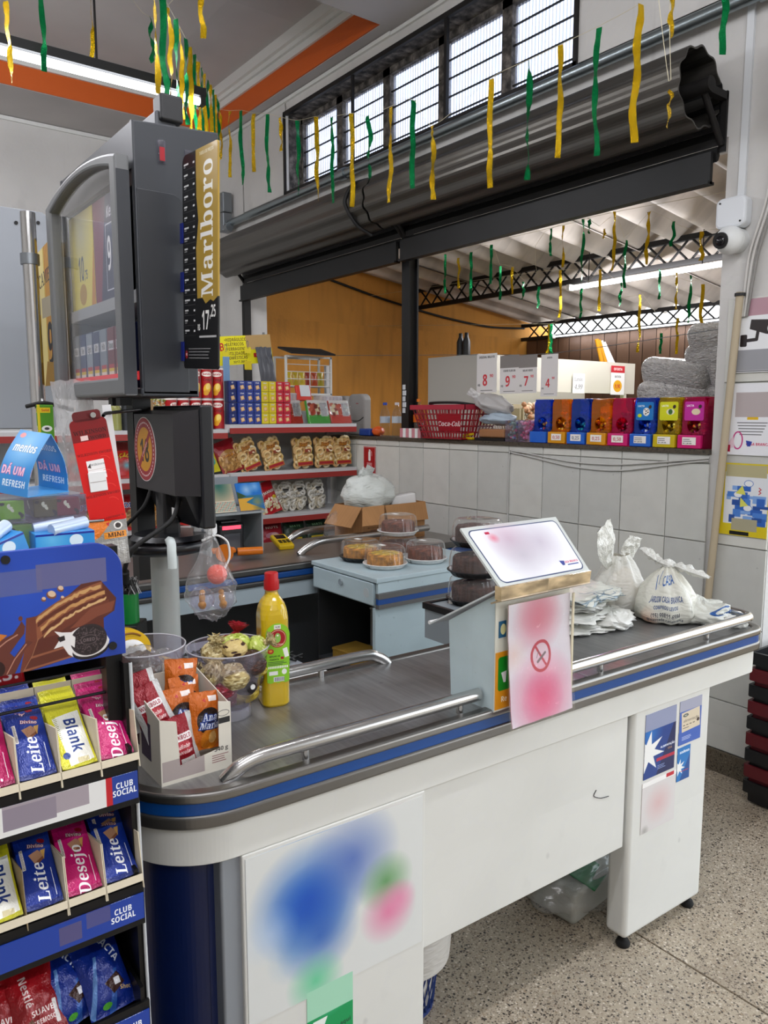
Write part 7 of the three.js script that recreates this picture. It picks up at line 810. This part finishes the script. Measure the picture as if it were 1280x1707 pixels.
  for (const [z, c3, l, n] of [[-5.25, 0x4f6a2a, 'heap of dark green vegetables on the produce stand', 6], [-5.62, 0x9ab552, 'head of pale lettuce on the produce stand', 9], [-5.95, 0x8aa844, 'second head of pale lettuce further along the stand', 12]]) single('vegetable', l, 'vegetable', lump(0.2, 0.15, 0.18, { seed: n, fine: 0.5, amp: 0.2, n: 36, m: 26 }), std(c3, 0.6), [-4.43, 1.5, z]);
  const pp2 = thing('rolled_papers', 'yellow and white rolled papers sticking up behind the header board', 'papers', [-4.5, 1.99, -5.9], 0); for (let i = 0; i < 4; i++) P(pp2, 'roll', at(cyl(0.018, 0.34, 12), [0, 0.12, -i * 0.05], [0.4 + 0.1 * i, 0, 0]), i < 2 ? std(0xc98a12, 0.6) : M.paper);
  const vase = thing('black_bottle_pair', 'pair of black bottles on top of the produce stand', 'bottles', [-4.72, 2.062, -4.4], 0); for (const x of [-0.035, 0.035]) P(vase, 'bottle', lathe([[0, 0], [0.03, 0], [0.032, 0.01], [0.032, 0.12], [0.016, 0.16], [0.016, 0.19], [0, 0.19]], 18), M.black, [x, 0, 0]);
  const price = (lab, x, y, z, w, h, title, n, c4, r, extra) => single('price_paper', lab, 'price sign', box(w, h, 0.002), print(128, Math.round(128 * h / w), (g, W, H) => { fill(g, '#eceae8', 0, 0, W, H); extra ? extra(g, W, H) : (fill(g, '#8f8a86', 0, 0, W, title[0] === 'O' ? 0 : H * 0.33), tx(g, title, W / 2, H * (title[0] === 'O' ? 0.08 : 0.4), 15, '#222', { sx: 0.7 }), tx(g, n[0], W * 0.42, H * 0.68, 70, c4, { sx: 0.85 }), tx(g, n[1], W * 0.74, H * 0.56, 20, c4), tx(g, 'R$', 16, H * 0.8, 14, '#333'), fill(g, '#777', W * 0.2, H * 0.93, W * 0.6, 3)); }, 0.6), [x, y, z], r);
  price('white price paper with a large red 8 hanging first from the left', -3.79, 1.87, -3.75, 0.19, 0.26, 'ORIGINAL MALA KG', ['8', '90'], '#d8323c', [0, 0, 0]); price('white price paper with a large red 9 hanging second from the left', -3.59, 1.855, -3.76, 0.17, 0.25, 'COUVE FLOR UN', ['9', '90'], '#d8323c', [0, 0, 0]); price('white price paper with a large red 7 hanging third from the left', -3.42, 1.85, -3.75, 0.155, 0.24, 'MILHO VERDE', ['7', '90'], '#d8323c', [0, 0, 0]);
  price('white offer paper with a large red 4 hanging rightmost', -3.25, 1.835, -3.76, 0.135, 0.26, 'OFERTA', ['4', '90'], '#d8323c', [0, 0, 0]);
  single('sign_line', 'thin line carrying the four hanging price papers', 'line', tube([[-6.58, 2.15, -3.76], [-3.9, 2.0, -3.76], [-3.2, 1.97, -3.76], [-1.8, 2.02, -3.6]], 0.002, 20, 5), M.zinc);
  price('small handwritten price paper on the header board', -4.378, 1.86, -5.45, 0.16, 0.17, '', null, '', [0, PI / 2, 0], (g, W, H) => { tx(g, 'Limão', 60, 40, 30, '#333', { style: 'italic', font: 'serif' }); tx(g, '4,99', 60, 90, 44, '#333', { style: 'italic', font: 'serif' }); }); price('offer paper with a yellow disc at the far end of the header board', -4.378, 1.9, -6.0, 0.2, 0.26, '', null, '', [0, PI / 2, 0], (g, W, H) => { fill(g, '#c01f2c', 0, 0, W, 40); tx(g, 'OFERTA', 64, 20, 22, '#f4e6e0'); tx(g, 'BATATA', 64, 62, 16, '#333'); ell(g, '#e3a81c', 64, 116, 40, 34); tx(g, '9,90', 64, 116, 32, '#c01f2c', { sx: 0.8 }); });
  // grey sacks on a low stack
  const sk = (() => { const q = new RoundedBoxGeometry(0.42, 0.16, 0.34, 8, 0.07), p = q.attributes.position; for (let i = 0; i < p.count; i++) { const x = p.getX(i), y = p.getY(i), z2 = p.getZ(i), k = 1 + 0.14 * nz(x * 6, y * 8, z2 * 6); p.setXYZ(i, x * k, y * (k + 0.3 * nz(x * 6, z2 * 6)), z2 * k); } q.computeVertexNormals(); return q; })(), skM = std(0xd6d4d1, 0.34, 0.05, { bumpMap: crinkle, bumpScale: 0.035 });
  const crateB = thing('pallet_box', 'dark box hidden behind the dispensers under the grey sacks', 'box', [-2.3, 0, -3.95], 0); P(crateB, 'box_body', rbox(0.75, 1.58, 0.42, 0.01), std(0x4a4038, 0.7), [0, 0.79, 0]); P(crateB, 'lid', rbox(0.77, 0.03, 0.44, 0.006), std(0x54483e, 0.7), [0, 1.59, 0]);
  [[-2.42, 1.68, -3.9, 0.1, 'bottom grey sack at the left of the heap'], [-2.06, 1.69, -3.95, -0.2, 'bottom grey sack at the right of the heap'], [-2.41, 1.81, -3.92, -0.1, 'grey sack jutting out to the left in the middle of the heap'], [-2.03, 1.8, -3.95, 0.15, 'grey sack in the middle of the heap beside the pillar'], [-2.15, 1.89, -3.93, -0.15, 'grey sack second from the top of the heap'], [-2.17, 1.985, -3.95, 0.3, 'topmost grey sack of the heap']].forEach(([x, y, z, r, l]) => single('grey_sack', l, 'sack', sk, skM, [x, y, z], [0, r, 0.08 * Math.sin(x * 40)]));
}
// ---------- pillar, floor and hanging things ----------
{
  const z = -3.184;
  const jb = thing('junction_cover', 'white plastic junction box on the pillar edge above the camera', 'box', [-1.772, 2.425, -3.2], 0); P(jb, 'cover', extrude(roundRect(0.13, 0.125, 0.028), 0.06, 0.01, 6), std(0xd6dade, 0.4)); for (const [x, y] of [[-0.045, 0.042], [0.045, -0.042]]) P(jb, 'screw', at(cyl(0.004, 0.003, 10), [x, y, 0.061], [PI / 2, 0, 0]), M.iron);
  const dc = thing('security_camera', 'white ball security camera under the junction box', 'camera', [-1.772, 2.315, -3.15], 0); P(dc, 'camera_body', ball(0.058, 28), std(0xdcdedd, 0.35)); P(dc, 'mount', at(cyl(0.05, 0.05, 28), [0.01, 0, -0.03], [PI / 2, 0, 0]), std(0xdcdedd, 0.35)); P(dc, 'lens', at(cyl(0.033, 0.02, 24), [-0.01, -0.006, 0.047], [PI / 2 + 0.2, 0, 0]), M.black); P(dc, 'lens_glass', lump(0.02, 0.02, 0.01, { amp: 0 }), std(0x0a0a10, 0.05), [-0.01, -0.008, 0.056]);
  single('wall_pipe', 'beige plastic pipe running down the tiled pillar', 'pipe', bar([-1.722, 2.1, -3.165], [-1.8, 0.6, -3.165], 0.016, 14), std(0xb8aa90, 0.6));
  single('cable_tie', 'black cable tie at the top of the beige pipe', 'tie', at(cyl(0.022, 0.012, 14), [-1.722, 2.09, -3.165]), M.black);
  for (const [dx, l] of [[0, 'white cable rising from the beige pipe'], [0.018, 'second white cable beside the first, rising from the pipe'], [0.036, 'grey cable right of the two white ones on the pillar']]) single('wall_cable', l, 'cable', tube([[-1.715 + dx * 0.6, 2.0, -3.175], [-1.7 + dx, 2.25, -3.18], [-1.645 + dx, 2.45, -3.18], [-1.59 + dx, 2.8, -3.18], [-1.56 + dx * 0.4, 3.1, -3.18]], 0.006, 40, 6), std(dx > 0.03 ? 0x8a8884 : 0xc9c7c2, 0.6));
  single('wall_duct', 'thin white cable duct on the pillar above the junction box', 'duct', box(0.03, 0.75, 0.014), std(0xd3d6d8, 0.5), [-1.755, 2.86, -3.193]);
  for (const [dy, l] of [[0, 'upper white cable drooping along the tiled half wall'], [-0.012, 'lower white cable drooping along the tiled half wall']]) single('wall_cable', l, 'cable', tube([[-3.03, 0.92, z], [-3.028, 1.36 + dy, z], [-2.98, 1.39 + dy, z], [-2.6, 1.352 + dy * 2, z], [-2.3, 1.352 + dy * 2.4, z], [-1.95, 1.39 + dy, z], [-1.83, 1.405 + dy, z]], 0.0042, 60, 6), std(0xbdbcb8, 0.6));
  const poster = (lab, w, h, x, y, draw, r = 0) => single('notice', lab, 'notice', box(w, h, 0.002), print(Math.round(w * 900), Math.round(h * 900), draw, 0.35), [x, y, z + 0.0005], [0, 0, r]);
  poster('framed notice with a black surveillance camera pictogram on the pillar', 0.2, 0.3, -1.655, 1.92, (g, w, h) => { fill(g, '#eceef0', 0, 0, w, h); g.strokeStyle = '#333'; g.lineWidth = 3; g.strokeRect(5, 5, w - 10, h - 10); fill(g, '#b58d98', 3, 0, w, 62); fill(g, '#9a9ba0', 12, 186, w, 76); poly(g, '#241c1c', [[70, 76], [176, 84], [170, 140], [128, 132], [66, 110]]); ell(g, '#eceef0', 152, 112, 20, 22); ell(g, '#241c1c', 152, 112, 12, 14); line(g, '#241c1c', 12, [[98, 120], [94, 150], [58, 152]]); g.fillStyle = '#241c1c'; g.beginPath(); g.roundRect(32, 130, 26, 44, 5); g.fill(); });
  poster('white laminated notice with a pink megaphone on the pillar', 0.2, 0.3, -1.652, 1.575, (g, w, h) => { fill(g, '#e9eaee', 0, 0, w, h); fill(g, '#b5aaaa', 26, 34, w - 50, 92); fill(g, '#e0b51c', 74, 126, 42, 10); for (let i = 0; i < 5; i++) fill(g, '#555', 36 + i * 3, 146 + i * 11, 116 - i * 8, 3); ring(g, '#c2307a', 5, 42, 214, 18, 32); poly(g, '#e6c9d6', [[4, 226], [24, 196], [30, 240], [12, 246]]); fill(g, '#b0123c', 0, 232, 14, 26); tx(g, 'CASA BRANCA', 120, 226, 15, '#c2244a', { sx: 0.9 }); poly(g, '#2b3f9f', [[74, 214], [98, 218], [92, 236], [80, 236]]); });
  poster('yellow and blue illustrated notice below the megaphone one', 0.21, 0.31, -1.663, 1.235, (g, w, h) => { fill(g, '#d8c21c', 0, 0, w, h); fill(g, '#dfe2e6', 16, 34, w - 20, 200); fill(g, '#b5ad86', 18, 6, w - 30, 46); const r = seeded(31); for (let i = 0; i < 26; i++) fill(g, ['#2f62b8', '#4a7fce', '#244e9a', '#7fa6de'][i % 4], 24 + r() * 130, 60 + r() * 150, 16 + r() * 40, 10 + r() * 24); for (const [x, y] of [[110, 76], [70, 120], [110, 170]]) { ell(g, '#e8eaec', x, y, 17, 12); ring(g, '#2f62b8', 2, x, y, 17, 12); } poly(g, '#d9d860', [[86, 84], [100, 120], [60, 116]]); poly(g, '#d9d860', [[80, 130], [112, 160], [80, 168]]); fill(g, '#a9a388', 50, 212, 100, 46); fill(g, '#111', 44, 262, 76, 14); line(g, '#c0303c', 3, [[150, 90], [158, 96], [150, 102], [158, 108], [150, 114]]); });
  // stacked black and red baskets by the pillar
  const bm = [std(0x0d0e12, 0.4), std(0x5a0d18, 0.4)], rimG = boxes([[0.42, 0.05, 0.012, 0, 0, 0.15], [0.42, 0.05, 0.012, 0, 0, -0.15], [0.012, 0.05, 0.3, 0.21, 0, 0], [0.012, 0.05, 0.3, -0.21, 0, 0]]), inG = boxes([[0.39, 0.044, 0.01, 0, 0, 0.135], [0.39, 0.044, 0.01, 0, 0, -0.135], [0.01, 0.044, 0.27, 0.195, 0, 0], [0.01, 0.044, 0.27, -0.195, 0, 0], [0.38, 0.006, 0.26, 0, -0.02, 0]]);
  for (let i = 0; i < 9; i++) { const t = thing('shopping_basket', (i % 2 ? 'red' : 'black') + ' shopping basket in the stack right of the pillar, ' + ['lowest', 'second from the floor', 'third from the floor', 'fourth from the floor', 'fifth from the floor', 'sixth from the floor', 'seventh from the floor', 'second from the top', 'topmost'][i], 'basket', [-1.29, 0.03 + i * 0.068, -3.16], 0); P(t, 'rim', rimG, bm[i % 2 ? 1 : 0], [0, 0.045, 0]); P(t, 'basket_body', i ? inG : at(inG, [0, 0, 0]), i % 2 ? bm[1] : bm[0], [0, 0.002, 0]); }
  // under the counter
  const pb = thing('bag_bundle', 'clear plastic bundle of bags with a green printed patch on the floor under the counter', 'bundle', [-1.52, 0, -1.98], [0, 0.1, 0]); P(pb, 'contents', (() => { const q = new RoundedBoxGeometry(0.2, 0.11, 0.36, 4, 0.02), p = q.attributes.position; for (let i = 0; i < p.count; i++) p.setY(i, p.getY(i) + 0.012 * nz(p.getX(i) * 20, p.getZ(i) * 12)); q.computeVertexNormals(); return q; })(), std(0x9d9d94, 0.5, 0, gloss2), [0, 0.065, 0]); P(pb, 'printed_patch', at(rbox(0.12, 0.006, 0.13, 0.002), [0.05, 0.125, 0.05], [0, 0.2, -0.3]), std(0x0a6a3c, 0.4)); P(pb, 'film', lump(0.14, 0.09, 0.22, { seed: 77, amp: 0.15, fine: 0.12, n: 40, m: 26, floor: -0.068 }), M.film, [0, 0.07, 0]);
  const wbn = thing('waste_basket', 'blue mesh waste basket with a white bin liner under the counter', 'bin', [-1.52, 0, -1.2], 0), Lb = []; for (let i = 0; i < 30; i++) { const a = i / 30 * 2 * PI, b = a + 0.5; Lb.push(bar([Math.cos(a) * 0.1, 0.01, Math.sin(a) * 0.1], [Math.cos(b) * 0.13, 0.24, Math.sin(b) * 0.13], 0.0025, 4), bar([Math.cos(a) * 0.1, 0.01, Math.sin(a) * 0.1], [Math.cos(a - 0.5) * 0.13, 0.24, Math.sin(a - 0.5) * 0.13], 0.0025, 4)); } P(wbn, 'mesh', join(Lb), std(0x16306e, 0.4)); P(wbn, 'base', cyl(0.1, 0.012, 30), std(0x16306e, 0.4), [0, 0.006, 0]); P(wbn, 'rim', at(new THREE.TorusGeometry(0.131, 0.008, 8, 40), [0, 0.24, 0], [PI / 2, 0, 0]), std(0x3a3d44, 0.4)); P(wbn, 'liner', lathe([[0.094, 0.02], [0.122, 0.2], [0.136, 0.258], [0.143, 0.25], [0.146, 0.2], [0.142, 0.15]].map(([x, y], i) => [x, y]), 40), phys(0xd9d6cf, 0.4, { bumpMap: crinkle, bumpScale: 0.006, transmission: 0.2, thickness: 0 }));
  single('paper_scrap', 'small white scrap of paper on the floor at the bottom edge', 'paper', box(0.03, 0.002, 0.02), M.paper, [-0.985, 0.002, -1.06], [0, 0.5, 0]);
  // foil strip garlands
  const gold = std(0xdfb81c, 0.24, 0.92, { bumpMap: crinkle, bumpScale: 0.004 }), green = std(0x068548, 0.24, 0.88, { bumpMap: crinkle, bumpScale: 0.004 }), cord = std(0xcfc6a8, 0.6), rs = seeded(2025);
  const strip = (len, w, seed, limp) => { const n = Math.max(10, Math.round(len * 60)), q = new THREE.BoxGeometry(w, len, 0.0006, 1, n, 1), p = q.attributes.position; for (let i = 0; i < p.count; i++) { const v = 0.5 - p.getY(i) / len, tw = 2.2 * limp * nz(v * 2.2, seed) + 0.5 * nz(v * 9, seed * 3), x = p.getX(i), zz = p.getZ(i) + 0.006 * nz(v * 14, seed * 1.7) * (x > 0 ? 1 : -1); q.attributes.uv.setY(i, v * len * 30); p.setXYZ(i, Math.cos(tw) * x - Math.sin(tw) * zz + 0.014 * limp * nz(v * 3, seed + 4), -v * len, Math.sin(tw) * x + Math.cos(tw) * zz + 0.016 * nz(v * 4, seed + 9)); } q.computeVertexNormals(); return q; };
  function garland(label, list, w = 0.022, ext = [], face = 0.65) { // list: [green?, x, y, z, length]
    const t = thing('foil_garland', label, 'garland', [0, 0, 0], 0, undefined), pts = [...(ext[0] ? [ext[0]] : []), ...list.map((a) => [a[1], a[2] + 0.004, a[3]]), ...(ext[1] ? [ext[1]] : [])];
    P(t, 'cord', tube(pts, 0.0012, pts.length * 4, 4), cord);
    list.forEach(([g, x, y, zz, len], i) => P(t, 'foil_strip', strip(len, w * (0.9 + 0.3 * rs()), rs() * 50, 0.7 + rs()), g ? green : gold, [x, y, zz], [0, face + (rs() - 0.5) * 0.6, 0]));
  }
  const along = (a, b, n, len, first, sag = 0.15) => [...Array(n)].map((_, i) => { const t = (i + 0.5) / n; return [(i + first) % 2, a[0] + (b[0] - a[0]) * t, a[1] + (b[1] - a[1]) * t - sag * 4 * t * (1 - t), a[2] + (b[2] - a[2]) * t, len]; });
  garland('long garland of gold and green foil strips in front of the clerestory window and shutters', WALLSTRIPS, 0.024, [[-5.4, 3.78, -2.62], [-1.75, 3.16, -2.62]]);
  garland('short garland with three foil strips near the right end of the shutter', [[0, -1.62, 2.69, -2.45, 0.12], [0, -1.63, 3.03, -2.45, 0.17], [1, -1.44, 2.97, -2.45, 0.23]], 0.022, [[-1.7, 3.1, -2.45], [-1.3, 3.0, -2.45]]);
  garland('dense garland of foil strips running away above the cigarette cabinet', along([-5.9, 4.02, -2.86], [-3.05, 3.26, -1.2], 17, 0.42, 0, 0.0), 0.026, [[-6.12, 4.15, -2.98], [-2.6, 3.15, -0.9]]);
  garland('garland of foil strips crossing under the lamp at the upper left', [[0, -3.69, 3.3, -0.83, 0.32], [1, -4.07, 3.63, -1.066, 0.42], [0, -4.58, 3.94, -1.46, 0.46]], 0.026, [[-3.4, 3.2, -0.6], [-4.9, 4.1, -1.7]]);
  garland('garland with a single wide gold strip at the top left of the picture', [[0, -3.62, 3.66, -1.67, 0.3], [1, -4.15, 3.64, -1.63, 0.22]], 0.03, [[-3.2, 3.8, -1.75], [-4.5, 3.95, -1.6]]);
  const hang = (l) => l.map((a) => a);
  garland('nearer garland of foil strips under the hall roof', HALLSTRIPS.slice(0, 9), 0.02, [[-6.6, 2.95, -4.2], [-1.71, 2.78, -4.2]]); garland('second garland of foil strips under the hall roof, at the right', HALLSTRIPS.slice(9, 18), 0.02, [[-6.6, 2.9, -4.24], [-1.71, 2.6, -4.2]]); garland('lower garland of foil strips in front of the brown slatted wall', HALLSTRIPS.slice(18, 26), 0.02, [[-6.6, 2.8, -4.8], [-1.71, 2.5, -4.8]]); garland('lowest foil strips hanging before the produce stand and sacks', HALLSTRIPS.slice(26), 0.02, [[-6.6, 2.5, -4.8], [-1.71, 2.2, -4.8]]);
}
renderer.render(scene, camera);
